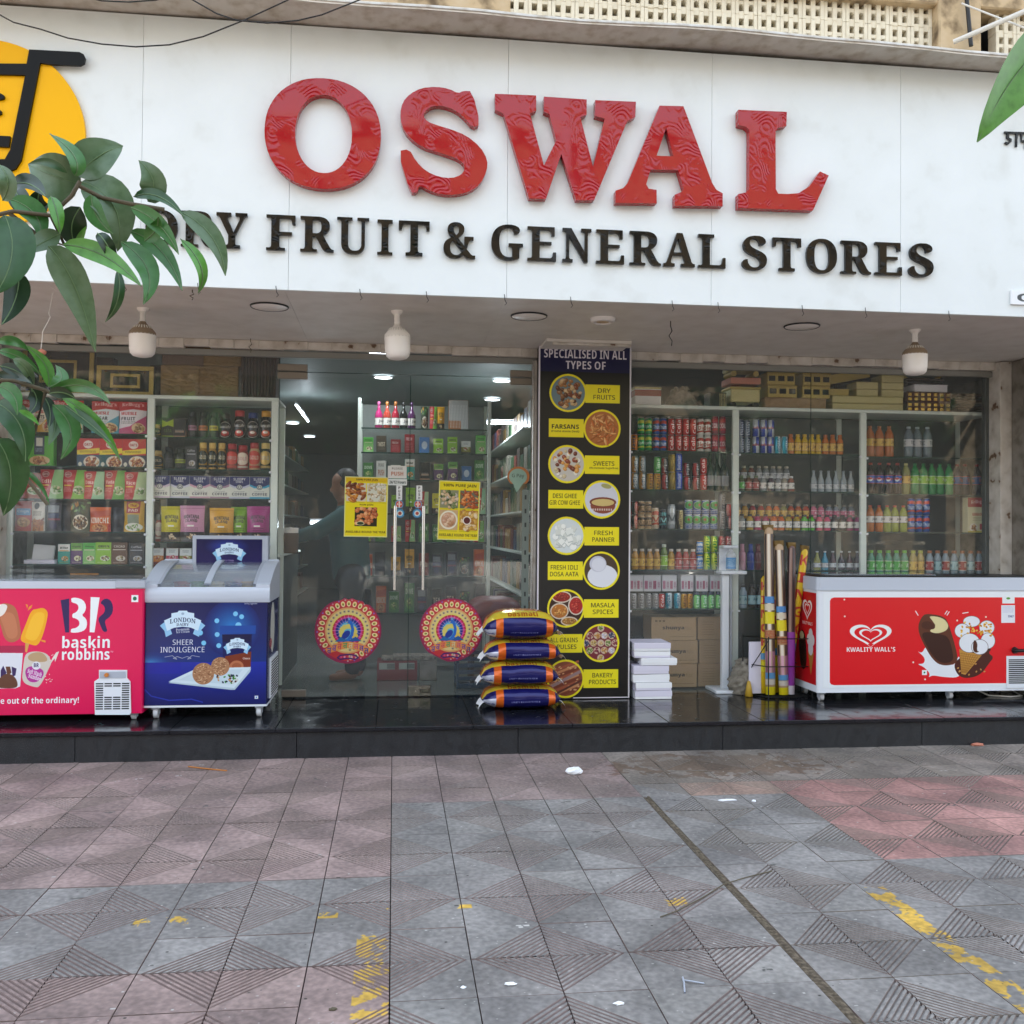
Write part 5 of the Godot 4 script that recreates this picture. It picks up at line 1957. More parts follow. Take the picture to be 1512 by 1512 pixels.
# a hollow screen block with two square holes above two arched ones
func jali_block() -> ArrayMesh:
	var b := MB.new()
	var w := 0.150
	var h := 0.163
	var d := 0.09
	for sx in [-1.0, 0.0, 1.0]:
		b.box(v3(sx * (w / 2 - 0.012), 0, 0), v3(0.024 if sx != 0 else 0.031, h, d), 0.002)
	for y in [-h / 2 + 0.011, 0.0, h / 2 - 0.011]:
		for sx in [-1.0, 1.0]:
			b.box(v3(sx * 0.034, y, -0.003), v3(0.045, 0.024, d - 0.008), 0.0)
	# arches: little corner pieces in the lower holes
	for sx in [-1.0, 1.0]:
		for s in [-1.0, 1.0]:
			var cx: float = sx * 0.034 + s * 0.0225
			b.slab(PackedVector2Array([v2(cx, -0.014), v2(cx - s * 0.020, -0.014), v2(cx - s * 0.008, -0.020), v2(cx, -0.032)]), -0.03, 0.035)
	return b.done()


# ---------------------------------------------------------------- sign

func sign_board() -> void:
	var t := thing("shop_sign", "long white shop sign with raised red and black lettering above the glass front", "sign", Vector3.ZERO)
	var xs := [-3.4, -1.393, -0.599, 0.625, 1.832, 3.007, 5.4]
	for i in xs.size() - 1:
		part("panel", boxed(v3((xs[i] + xs[i + 1]) / 2, 3.466, 1.57), v3(xs[i + 1] - xs[i] - 0.0015, 1.49, 0.02), 0.001), M.sign_panel, t)
	part("back_box", boxed(v3(1.0, 3.475, 0.80), v3(8.76, 1.47, 1.50)), M.grey_wall, t)
	# red capitals
	var z0 := 1.585
	var z1 := 1.635
	var o_out := oval(v2(-0.413, 3.587), 0.318, 0.309, 56, 2.15)
	var o_in := oval(v2(-0.410, 3.585), 0.155, 0.219, 44, 2.1)
	letter(t, o_out, [o_in], z0, z1)
	letter(t, curve(pts([0.362,3.873,0.414,3.875,0.463,3.687,0.416,3.668,0.372,3.722,0.315,3.764,0.242,3.783,0.185,3.776,0.149,3.746,0.139,3.718,0.162,3.687,0.219,3.669,0.291,3.652,0.381,3.622,0.462,3.561,0.504,3.490,0.501,3.424,0.464,3.349,0.408,3.305,0.335,3.282,0.246,3.278,0.174,3.299,0.122,3.327,0.110,3.283,0.070,3.281,-0.001,3.511,0.064,3.526,0.100,3.460,0.157,3.406,0.229,3.378,0.302,3.373,0.358,3.396,0.377,3.434,0.366,3.466,0.317,3.493,0.228,3.516,0.131,3.543,0.059,3.595,0.018,3.658,0.010,3.722,0.022,3.787,0.065,3.839,0.128,3.875,0.209,3.888,0.281,3.881,0.335,3.857]), 1), [], z0, z1)
	letter(t, pts([0.543,3.868,0.779,3.873,0.780,3.786,0.744,3.767,0.827,3.474,0.897,3.621,0.856,3.770,0.825,3.782,0.824,3.869,1.072,3.868,1.072,3.780,1.036,3.764,1.111,3.481,1.178,3.763,1.122,3.776,1.122,3.867,1.361,3.872,1.358,3.783,1.311,3.757,1.119,3.289,1.015,3.284,0.927,3.545,0.840,3.282,0.743,3.281,0.593,3.758,0.545,3.778]), [], z0, z1)
	letter(t, pts([1.501,3.858,1.643,3.863,1.818,3.422,1.843,3.385,1.881,3.366,1.881,3.290,1.594,3.280,1.594,3.344,1.636,3.362,1.647,3.382,1.613,3.489,1.450,3.483,1.424,3.396,1.439,3.371,1.486,3.367,1.487,3.288,1.244,3.279,1.244,3.350,1.289,3.367,1.314,3.397]), [pts([1.541,3.731,1.584,3.567,1.485,3.565])], z0, z1)
	letter(t, pts([1.973,3.862,2.269,3.867,2.266,3.782,2.215,3.770,2.200,3.749,2.203,3.406,2.218,3.381,2.275,3.381,2.343,3.390,2.407,3.432,2.474,3.525,2.528,3.504,2.431,3.291,1.975,3.285,1.975,3.366,2.022,3.378,2.041,3.398,2.040,3.747,2.020,3.765,1.974,3.773]), [], z0, z1)
	# black line of letters: left and right edge of each
	var row := "DRYFRUIT&GENERALSTORES"
	var ed := [-1.390, -1.194, -1.176, -0.992, -0.988, -0.822, -0.719, -0.561, -0.534, -0.350, -0.333, -0.156, -0.110, -0.025, 0.009, 0.182, 0.261, 0.441, 0.533, 0.714, 0.740, 0.906, 0.943, 1.111, 1.140, 1.304, 1.337, 1.523, 1.538, 1.726, 1.747, 1.911, 2.012, 2.163, 2.199, 2.373, 2.407, 2.595, 2.622, 2.809, 2.835, 3.004, 3.049, 3.205]
	var base := 2.940 - 0.004
	var high := 0.196
	for i in row.length():
		var over := 0.004 if row[i] in "GSOU&" else 0.0
		var l := part("letter", raised(row[i], serif, Rect2(ed[i * 2], base - over, ed[i * 2 + 1] - ed[i * 2], high + over * 2), 0.02), M.letter_black, t)
		l.position.z = 1.584
	# round yellow emblem with a trolley
	var c := v2(-2.192, 3.500)
	var e := part("emblem", MB.new().slab(oval(c, 0.508, 0.508, 64), 1.582, 1.606).done(), M.logo_yellow, t)
	var strokes := [
		[-1.974,3.959,-1.716,3.962,-1.694,3.952,-1.684,3.931,-1.690,3.901,-1.711,3.888,-1.868,3.885,-1.917,3.890,-2.006,3.356,-2.033,3.310,-2.081,3.286,-2.591,3.281,-2.592,3.332,-2.089,3.359,-2.062,3.411,-1.992,3.819,-2.566,3.796,-2.567,3.847,-1.986,3.881],
		[-2.527,3.480,-2.063,3.484,-2.069,3.425,-2.533,3.429],
		[-2.463,3.694,-2.115,3.712,-2.098,3.702,-2.097,3.687,-2.114,3.679,-2.462,3.661],
		[-2.495,3.612,-2.127,3.627,-2.110,3.617,-2.110,3.602,-2.127,3.594,-2.495,3.583]]
	for s in strokes:
		part("stroke", MB.new().slab(pts(s), 1.6065, 1.622).done(), M.logo_black, e)
	# small Devanagari word and the registration plate at the right end
	var ink: StandardMaterial3D = M.letter_black
	var dv := [[3.671,3.849,3.925,3.855,3.924,3.843,3.671,3.837], [3.688,3.842,3.702,3.843,3.702,3.813,3.719,3.806,3.719,3.790,3.693,3.767,3.671,3.778,3.679,3.787,3.697,3.784,3.706,3.797,3.684,3.808], [3.746,3.841,3.759,3.842,3.755,3.758,3.742,3.757], [3.777,3.843,3.791,3.844,3.786,3.802,3.808,3.803,3.808,3.840,3.822,3.841,3.817,3.753,3.804,3.753,3.808,3.790,3.782,3.789]]
	var word_part := part("lettering", MB.new().slab(pts(dv[0]), 1.583, 1.592).done(), ink, t)
	for i in range(1, dv.size()):
		part("stroke", MB.new().slab(pts(dv[i]), 1.583, 1.5915).done(), ink, word_part)
	var gp := MB.new().box(v3(3.842, 2.835, 1.588), v3(0.26, 0.086, 0.012), 0.001, CELL.gs_plate, Rect2(CELL.gs_plate.position, v2(0.002, 0.002)))
	part("plate", gp.done(), M.print, t)


func letter(t: Node, o: PackedVector2Array, holes: Array, z0: float, z1: float) -> void:
	part("letter", MB.new().slab(o, z0, z1, holes).done(), M.letter_red, t)


# ---------------------------------------------------------------- glass front

func pane(parent: Node, called: String, x0: float, x1: float, y0: float, y1: float) -> MeshInstance3D:
	return part(called, boxed(v3((x0 + x1) / 2, (y0 + y1) / 2, 0), v3(x1 - x0, y1 - y0, 0.008)), M.window_glass, parent)


func doors_and_windows() -> void:
	var y1 := 2.636
	var dl := -0.819
	var dm := 0.108
	var dr := 0.994
	var dt := 2.512
	var lw := thing("shop_window", "large plate glass window in front of the muesli and coffee shelves", "window", Vector3.ZERO)
	pane(lw, "glass_pane", -2.80, dl - 0.005, STEP + 0.004, y1)
	part("frame", boxed(v3(-2.82, 1.41, -0.01), v3(0.06, 2.44, 0.05), 0.003), M.window_frame, lw)
	part("edge", boxed(v3(dl - 0.004, 1.41, 0), v3(0.0025, 2.45, 0.010)), M.glass_edge, lw)
	var rw := thing("shop_window", "large plate glass window in front of the soft drink shelves", "window", Vector3.ZERO)
	var xa := 1.712
	var xm := 3.145
	var xb := 4.693
	pane(rw, "glass_pane", xa, xm - 0.0015, STEP + 0.004, y1)
	pane(rw, "glass_pane", xm + 0.0015, xb, STEP + 0.004, y1)
	part("edge", boxed(v3(xm, 1.41, 0), v3(0.0022, 2.45, 0.009)), M.glass_edge, rw)
	part("frame", boxed(v3(4.614, 1.41, -0.03), v3(0.085, 2.45, 0.05), 0.003), M.back_panel, rw)
	var lb := thing("light_batten", "long white unlit light batten under the ceiling above the gold boxes", "lamp", v3(3.111, 2.708, -0.14))
	part("housing", boxed(Vector3.ZERO, v3(1.72, 0.035, 0.05), 0.006), M.white_plastic, lb)
	part("tube", MB.new().bar(v3(-0.82, -0.024, 0.0), v3(0.82, -0.024, 0.0), 0.012, -1, 10).done(), M.bulb_white, lb)
	var tr := thing("transom_window", "low glass transom above the two glass doors", "window", Vector3.ZERO)
	pane(tr, "glass_pane", dl, dr, dt + 0.003, y1)
	part("edge", boxed(v3((dl + dr) / 2, dt + 0.001, 0), v3(dr - dl, 0.003, 0.010)), M.glass_edge, tr)
	part("frame", boxed(v3(dr + 0.028, 1.41, 0.02), v3(0.052, 2.45, 0.07), 0.004), M.peeling_paint, tr)
	part("frame", boxed(v3(dr + 0.006, 1.41, 0.035), v3(0.008, 2.45, 0.05), 0.002), M.steel, tr)
	# two frameless doors
	for s in 2:
		var a: float = dl + 0.003 if s == 0 else dm + 0.0015
		var b: float = dm - 0.0015 if s == 0 else dr
		var d := thing("glass_door", "left glass door leaf with a steel pull handle" if s == 0 else "right glass door leaf with floor lock and steel pull handle", "door", Vector3.ZERO, 0.0, "glass doors of the shop")
		pane(d, "glass_pane", a, b, STEP + 0.012, dt)
		part("edge", boxed(v3(b if s == 0 else a, (STEP + dt) / 2, 0), v3(0.0022, dt - STEP - 0.02, 0.0095)), M.glass_edge, d)
		var hx: float = 0.006 if s == 0 else 0.209
		var hb := part("handle", MB.new().bar(v3(hx, 0.958, 0.05), v3(hx, 1.561, 0.05), 0.0125, -1, 14).done(), M.steel, d)
		for hy in [1.021, 1.497]:
			part("standoff", MB.new().bar(v3(hx, hy, 0.003), v3(hx, hy, 0.045), 0.007, -1, 10).done(), M.steel, hb)
		# top patch fittings
		var px: float = -0.732 if s == 0 else 0.914
		var pw: float = 0.21 if s == 0 else 0.16
		part("patch_fitting", boxed(v3(px, dt - 0.027, 0), v3(pw, 0.05, 0.034), 0.004), M.satin_fitting, d)
		part("patch_fitting", boxed(v3(px, dt + 0.030, 0), v3(pw, 0.05, 0.034), 0.004), M.satin_fitting, d)
		if s == 0:
			part("patch_fitting", boxed(v3(-0.697, STEP + 0.036, 0), v3(0.17, 0.05, 0.034), 0.004), M.satin_fitting, d)
		else:
			var lock := part("lock", boxed(v3(0.191, STEP + 0.045, 0), v3(0.165, 0.078, 0.036), 0.004), M.steel, d)
			part("cylinder", boxed(v3(0.230, STEP + 0.047, 0.018), v3(0.07, 0.036, 0.014), 0.006), M.chrome, lock)
	door_stickers()
	# the board of specialities on its pillar
	var p := thing("pillar", "narrow pillar between the doors and the drinks window, boxed in black", "pillar", Vector3.ZERO)
	var x0 := 1.019
	var x1 := 1.698
	part("casing", boxed(v3((x0 + x1) / 2, (STEP + SOFFIT) / 2, 0.085), v3(x1 - x0 - 0.012, SOFFIT - STEP, 0.18), 0.002), M.dark_plastic, p)
	var bd := thing("menu_board", "tall black board listing dry fruits, farsans, sweets and other specialities in yellow", "sign", Vector3.ZERO)
	var top := 2.748
	var bot := STEP + 0.006
	part("board", boxed(v3((x0 + x1) / 2, (top + bot) / 2, 0.183), v3(x1 - x0, top - bot, 0.012), 0.001), M.paper_lilac, bd)
	var q := MB.new()
	q.quad(v3(x0 + 0.003, bot + 0.002, 0.1925), v3(x1 - 0.003, bot + 0.002, 0.1925), v3(x1 - 0.003, top - 0.002, 0.1925), v3(x0 + 0.003, top - 0.002, 0.1925))
	q.quad(v3(x1 - 0.003, bot + 0.002, 0.1905), v3(x0 + 0.003, bot + 0.002, 0.1905), v3(x0 + 0.003, top - 0.002, 0.1905), v3(x1 - 0.003, top - 0.002, 0.1905))
	part("printed_sheet", q.done(), M.poster_print, bd)


# a thin printed sheet stuck on the outside of the glass
func decal(called: String, label: String, category: String, c: Vector2, w: float, h: float, m: Material, r := Rect2(0, 0, 1, 1), turn := 0.0, group := "") -> void:
	var b := MB.new()
	b.box(Vector3.ZERO, v3(w, h, 0.0012), 0.0, r, Rect2(r.get_center(), v2(0.001, 0.001)))
	var o := part(called, b.done(), m, null, v3(c.x, c.y, 0.0056))
	o.rotation.z = turn
	tag(o, label, category, group)


func disc_decal(called: String, label: String, c: Vector2, rad: float, m: Material, r := Rect2(0, 0, 1, 1), ragged := 0.0, group := "", category := "sticker") -> void:
	var b := MB.new()
	var n := 56
	for i in n:
		var p := []
		for k in [i, i + 1]:
			var t: float = TAU * k / n
			var rr := 1.0
			if ragged > 0.0 and t > 0.9 and t < 2.1:
				rr = 1.0 - ragged * (0.5 + 0.5 * sin(k * 3.7)) * 0.7
			if ragged < 0.0 and t > 3.9 and t < 4.6:
				rr = 1.0 + ragged * sin((t - 3.9) / 0.7 * PI)
			p.append(v2(cos(t), sin(t)) * rr)
		var mid := r.get_center()
		var half := r.size * 0.5
		var a := v3(p[0].x * rad, p[0].y * rad, 0.0006)
		var d := v3(p[1].x * rad, p[1].y * rad, 0.0006)
		b.tri(v3(0, 0, 0.0006), a, d, mid, mid + v2(p[0].x, -p[0].y) * half, mid + v2(p[1].x, -p[1].y) * half)
		b.tri(v3(0, 0, -0.0006), d - v3(0, 0, 0.0012), a - v3(0, 0, 0.0012), mid, mid, mid)
		b.quad(a - v3(0, 0, 0.0012), d - v3(0, 0, 0.0012), d, a, mid, mid, mid, mid)
	var o := part(called, b.done(), m, null, v3(c.x, c.y, 0.0056))
	tag(o, label, category, group)


func door_stickers() -> void:
	disc_decal("peacock_sticker", "round peacock welcome sticker with a torn top edge on the left door", v2(-0.320, 0.665), 0.236, M.peacock_print, Rect2(0, 0, 1, 1), 0.10, "peacock stickers")
	disc_decal("peacock_sticker", "round peacock welcome sticker low on the right door beside the rice bags", v2(0.417, 0.666), 0.229, M.peacock_print, Rect2(0, 0, 1, 1), -0.05, "peacock stickers")
	decal("food_poster", "yellow poster with three food pictures and the words NON JAIN on left door", "poster", v2(-0.202, 1.552), 0.308, 0.432, M.jain_print_0, Rect2(0, 0, 1, 1), -0.012, "yellow food posters")
	decal("food_poster", "yellow poster with four food pictures on the right door", "poster", v2(0.466, 1.532), 0.300, 0.430, M.jain_print_1, Rect2(0, 0, 1, 1), -0.025, "yellow food posters")
	decal("push_sign", "small pale PUSH sign above the handle on the left door", "sign", v2(0.018, 1.806), 0.135, 0.090, M.print, CELL.push_plate)
	decal("hours_sign", "thin white opening hours sticker under the PUSH sign", "sign", v2(0.021, 1.733), 0.135, 0.045, M.print, CELL.hours_plate)
	decal("push_strip", "white upright PUSH strip above the left handle", "sticker", v2(0.034, 1.657), 0.042, 0.105, M.print, CELL.push_strip)
	decal("push_strip", "white upright PUSH strip above the right handle", "sticker", v2(0.178, 1.659), 0.042, 0.105, M.print, CELL.push_strip)
	disc_decal("round_sticker", "upper small red round sticker beside the left handle", v2(0.035, 1.574), 0.030, M.print, CELL.round_sticker)
	disc_decal("round_sticker", "lower small blue round sticker beside the left handle", v2(0.040, 1.508), 0.032, M.print, CELL.round_sticker_blue)
	disc_decal("round_sticker", "upper small red round sticker beside the right handle", v2(0.169, 1.575), 0.028, M.print, CELL.round_sticker)
	disc_decal("round_sticker", "lower small blue round sticker beside the right handle", v2(0.164, 1.509), 0.032, M.print, CELL.round_sticker_blue)
	# a pin-shaped payment sticker
	var c := v2(0.898, 1.784)
	var o := PackedVector2Array()
	for i in 28:
		var t := -0.3 * PI + 1.6 * PI * i / 27.0
		o.append(v2(cos(t), sin(t)) * v2(0.066, 0.060))
	o.append(v2(-0.01, -0.115))
	var mesh := MB.new().slab(o, -0.0006, 0.0006)
	var pay := part("payment_sticker", mesh.done(), M.paint_pay if M.has("paint_pay") else mk("paint_pay", "#8fae9e", 0.4), null, v3(c.x, c.y, 0.0056))
	tag(pay, "pale green pin-shaped G Pay sticker at the right door's edge", "sticker")
	var rim := PackedVector2Array()
	for i in 24:
		var t := -0.25 * PI + 1.5 * PI * i / 23.0
		rim.append(v2(cos(t), sin(t)) * v2(0.082, 0.074) + v2(0.004, 0.002))
	part("rim", MB.new().slab(rim, -0.0022, -0.0008).done(), mk("paint_rim", "#b8703a", 0.4), pay)
	var tx := part("lettering", raised("G Pay", sans_regular, Rect2(-0.045, -0.012, 0.09, 0.034), 0.0006), M.dark_plastic, pay)
	tx.position.z = 0.0007
	decal("film_strip", "narrow grey film strip with dark marks down the right door's edge", "sticker", v2(0.955, 1.011), 0.052, 1.36, M.print, CELL.film_strip)


# ---------------------------------------------------------------- shelf units

func shelf_unit(called: String, label: String, posts: Array, top: float, bays: Array, y_low: float, rail_from: float, rail_to: float) -> Node3D:
	var t := thing(called, label, "shelf", Vector3.ZERO)
	var zf := -0.17
	var zb := -0.60
	for x in posts:
		for z in [zf, zb]:
			part("post", boxed(v3(x, (top + STEP) / 2, z), v3(0.05, top - STEP - 0.002, 0.03), 0.004), M.shelf_frame, t)
	part("top_rail", boxed(v3((rail_from + rail_to) / 2, top + 0.012, zf), v3(rail_to - rail_from, 0.026, 0.034), 0.004), M.shelf_frame, t)
	part("top_board", boxed(v3((rail_from + rail_to) / 2, top + 0.010, (zf + zb) / 2 - 0.02), v3(rail_to - rail_from, 0.016, zf - zb - 0.03), 0.002), M.shelf_frame, t)
	for i in bays.size():
		var a: float = posts[i] + 0.027
		var b: float = posts[i + 1] - 0.027
		part("back_board", boxed(v3((a + b) / 2, (top + STEP) / 2, zb + 0.02), v3(b - a, top - STEP - 0.02, 0.012)), M.back_panel, t)
		for y in bays[i]:
			var s := part("shelf", boxed(v3((a + b) / 2, y - 0.005, (zf + zb) / 2 + 0.02), v3(b - a, 0.009, zf - zb - 0.06), 0.0), M.shelf_glass, t)
			part("front_edge", boxed(v3((a + b) / 2, y - 0.005, zf - 0.004), v3(b - a, 0.0094, 0.006)), M.glass_edge, s)
			for x in [a, b]:
				part("clip", boxed(v3(x, y - 0.018, zf + 0.016), v3(0.02, 0.016, 0.016), 0.003), M.white_plastic, s)
	return t


func shelves() -> void:
	shelf_unit("display_shelf", "pale green framed glass shelves full of cereal packs and coffee jars", [-2.702, -1.742, -0.871], 2.32, [[2.064, 1.826, 1.592, 1.359, 1.126, 0.94], [2.049, 1.818, 1.606, 1.291, 1.0]], 0.2, -2.766, -0.842)
	shelf_unit("display_shelf", "pale green framed glass shelves full of cans and bottled drinks", [1.758, 2.611, 3.648, 4.695], 2.335, [[2.011, 1.714, 1.412, 1.100, 0.803], [2.006, 1.712, 1.408, 1.098, 0.803], [1.995, 1.702, 1.402, 1.072]], 0.2, 1.758, 4.741)


# ---------------------------------------------------------------- under the sign

func soffit_fittings() -> void:
	var spots := [[-0.752, 1.164, "flat round ceiling light left of the door, switched off"], [0.814, 1.148, "flat round ceiling light above the black board, switched off"], [2.585, 1.125, "flat round ceiling light above the drinks window, switched off"]]
	for s in spots:
		var t := thing("ceiling_light", s[2], "lamp", v3(s[0], SOFFIT, s[1]), 0.0, "round lights under the sign")
		part("ring", MB.new().lathe([v2(0.106, -0.001), v2(0.109, -0.010), v2(0.113, -0.006), v2(0.114, -0.001)], 36).done(), M.dark_plastic, t)
		part("diffuser", MB.new().lathe([v2(0.0, -0.009), v2(0.1, -0.009), v2(0.107, -0.006)], 36).done(), M.bulb_white, t)
	var d := thing("downlight", "small round yellowish downlight above the black board", "lamp", v3(1.279, 2.720, 1.143))
	part("ring", MB.new().lathe([v2(0.05, -0.001), v2(0.055, -0.03), v2(0.075, -0.02), v2(0.08, -0.001)], 28).done(), M.bulb_white, d)
	part("lens", MB.new().lathe([v2(0.0, -0.026), v2(0.04, -0.024), v2(0.052, -0.002)], 24).done(), mk("cream_lens", "#c9ab86", 0.4), d)
	var bulbs := [[v3(-1.523, 2.720, 0.989), "white lamp bulb hanging over the left window", 0.0], [v3(0.003, 2.720, 1.154), "ribbed white lamp bulb hanging in front of the doors", 0.03], [v3(3.358, 2.720, 1.119), "white lamp bulb hanging over the drinks window", 0.0]]
	for i in 3:
		var at: Vector3 = bulbs[i][0]
		var t := thing("lamp_bulb", bulbs[i][1], "bulb", at, 0.0, "bulbs hanging under the sign")
		t.rotation.z = bulbs[i][2]
		part("ceiling_rose", MB.new().lathe([v2(0.0, -0.022), v2(0.026, -0.02), v2(0.034, -0.008), v2(0.036, -0.0005)], 20).done(), M.bulb_white, t)
		part("socket", MB.new().lathe([v2(0.016, -0.085), v2(0.02, -0.07), v2(0.016, -0.06), v2(0.02, -0.05), v2(0.016, -0.04), v2(0.02, -0.02)], 16).done(), M.bulb_white if i else M.white_wire, t)
		var neck := MB.new().lathe([v2(0.079, -0.165), v2(0.076, -0.145), v2(0.05, -0.115), v2(0.024, -0.095), v2(0.016, -0.08)], 28)
		part("heat_sink", neck.done(), M.bulb_neck if i != 1 else M.bulb_white, t)
		var fins := MB.new()
		for k in 22:
			var a := TAU * k / 22.0
			var u := v3(cos(a), 0, sin(a))
			var v := v3(-sin(a), 0, cos(a)) * 0.003
			fins.quad(u * 0.081 + v + v3(0, -0.166, 0), u * 0.081 - v + v3(0, -0.166, 0), u * 0.05 - v + v3(0, -0.108, 0), u * 0.05 + v + v3(0, -0.108, 0))
			fins.quad(u * 0.070 + v + v3(0, -0.166, 0), u * 0.081 + v + v3(0, -0.166, 0), u * 0.05 + v + v3(0, -0.108, 0), u * 0.045 + v + v3(0, -0.108, 0))
			fins.quad(u * 0.081 - v + v3(0, -0.166, 0), u * 0.070 - v + v3(0, -0.166, 0), u * 0.045 - v + v3(0, -0.108, 0), u * 0.05 - v + v3(0, -0.108, 0))
		part("fins", fins.done(), M.white_wire, t)
		part("globe", MB.new().lathe([v2(0.0, -0.298), v2(0.03, -0.297), v2(0.056, -0.29), v2(0.07, -0.275), v2(0.076, -0.25), v2(0.079, -0.165)], 32).done(), M.bulb_white, t)
	# hanging board above the poster
	var hb := thing("header_board", "pale board fixed to the ceiling above the black menu board", "board", Vector3.ZERO)
	var x0 := 1.028
	var x1 := 1.631
	part("board", boxed(v3((x0 + x1) / 2, SOFFIT - 0.012, 0.33), v3(x1 - x0, 0.022, 0.28), 0.003), M.soffit_panel, hb)
	part("batten", boxed(v3((x0 + x1) / 2 + 0.02, SOFFIT - 0.034, 0.46), v3(x1 - x0 - 0.05, 0.02, 0.025), 0.004), M.peeling_paint, hb)
	# garland end on a thread, and stray threads
	var g := thing("hanging_charm", "small white and orange charm hanging on a thread at the left", "charm", v3(-1.933, 2.720, 1.320))
	part("thread", MB.new().tube([Vector3.ZERO, v3(-0.02, -0.12, 0), v3(-0.012, -0.14, 0), v3(-0.05, -0.22, 0), v3(-0.06, -0.33, 0)], 0.0022, 5).done(), M.white_wire, g)
	part("bead", MB.new().lathe([v2(0.0, -0.36), v2(0.022, -0.35), v2(0.026, -0.335), v2(0.0, -0.32)], 10, v3(-0.055, 0, 0)).done(), M.salmon_card, g)
	for q in [[v3(1.717, 2.720, 1.132), "black twisted thread hanging from the ceiling beside the black board", 0.16], [v3(-1.130, 2.720, 1.506), "short pale thread end at the sign's lower edge on the left", 0.06], [v3(-1.011, 2.720, 0.116), "tiny dry garland knot above the brown stack", 0.1]]:
		var p: Array = [Vector3.ZERO]
		for k in 5:
			p.append(v3(0.012 * sin(k * 2.3), -q[2] * (k + 1) / 5.0, 0.004 * k))
		var th := part("thread", MB.new().tube(p, 0.003, 5).done(), M.black_wire if q[2] > 0.12 else M.twig, null, q[0])
		tag(th, q[1], "thread")
	# bent wire ends along the sign's lower edge
	var wires := thing("wire_hooks", "small bent wire ends along the lower edge of the sign", "wire", v3(0, SOFFIT, 1.575))
	for i in 13:
		var x := -2.0 + i * 0.44 + rng.randf_range(-0.1, 0.1)
		part("hook", MB.new().tube([v3(x, 0.02, 0.012), v3(x + 0.004, -0.012, 0.010), v3(x + 0.014, -0.03, 0.006), v3(x + 0.004, -0.04, 0.004)], 0.002, 4).done(), M.black_wire, wires)


# ---------------------------------------------------------------- things on the platform

func front_objects() -> void:
	rice_bags()
	white_boxes()
	cartons()
	sanitizer_stand()
	incense_rack()


# a filled plastic sack lying on its side, ends gathered
func rice_bag_mesh(hw: float, hh: float, hd: float, sd: int, edge := 0.36) -> ArrayMesh:
	var r := RandomNumberGenerator.new()
	r.seed = sd
	var n := FastNoiseLite.new()
	n.seed = sd
	n.frequency = 5.0
	var rings := 22
	var seg := 24
	var pos := []
	for i in rings + 1:
		var u := i / float(rings) * 2.0 - 1.0
		var e := pow(maxf(0.0, 1.0 - pow(absf(u), 3.4)), 0.5)
		e = maxf(e, 0.07)
		var row := []
		for k in seg + 1:
			var a := TAU * k / seg - PI / 2      # from below, out to the front, over the top
			var cy := sin(a)
			var cz := cos(a)
			var flat := 0.86 if cy < 0 else 1.0
			var yy := signf(cy) * pow(absf(cy), 0.75) * hh * e * flat
			var zz := signf(cz) * pow(absf(cz), 0.8) * hd * (0.35 + 0.65 * e)
			var p := v3(u * hw, yy + 0.86 * hh - (1.0 - e) * hh * 0.28, zz)
			var w := n.get_noise_3d(p.x, p.y * 2.0, p.z) * 0.010 + sin(u * 44.0 + cy * 3.0) * 0.0022 * (1.0 - e)
			p += v3(0, cy, cz) * w
			row.append(p)
		pos.append(row)
	var b := MB.new()
	b.smooth()
	var f: Rect2 = CELL.rice_bag
	var tp: Rect2 = CELL.rice_top
	for i in rings:
		for k in seg:
			var fk := float(k) / seg
			var fk1 := float(k + 1) / seg
			var c := f if fk < edge or fk > 1.0 - edge else tp
			var v0 := 0.0
			var v1 := 0.0
			if c == f:
				v0 = f.end.y - f.size.y * clampf((fk if fk < 0.5 else 1.0 - fk) / edge, 0, 1)
				v1 = f.end.y - f.size.y * clampf((fk1 if fk < 0.5 else 1.0 - fk1) / edge, 0, 1)
			else:
				v0 = tp.end.y - tp.size.y * (fk - edge) / (1.0 - 2.0 * edge)
				v1 = tp.end.y - tp.size.y * (fk1 - edge) / (1.0 - 2.0 * edge)
			var u0 := c.position.x + c.size.x * i / rings
			var u1 := c.position.x + c.size.x * (i + 1) / rings
			b.quad(pos[i][k], pos[i + 1][k], pos[i + 1][k + 1], pos[i][k + 1], v2(u0, v0), v2(u1, v0), v2(u1, v1), v2(u0, v1))
	# gathered ends
	for s in [0, rings]:
		var c := Vector3.ZERO
		for k in seg:
			c += pos[s][k] / seg
		for k in seg:
			if s == 0:
				b.tri(c, pos[s][k + 1], pos[s][k], f.position, f.position, f.position)
			else:
				b.tri(c, pos[s][k], pos[s][k + 1], f.position, f.position, f.position)
	return b.done()


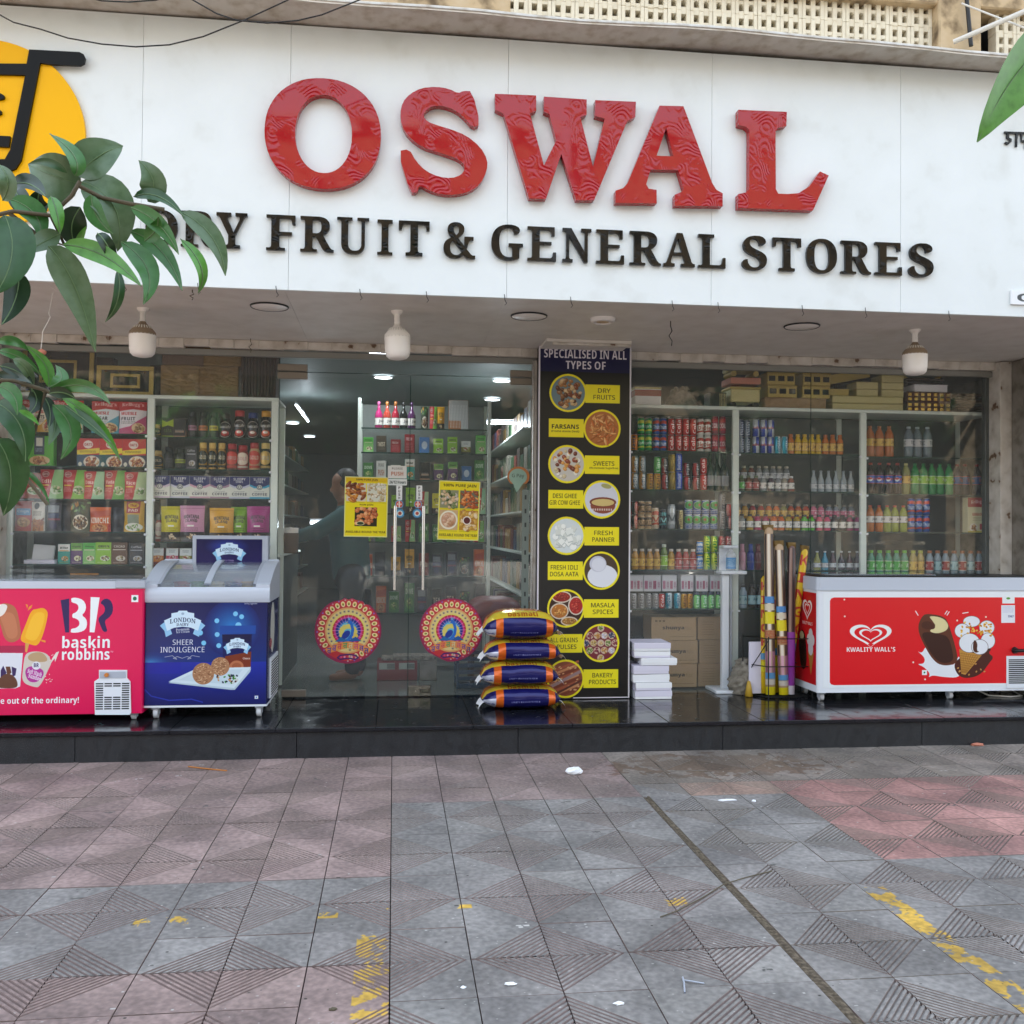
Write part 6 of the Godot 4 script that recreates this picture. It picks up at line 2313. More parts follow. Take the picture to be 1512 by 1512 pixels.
func rice_bags() -> void:
	var x := 0.872
	var ys := [STEP + 0.002, STEP + 0.158, STEP + 0.318, STEP + 0.468]
	var hs := [0.087, 0.089, 0.083, 0.108]
	var lab := ["bottom navy and orange rice bag, lying on the granite step", "second navy rice bag from the bottom of the stack", "third navy rice bag from the bottom of the stack", "topmost navy and orange rice bag of the stack, with a bulging yellow top"]
	for i in 4:
		var t := thing("rice_bag", lab[i], "bag", v3(x + [0.0, -0.012, 0.006, -0.008][i], ys[i], 0.42 + [0.0, 0.012, -0.006, 0.008][i]), [0.01, -0.03, 0.02, -0.015][i], "stacked rice bags")
		part("sack", rice_bag_mesh(0.268 - 0.004 * i, hs[i], 0.20, 40 + i, 0.30 if i == 3 else 0.34), M.foil, t)
		for s in [-1.0, 1.0]:
			var b := MB.new()
			var pr := []
			for k in 5:
				var row := []
				for j in 4:
					row.append(v3(s * (0.254 + 0.012 * j * (1.0 + 0.3 * sin(k * 2.0))), hs[i] * 0.5 + 0.012 * sin(k * 1.7 + j) + 0.012 * (k % 2) - 0.012 * j, -0.11 + 0.055 * k))
				pr.append(row)
			b.sheet(pr)
			part("tied_end", b.done(), M.paper_white, t)


func white_boxes() -> void:
	var x0 := 1.722
	var hs := [0.063, 0.056, 0.060, 0.062, 0.052, 0.048, 0.060]
	var xo := [0.006, 0.004, -0.006, -0.010, 0.052, -0.004, -0.002]
	var wd := [0.272, 0.268, 0.268, 0.262, 0.262, 0.268, 0.270]
	var lab := ["lowest white card box of the stack beside the black board", "second white card box from the bottom of the stack", "third white card box from the bottom of the stack", "fourth white card box from the bottom, the middle one", "white card box pushed out to the right in the stack", "second white card box from the top of the stack", "topmost white card box of the stack beside the black board"]
	var y := STEP + 0.0006
	for i in 7:
		var t := thing("sweet_box", lab[i], "box", v3(x0 + wd[i] / 2 + xo[i], y, 0.10 + [0.0, 0.006, -0.004, 0.004, 0.012, -0.006, 0.002][i]), [0.0, 0.03, -0.02, 0.015, -0.03, 0.02, -0.015][i], "stacked white boxes")
		part("tray", boxed(v3(0, hs[i] / 2 - 0.003, 0), v3(wd[i] - 0.004, hs[i] - 0.008, 0.266), 0.002), M.paper_white if i % 2 == 0 else M.paper_lilac, t)
		part("lid", MB.new().box(v3(0, hs[i] - 0.004, 0), v3(wd[i], 0.006, 0.27), 0.002).box(v3(0, hs[i] * 0.62, 0.1348), v3(wd[i], hs[i] * 0.6, 0.0015)).done(), M.paper_white if i % 3 else M.paper_lilac, t)
		y += hs[i] + 0.0008


func cartons() -> void:
	var xs := [2.165, 2.500]
	for c in 2:
		for i in 3:
			var w: float = 0.36 if c == 0 else 0.28
			var h := 0.180
			var where: String = ["bottom", "middle", "top"][i]
			var t := thing("carton", "%s brown drinks carton of the %s stack behind the glass" % [where, "front lettered" if c == 0 else "right darker"], "carton", v3(xs[c] + [0.0, 0.006, -0.004][i], STEP + 0.001 + i * (h + 0.002), -0.40 - 0.02 * c), [0.0, 0.012, -0.01][i], "brown cartons in the window")
			var r: Rect2 = CELL.carton if c == 0 else CELL.carton_back
			part("case", MB.new().box(v3(0, h / 2, 0), v3(w, h, 0.26), 0.003, r, Rect2(r.position + r.size * 0.02, r.size * 0.02)).done(), M.print, t)
			part("tape", boxed(v3(0, h + 0.0005, 0), v3(0.05, 0.0008, 0.262)), M.brown_foil, t)


func sanitizer_stand() -> void:
	var t := thing("sanitizer_stand", "white hand sanitizer stand with a foot plate in front of the drinks window", "stand", v3(2.517, 0.184, -0.063))
	part("base", boxed(v3(0.0, 0.012, -0.02), v3(0.25, 0.024, 0.26), 0.004), M.white_plastic, t)
	part("post", boxed(v3(-0.012, 0.45, -0.03), v3(0.056, 0.86, 0.05), 0.006), M.white_plastic, t)
	part("pedal", boxed(v3(0.05, 0.04, 0.04), v3(0.05, 0.02, 0.14), 0.006), M.grey_plastic, t)
	part("arm", boxed(v3(0.04, 0.90, -0.03), v3(0.20, 0.024, 0.13), 0.004), M.white_plastic, t)
	part("pump_rod", boxed(v3(0.04, 0.48, -0.045), v3(0.018, 0.82, 0.014), 0.003), M.grey_plastic, t)
	part("hood", boxed(v3(0.025, 1.095, -0.05), v3(0.12, 0.02, 0.1), 0.004), M.white_plastic, t)
	part("back_plate", boxed(v3(0.03, 1.0, -0.10), v3(0.13, 0.2, 0.012), 0.003), M.white_plastic, t)
	var b := thing("sanitizer_bottle", "clear sanitizer bottle with a blue label on the white stand", "bottle", t.position + v3(0.035, 0.913, -0.03))
	part("bottle", MB.new().lathe([v2(0.0, 0.0), v2(0.036, 0.002), v2(0.038, 0.12), v2(0.03, 0.14), v2(0.012, 0.15), v2(0.012, 0.17)], 18).done(), M.plastic_wrap, b)
	part("label", MB.new().lathe([v2(0.0387, 0.015), v2(0.0387, 0.10)], 18, Vector3.ZERO, Rect2(CELL.sanitizer.position - v2(CELL.sanitizer.size.x, 0) * 0.0, CELL.sanitizer.size)).done(), M.print, b)
	# a grey cloth bundle hung on the pedal
	var n := FastNoiseLite.new()
	n.seed = 4
	n.frequency = 6.0
	var rows := []
	for i in 14:
		var row := []
		for k in 19:
			var a := TAU * k / 18.0
			var f := i / 13.0
			var r := lerpf(0.085, 0.05, f) * (0.85 + 0.5 * sin(f * 3.0))
			var p := v3(-sin(a) * r, f * 0.26 + 0.002, -cos(a) * r)
			p += v3(p.x, 0, p.z).normalized() * n.get_noise_3d(p.x * 3, p.y * 3, p.z * 3) * 0.06
			p.x += f * 0.05
			row.append(p)
		rows.append(row)
	var cl := MB.new().sheet(rows)
	var s := part("cloth_bundle", cl.done(), M.sack_cloth, null, v3(2.578, 0.184, 0.033) + v3(0.0, 0.002, 0.0))
	tag(s, "crumpled grey cloth bundle at the foot of the sanitizer stand", "cloth")
	var br := thing("brush", "yellow broom head beside the grey cloth bundle", "brush", v3(2.597, 0.184, 0.094) + v3(0.0, 0, 0.08))
	part("bristles", MB.new().lathe([v2(0.0, 0.0), v2(0.03, 0.004), v2(0.02, 0.07), v2(0.012, 0.11), v2(0.0, 0.12)], 12).done(), mk("yellow_plastic", "#b8932c", 0.5), br)


# a long packet of incense sticks or a firework tube: a flattened tube, wrapped in film above
func stick_pack(cell_name: String, a: Vector3, b: Vector3, w: float, label: String, twist := true) -> void:
	var t := thing("stick_packet", label, "packet", a, 0.0, "long packets in the wire rack")
	var d := b - a
	var len := d.length()
	var mb := MB.new().lathe([v2(0.0, 0.0), v2(w * 0.5, 0.003), v2(w * 0.53, len * 0.3), v2(w * 0.5, len * 0.7), v2(w * 0.46, len * 0.97), v2(w * 0.1, len)], 10, Vector3.ZERO, CELL[cell_name])
	var tube := part("tube", mb.done(), M.print, t)
	tube.transform.basis = Basis(Quaternion(Vector3.UP, d.normalized()))
	tube.scale.z = 0.7
	if twist:
		var f := MB.new()
		var rows := []
		for i in 5:
			var row := []
			for k in 9:
				var q := TAU * k / 8.0
				var r: float = w * 0.5 * [1.0, 0.8, 0.95, 1.1, 1.25][i] * (1.0 + 0.25 * sin(q * 3.0 + i))
				row.append(v3(-sin(q) * r, len * 0.93 + i * 0.022, -cos(q) * r * 0.5))
			rows.append(row)
		f.sheet(rows)
		var cap := part("film_end", f.done(), M.brown_foil, t)
		cap.transform.basis = tube.transform.basis


func incense_rack() -> void:
	# black wire rack
	var o := v3(2.760, 0.184, 0.336)
	var x0 := 2.585
	var x1 := 3.037
	var t := thing("wire_rack", "black wire rack holding long packets beside the red freezer", "rack", Vector3.ZERO)
	var zf := 0.28
	var zb := 0.08
	for y in [STEP + 0.012, 0.416, 0.618]:
		part("rail", MB.new().tube([v3(x0 + 0.12, y, zf), v3(x1, y, zf), v3(x1, y, zb), v3(x0, y, zb), v3(x0 + 0.12, y, zf)], 0.004, 6).done(), M.black_wire, t)
	for q in [[x0 + 0.12, zf], [x1, zf], [x1, zb], [x0, zb]]:
		part("upright", MB.new().bar(v3(q[0], STEP + 0.001, q[1]), v3(q[0], 0.633, q[1]), 0.0045, -1, 8).done(), M.black_wire, t)
	part("brace", MB.new().bar(v3(x0, STEP + 0.1, zb), v3(x0 + 0.12, 0.608, zf), 0.0035, -1, 6).done(), M.black_wire, t)
	for i in 5:
		part("base_wire", MB.new().bar(v3(x0 + 0.1, STEP + 0.012, lerpf(zb, zf, i / 4.0)), v3(x1, STEP + 0.012, lerpf(zb, zf, i / 4.0)), 0.003, -1, 6).done(), M.black_wire, t)
	var y0 := STEP + 0.020
	var z := 0.22
	stick_pack("king_yellow", v3(2.723, y0, 0.16), v3(2.723, 1.070, 0.140), 0.052, "yellow packet leftmost in the wire rack, half hidden", false)
	stick_pack("incense", v3(2.744, y0, z), v3(2.734, 1.446, 0.200), 0.072, "tallest see-through incense packet with pointed film end")
	stick_pack("king_yellow", v3(2.819, y0, 0.13), v3(2.840, 1.170, 0.120), 0.05, "yellow packet between the two see-through incense packets", false)
	stick_pack("incense", v3(2.842, y0, z + 0.01), v3(2.812, 1.322, 0.200), 0.074, "second see-through incense packet with brown sticks")
	stick_pack("incense_purple", v3(2.894, y0, z + 0.005), v3(2.920, 1.308, 0.180), 0.062, "dark incense packet with a purple lower half")
	stick_pack("king_yellow", v3(2.893, y0, 0.14), v3(3.016, 1.284, 0.200), 0.058, "yellow and red KING tube leaning to the right", true)
	var card := part("white_card", boxed(v3(0, 0.19, 0), v3(0.12, 0.38, 0.02), 0.002), M.paper_lilac, null, v3(2.670, STEP + 0.018, 0.14))
	tag(card, "white card panel standing in the wire rack behind the packets", "card")


# ---------------------------------------------------------------- freezers

func castor(parent: Node, at: Vector3, h: float) -> void:
	var c := part("castor", MB.new().box(at + v3(0, h - 0.008, 0), v3(0.05, 0.016, 0.05), 0.003).box(at + v3(-0.018, h * 0.65, -0.006), v3(0.004, h * 0.6, 0.03)).box(at + v3(0.018, h * 0.65, -0.006), v3(0.004, h * 0.6, 0.03)).done(), M.grey_plastic, parent)
	var r := h * 0.44
	part("wheel", MB.new().bar(at + v3(-0.013, r, 0), at + v3(0.013, r, 0), r, -1, 20).done(), M.wheel_white, c)


func rounded_case(w: float, d: float, y0: float, y1: float, r: float, seg := 5) -> MB:
	# an upright box with rounded corners, centred on x and z
	var ring := []
	for q in [[1, 1, 0.0], [-1, 1, 0.5], [-1, -1, 1.0], [1, -1, 1.5]]:
		for i in seg + 1:
			var a: float = (q[2] + 0.5 * i / seg) * PI
			ring.append(v2(q[0] * (w / 2 - r) + cos(a) * r, q[1] * (d / 2 - r) + sin(a) * r))
	var b := MB.new()
	b.smooth(3)
	var n := ring.size()
	for i in n:
		var a: Vector2 = ring[i]
		var c: Vector2 = ring[(i + 1) % n]
		b.quad(v3(c.x, y0, c.y), v3(a.x, y0, a.y), v3(a.x, y1, a.y), v3(c.x, y1, c.y))
	b.flat()
	for i in range(1, n - 1):
		b.tri(v3(ring[0].x, y1, ring[0].y), v3(ring[i + 1].x, y1, ring[i + 1].y), v3(ring[i].x, y1, ring[i].y))
		b.tri(v3(ring[0].x, y0, ring[0].y), v3(ring[i].x, y0, ring[i].y), v3(ring[i + 1].x, y0, ring[i + 1].y))
	return b


func front_print(x0: float, x1: float, y0: float, y1: float, z: float) -> ArrayMesh:
	return MB.new().box(v3((x0 + x1) / 2, (y0 + y1) / 2, z), v3(x1 - x0, y1 - y0, 0.0016), 0.0, Rect2(0, 0, 1, 1), Rect2(0.01, 0.01, 0.01, 0.01)).done()


func freezers() -> void:
	pink_freezer()
	blue_freezer()
	red_freezer()


func pink_freezer() -> void:
	var t := thing("chest_freezer", "pink ice cream chest freezer cut off by the left picture edge", "freezer", Vector3.ZERO)
	var zf := 0.74
	var x1 := -1.555
	var x0 := x1 - 1.55
	var top := 1.010
	var bot := 0.230
	var pink := mk("freezer_pink", "#df0a54", 0.22)
	part("case", rounded_case(x1 - x0, 0.62, bot, top, 0.012).done(), pink, t, v3((x0 + x1) / 2, 0, zf - 0.31))
	part("print", front_print(-2.795, x1 - 0.006, bot + 0.001, top - 0.001, zf + 0.0012), M.pink_freezer_print, t)
	part("rim", rounded_case(x1 - x0 + 0.012, 0.635, top, top + 0.045, 0.02).done(), M.pale_lid, t, v3((x0 + x1) / 2, 0, zf - 0.31))
	part("corner_cap", boxed(v3(x1 - 0.08, top + 0.026, zf + 0.004), v3(0.18, 0.047, 0.02), 0.004), M.grey_plastic, t)
	part("sliding_lid", boxed(v3((x0 + x1) / 2, top + 0.052, zf - 0.31), v3(x1 - x0 - 0.06, 0.012, 0.56), 0.003), M.lid_glass, t)
	# machine grille: plate with slats
	var gx := -1.731
	var g := part("grille", MB.new().slab(pts([-1.814,0.504,-1.647,0.502,-1.646,0.452,-1.626,0.430,-1.619,0.236,-1.627,0.224,-1.834,0.227,-1.841,0.433,-1.813,0.453]), zf + 0.002, zf + 0.012).done(), M.white_plastic, t)
	part("control_panel", boxed(v3(gx, 0.474, zf + 0.013), v3(0.155, 0.042, 0.004), 0.001), M.grey_plastic, g)
	part("knob", MB.new().bar(v3(gx - 0.035, 0.474, zf + 0.013), v3(gx - 0.035, 0.474, zf + 0.026), 0.013, -1, 16).done(), mk("orange_knob", "#c87a34", 0.4), g)
	for i in 12:
		var y: float = lerpf(0.419, 0.263, i / 11.0)
		for k in 4:
			if k in [1, 2] and i > 1 and i < 6:
				continue
			part("slot", boxed(v3(gx - 0.078 + k * 0.052, y, zf + 0.0122), v3(0.044, 0.0075, 0.002)), M.dark_gap, g)
	castor(t, v3(x1 - 0.06, STEP + 0.001, zf - 0.05), bot - STEP)
	castor(t, v3(x1 - 0.06, STEP + 0.001, zf - 0.55), bot - STEP)
	castor(t, v3(x1 - 1.4, STEP + 0.001, zf - 0.05), bot - STEP)
	castor(t, v3(x1 - 1.4, STEP + 0.001, zf - 0.55), bot - STEP)


func blue_freezer() -> void:
	var t := thing("display_freezer", "dark blue ice cream freezer with a curved glass top and header panel", "freezer", Vector3.ZERO)
	var zf := 0.70
	var zb := 0.13
	var x0 := -1.557
	var x1 := -0.799
	var bot := 0.257
	var top := 0.922
	var w := x1 - x0
	var cx := (x0 + x1) / 2
	var blue := mk("freezer_blue", "#101a52", 0.22)
	part("case", rounded_case(w, zf - zb, bot + 0.012, top, 0.012).done(), blue, t, v3(cx, 0, (zf + zb) / 2))
	part("print", front_print(x0 + 0.006, x1 - 0.006, bot + 0.014, top - 0.001, zf + 0.0012), M.blue_freezer_print, t)
	var sp := part("side_print", front_print(-0.27, 0.27, bot + 0.014, top - 0.002, 0.0012), M.blue_freezer_side_print, t, v3(x1, 0, (zf + zb) / 2))
	sp.rotation.y = PI / 2
	var gr := part("side_grille", MB.new().box(v3(x1 + 0.006, bot + 0.16, (zf + zb) / 2 - 0.02), v3(0.012, 0.26, 0.40), 0.003).done(), M.white_plastic, t)
	for i in 13:
		part("slot", boxed(v3(x1 + 0.0125, bot + 0.05 + i * 0.0175, (zf + zb) / 2 - 0.02), v3(0.002, 0.008, 0.34)), M.dark_gap, gr)
	part("base_trim", rounded_case(w + 0.006, zf - zb + 0.006, bot, bot + 0.012, 0.012).done(), M.white_plastic, t, v3(cx, 0, (zf + zb) / 2))
	# curved head: rim, side cheeks, glass, middle bar
	var fy := 1.012
	var rim := []
	var prof := [v2(zf + 0.004, top - 0.002), v2(zf + 0.012, top + 0.02), v2(zf + 0.012, top + 0.07), v2(zf - 0.005, top + 0.095)]
	var a := []
	var b := []
	var m := MB.new()
	for p in prof:
		a.append(v3(x0 - 0.012, p.y, p.x))
		b.append(v3(x1 + 0.012, p.y, p.x))
	for i in prof.size() - 1:
		m.smooth().quad(a[i], b[i], b[i + 1], a[i + 1])
	# the arc rises to the back
	var arc := []
	for i in 13:
		var f := i / 12.0
		arc.append(v2(zf - 0.005 - f * (zf - zb - 0.04), top + 0.095 + sin(f * PI * 0.5) * 0.135))
	part("front_rim", m.done(), M.pale_lid, t)
	var cheek := func(xa: float, xb: float) -> ArrayMesh:
		var k := MB.new()
		for i in 12:
			k.smooth(1).quad(v3(xa, arc[i].y + 0.016, arc[i].x + 0.006), v3(xb, arc[i].y + 0.016, arc[i].x + 0.006), v3(xb, arc[i + 1].y + 0.016, arc[i + 1].x), v3(xa, arc[i + 1].y + 0.016, arc[i + 1].x))
			k.smooth(2).quad(v3(xa, top - 0.002, arc[i + 1].x), v3(xa, top - 0.002, arc[i].x + 0.006), v3(xa, arc[i].y + 0.016, arc[i].x + 0.006), v3(xa, arc[i + 1].y + 0.016, arc[i + 1].x))
			k.smooth(3).quad(v3(xb, top - 0.002, arc[i].x + 0.006), v3(xb, top - 0.002, arc[i + 1].x), v3(xb, arc[i + 1].y + 0.016, arc[i + 1].x), v3(xb, arc[i].y + 0.016, arc[i].x + 0.006))
		k.flat().quad(v3(xa, top - 0.002, arc[0].x + 0.006), v3(xb, top - 0.002, arc[0].x + 0.006), v3(xb, arc[0].y + 0.016, arc[0].x + 0.006), v3(xa, arc[0].y + 0.016, arc[0].x + 0.006))
		return k.done()
	part("cheek", cheek.call(x0 - 0.012, x0 + 0.075), M.pale_lid, t)
	part("cheek", cheek.call(x1 - 0.075, x1 + 0.012), M.pale_lid, t)
	var strip := func(xa: float, xb: float, up: float) -> ArrayMesh:
		var k := MB.new()
		for i in 12:
			k.smooth(1).quad(v3(xa, arc[i].y + up, arc[i].x), v3(xb, arc[i].y + up, arc[i].x), v3(xb, arc[i + 1].y + up, arc[i + 1].x), v3(xa, arc[i + 1].y + up, arc[i + 1].x))
			k.smooth(2).quad(v3(xb, arc[i].y + up - 0.01, arc[i].x), v3(xa, arc[i].y + up - 0.01, arc[i].x), v3(xa, arc[i + 1].y + up - 0.01, arc[i + 1].x), v3(xb, arc[i + 1].y + up - 0.01, arc[i + 1].x))
			k.flat().quad(v3(xa, arc[i + 1].y + up - 0.01, arc[i + 1].x), v3(xa, arc[i].y + up - 0.01, arc[i].x), v3(xa, arc[i].y + up, arc[i].x), v3(xa, arc[i + 1].y + up, arc[i + 1].x))
			k.flat().quad(v3(xb, arc[i].y + up - 0.01, arc[i].x), v3(xb, arc[i + 1].y + up - 0.01, arc[i + 1].x), v3(xb, arc[i + 1].y + up, arc[i + 1].x), v3(xb, arc[i].y + up, arc[i].x))
		return k.done()
	part("glass_lid", strip.call(x0 + 0.076, cx + 0.01, 0.004), M.lid_glass, t)
	part("glass_lid", strip.call(cx - 0.01, x1 - 0.076, 0.009), M.lid_glass, t)
	part("lid_bar", strip.call(cx - 0.02, cx + 0.02, 0.022), M.pale_lid, t)
	part("lid_bar", strip.call(x0 + 0.074, x0 + 0.094, 0.018), M.grey_plastic, t)
	part("lid_bar", strip.call(x1 - 0.094, x1 - 0.074, 0.018), M.grey_plastic, t)
	part("back_rim", boxed(v3(cx, top + 0.13, zb + 0.02), v3(w + 0.02, 0.25, 0.04), 0.01), M.pale_lid, t)
	part("tub", boxed(v3(cx, top + 0.02, (zf + zb) / 2), v3(w - 0.15, 0.04, zf - zb - 0.1), 0.01), M.white_plastic, t)
	for i in 9:
		var pk := part("ice_cream_tub", MB.new().lathe([v2(0.0, 0.0), v2(0.036, 0.001), v2(0.042, 0.06), v2(0.045, 0.062), v2(0.045, 0.07), v2(0.0, 0.071)], 16).done(), tint(["#b03a34", "#4f8a3c", "#d8d2c0", "#2a4a8a", "#c9a050"][i % 5], 0.35), null, v3(x0 + 0.14 + (i % 5) * 0.11 + (0.05 if i > 4 else 0.0), top + 0.0405, zb + 0.22 + (0.14 if i > 4 else 0.0)))
		tag(pk, "small %s ice cream tub in the blue freezer's %s row" % [["red", "green", "cream", "blue", "ochre"][i % 5], "front" if i > 4 else "back"], "tub", "tubs inside the blue freezer")
	# header panel on two supports
	var hx0 := -1.376
	var hx1 := -0.866
	var hy0 := 1.120
	var hy1 := 1.340
	var hd := part("header_panel", rounded_case(hx1 - hx0, 0.10, hy0 - 0.012, hy1, 0.012).done(), M.grey_plastic, t, v3((hx0 + hx1) / 2, 0, 0.13))
	part("header_print", front_print(-(hx1 - hx0) / 2 + 0.028, (hx1 - hx0) / 2 - 0.04, hy0 + 0.016, hy1 - 0.024, 0.0512), M.header_print, hd)
	part("header_foot", boxed(v3((hx0 + hx1) / 2, (hy0 + top + 0.23) / 2, 0.12), v3((hx1 - hx0) * 0.9, maxf(0.02, hy0 - top - 0.23), 0.04), 0.004), M.grey_plastic, t)
	for x in [x0 + 0.07, x1 - 0.05]:
		for z in [zf - 0.04, zb + 0.06]:
			castor(t, v3(x, STEP + 0.001, z), bot - STEP - 0.001)


func red_freezer() -> void:
	var t := thing("chest_freezer", "long white and red ice cream chest freezer under the drinks window", "freezer", Vector3.ZERO)
	var zf := 0.43
	var zb := -0.0
	zb = 0.03
	var x0 := 3.008
	var x1 := x0 + 1.78
	var bot := 0.249
	var top := 0.979
	var cx := (x0 + x1) / 2
	var zm := (zf + zb) / 2
	part("case", rounded_case(x1 - x0, zf - zb, bot, top, 0.02).done(), M.white_plastic, t, v3(cx, 0, zm))
	part("print", front_print(3.049, 4.851, 0.283, 0.964, zf + 0.0012), M.red_freezer_print, t)
	var sp := part("side_print", front_print(-0.18, 0.18, bot + 0.05, top - 0.02, 0.0012), M.red_freezer_side_print, t, v3(x0, 0, zm))
	sp.rotation.y = -PI / 2
	part("lid_rim", rounded_case(x1 - x0 + 0.02, zf - zb + 0.02, top + 0.001, top + 0.095, 0.03).done(), M.pale_lid, t, v3(cx, 0, zm))
	part("lid_seam", boxed(v3(cx, top + 0.1, zm), v3(x1 - x0 - 0.03, 0.012, zf - zb - 0.03), 0.003), M.dark_plastic, t)
	part("sliding_lid", boxed(v3(cx - 0.4, top + 0.111, zm), v3(0.85, 0.01, zf - zb - 0.05), 0.002), M.lid_glass, t)
	var g := part("grille", boxed(v3(4.593, 0.384, zf + 0.004), v3(0.28, 0.235, 0.008), 0.002), M.white_plastic, t)
	for i in 13:
		part("slot", boxed(v3(4.593, lerpf(0.305, 0.473, i / 12.0), zf + 0.0085), v3(0.25, 0.0085, 0.002)), M.dark_gap, g)
	var hy := 0.543
	var h := part("handle", MB.new().tube([v3(4.519, hy, zf), v3(4.499, hy, zf + 0.03), v3(4.722, hy, zf + 0.03)], 0.012, 10).done(), M.dark_plastic, t)
	part("boss", MB.new().bar(v3(4.519, hy, zf + 0.001), v3(4.519, hy, zf + 0.02), 0.026, 0.02, 16).done(), M.dark_plastic, h)
	for x in [3.062, 4.047, x1 - 0.08]:
		for z in [zf - 0.06, zb + 0.06]:
			castor(t, v3(x, STEP + 0.001, z), bot - STEP - 0.001)
	var cord := part("power_cord", MB.new().tube([v3(4.294, STEP + 0.06, 0.26), v3(4.401, STEP + 0.008, 0.30), v3(4.536, STEP + 0.007, 0.36), v3(4.644, STEP + 0.007, 0.33), v3(4.617, STEP + 0.04, 0.24)], 0.006, 8).done(), M.white_wire, null)
	tag(cord, "looped white power cord under the red freezer", "cord")


# ---------------------------------------------------------------- goods on the shelves

const NTH := ["first", "second", "third", "fourth", "fifth", "sixth", "seventh", "eighth", "ninth", "tenth", "eleventh", "twelfth", "thirteenth", "fourteenth", "fifteenth", "sixteenth", "seventeenth", "eighteenth", "nineteenth", "twentieth"]
var made := {}
var waiting := []


# note one thing for the row that is being filled; the row is labelled and built by close_row
func put(kind: String, args: Array, desc: String, category: String, x: float, y: float, z: float, turn := 0.0, stack := "") -> void:
	waiting.append({"kind": kind, "args": args, "desc": desc, "category": category, "at": v3(x, y, z + (rng.randf_range(-0.007, 0.007) if stack == "" else 0.0)), "turn": turn, "stack": stack})


func close_row(place: String, group: String) -> void:
	waiting.sort_custom(func(a, b): return a.at.x < b.at.x)
	var counts := {}
	for w in waiting:
		var key: String = w.desc + w.stack
		counts[key] = counts.get(key, 0) + 1
	var seen := {}
	for w in waiting:
		var key: String = w.desc + w.stack
		var n: int = seen.get(key, 0)
		seen[key] = n + 1
		var words_: String = (w.stack + " " if w.stack else "") + w.desc
		if counts[key] > 1:
			words_ += ", %s from left" % NTH[n]
		var o := part(category_name(w.category), goods_mesh(w.kind, w.args), goods_mats(w.kind, w.args), null, w.at)
		o.rotation.y = w.turn
		tag(o, words_ + " " + place, w.category, group)
	waiting.clear()


func category_name(c: String) -> String:
	return {"pouch": "food_pouch", "box": "food_box", "can": "drink_can", "jar": "coffee_jar", "bottle": "drink_bottle", "packet": "snack_packet", "pack": "bottle_pack"}.get(c, c.replace(" ", "_"))


func goods_mats(kind: String, a: Array) -> Variant:
	match kind:
		"pouch", "box":
			return M.print
		"can":
			return [M.foil, M.lid_metal]
		"jar":
			return [M.foil if a.size() > 4 else M.print, glossy("lid_" + a[3].substr(1), a[3], 0.3)]
		"bottle", "flask":
			return [tint(a[2]), M.print, glossy("lid_" + a[4].substr(1), a[4], 0.3)]
	return M.print


func goods_mesh(kind: String, a: Array) -> ArrayMesh:
	var key := kind + str(a)
	if made.has(key):
		return made[key]
	var m: ArrayMesh
	match kind:
		"pouch":       # print, width, height, depth
			m = pouch_mesh(CELL[a[0]], a[1], a[2], a[3])
		"box":         # print, width, height, depth
			var r: Rect2 = CELL[a[0]]
			m = MB.new().box(v3(0, a[2] / 2, 0), v3(a[1], a[2], a[3]), 0.0015, r, Rect2(r.position + r.size * v2(0.02, 0.9), r.size * 0.04)).done()
		"can":         # print, radius, height
			var r: float = a[1]
			var h: float = a[2]
			m = MB.new().lathe([v2(r * 0.8, 0.0), v2(r, h * 0.05), v2(r, h * 0.90), v2(r * 0.84, h * 0.985)], 18, Vector3.ZERO, CELL[a[0]]).done()
			m = MB.new().lathe([v2(r * 0.84, h * 0.985), v2(r * 0.86, h), v2(r * 0.78, h * 0.985), v2(0.0, h * 0.982)], 18).done(m)
		"jar":         # print, radius, height, lid colour, [waist]
			var r: float = a[1]
			var h: float = a[2]
			var prof := [v2(r * 0.9, 0.0), v2(r, h * 0.03), v2(r, h * 0.66), v2(r * 0.72, h * 0.80)]
			if a.size() > 4 and a[4] == "waist":
				prof = [v2(r * 0.85, 0.0), v2(r, h * 0.05), v2(r * 0.97, h * 0.25), v2(r, h * 0.50), v2(r * 0.86, h * 0.68), v2(r * 0.62, h * 0.80)]
			m = MB.new().lathe(prof, 18, Vector3.ZERO, CELL[a[0]]).done()
			m = MB.new().lathe([v2(r * 0.74, h * 0.79), v2(r * 0.80, h * 0.80), v2(r * 0.80, h * 0.985), v2(r * 0.74, h), v2(0.0, h)], 18).done(m)
		"bottle":      # radius, height, liquid, label print, cap colour, shape
			m = bottle_mesh(a[0], a[1], a[3], a[5])
	made[key] = m
	return m


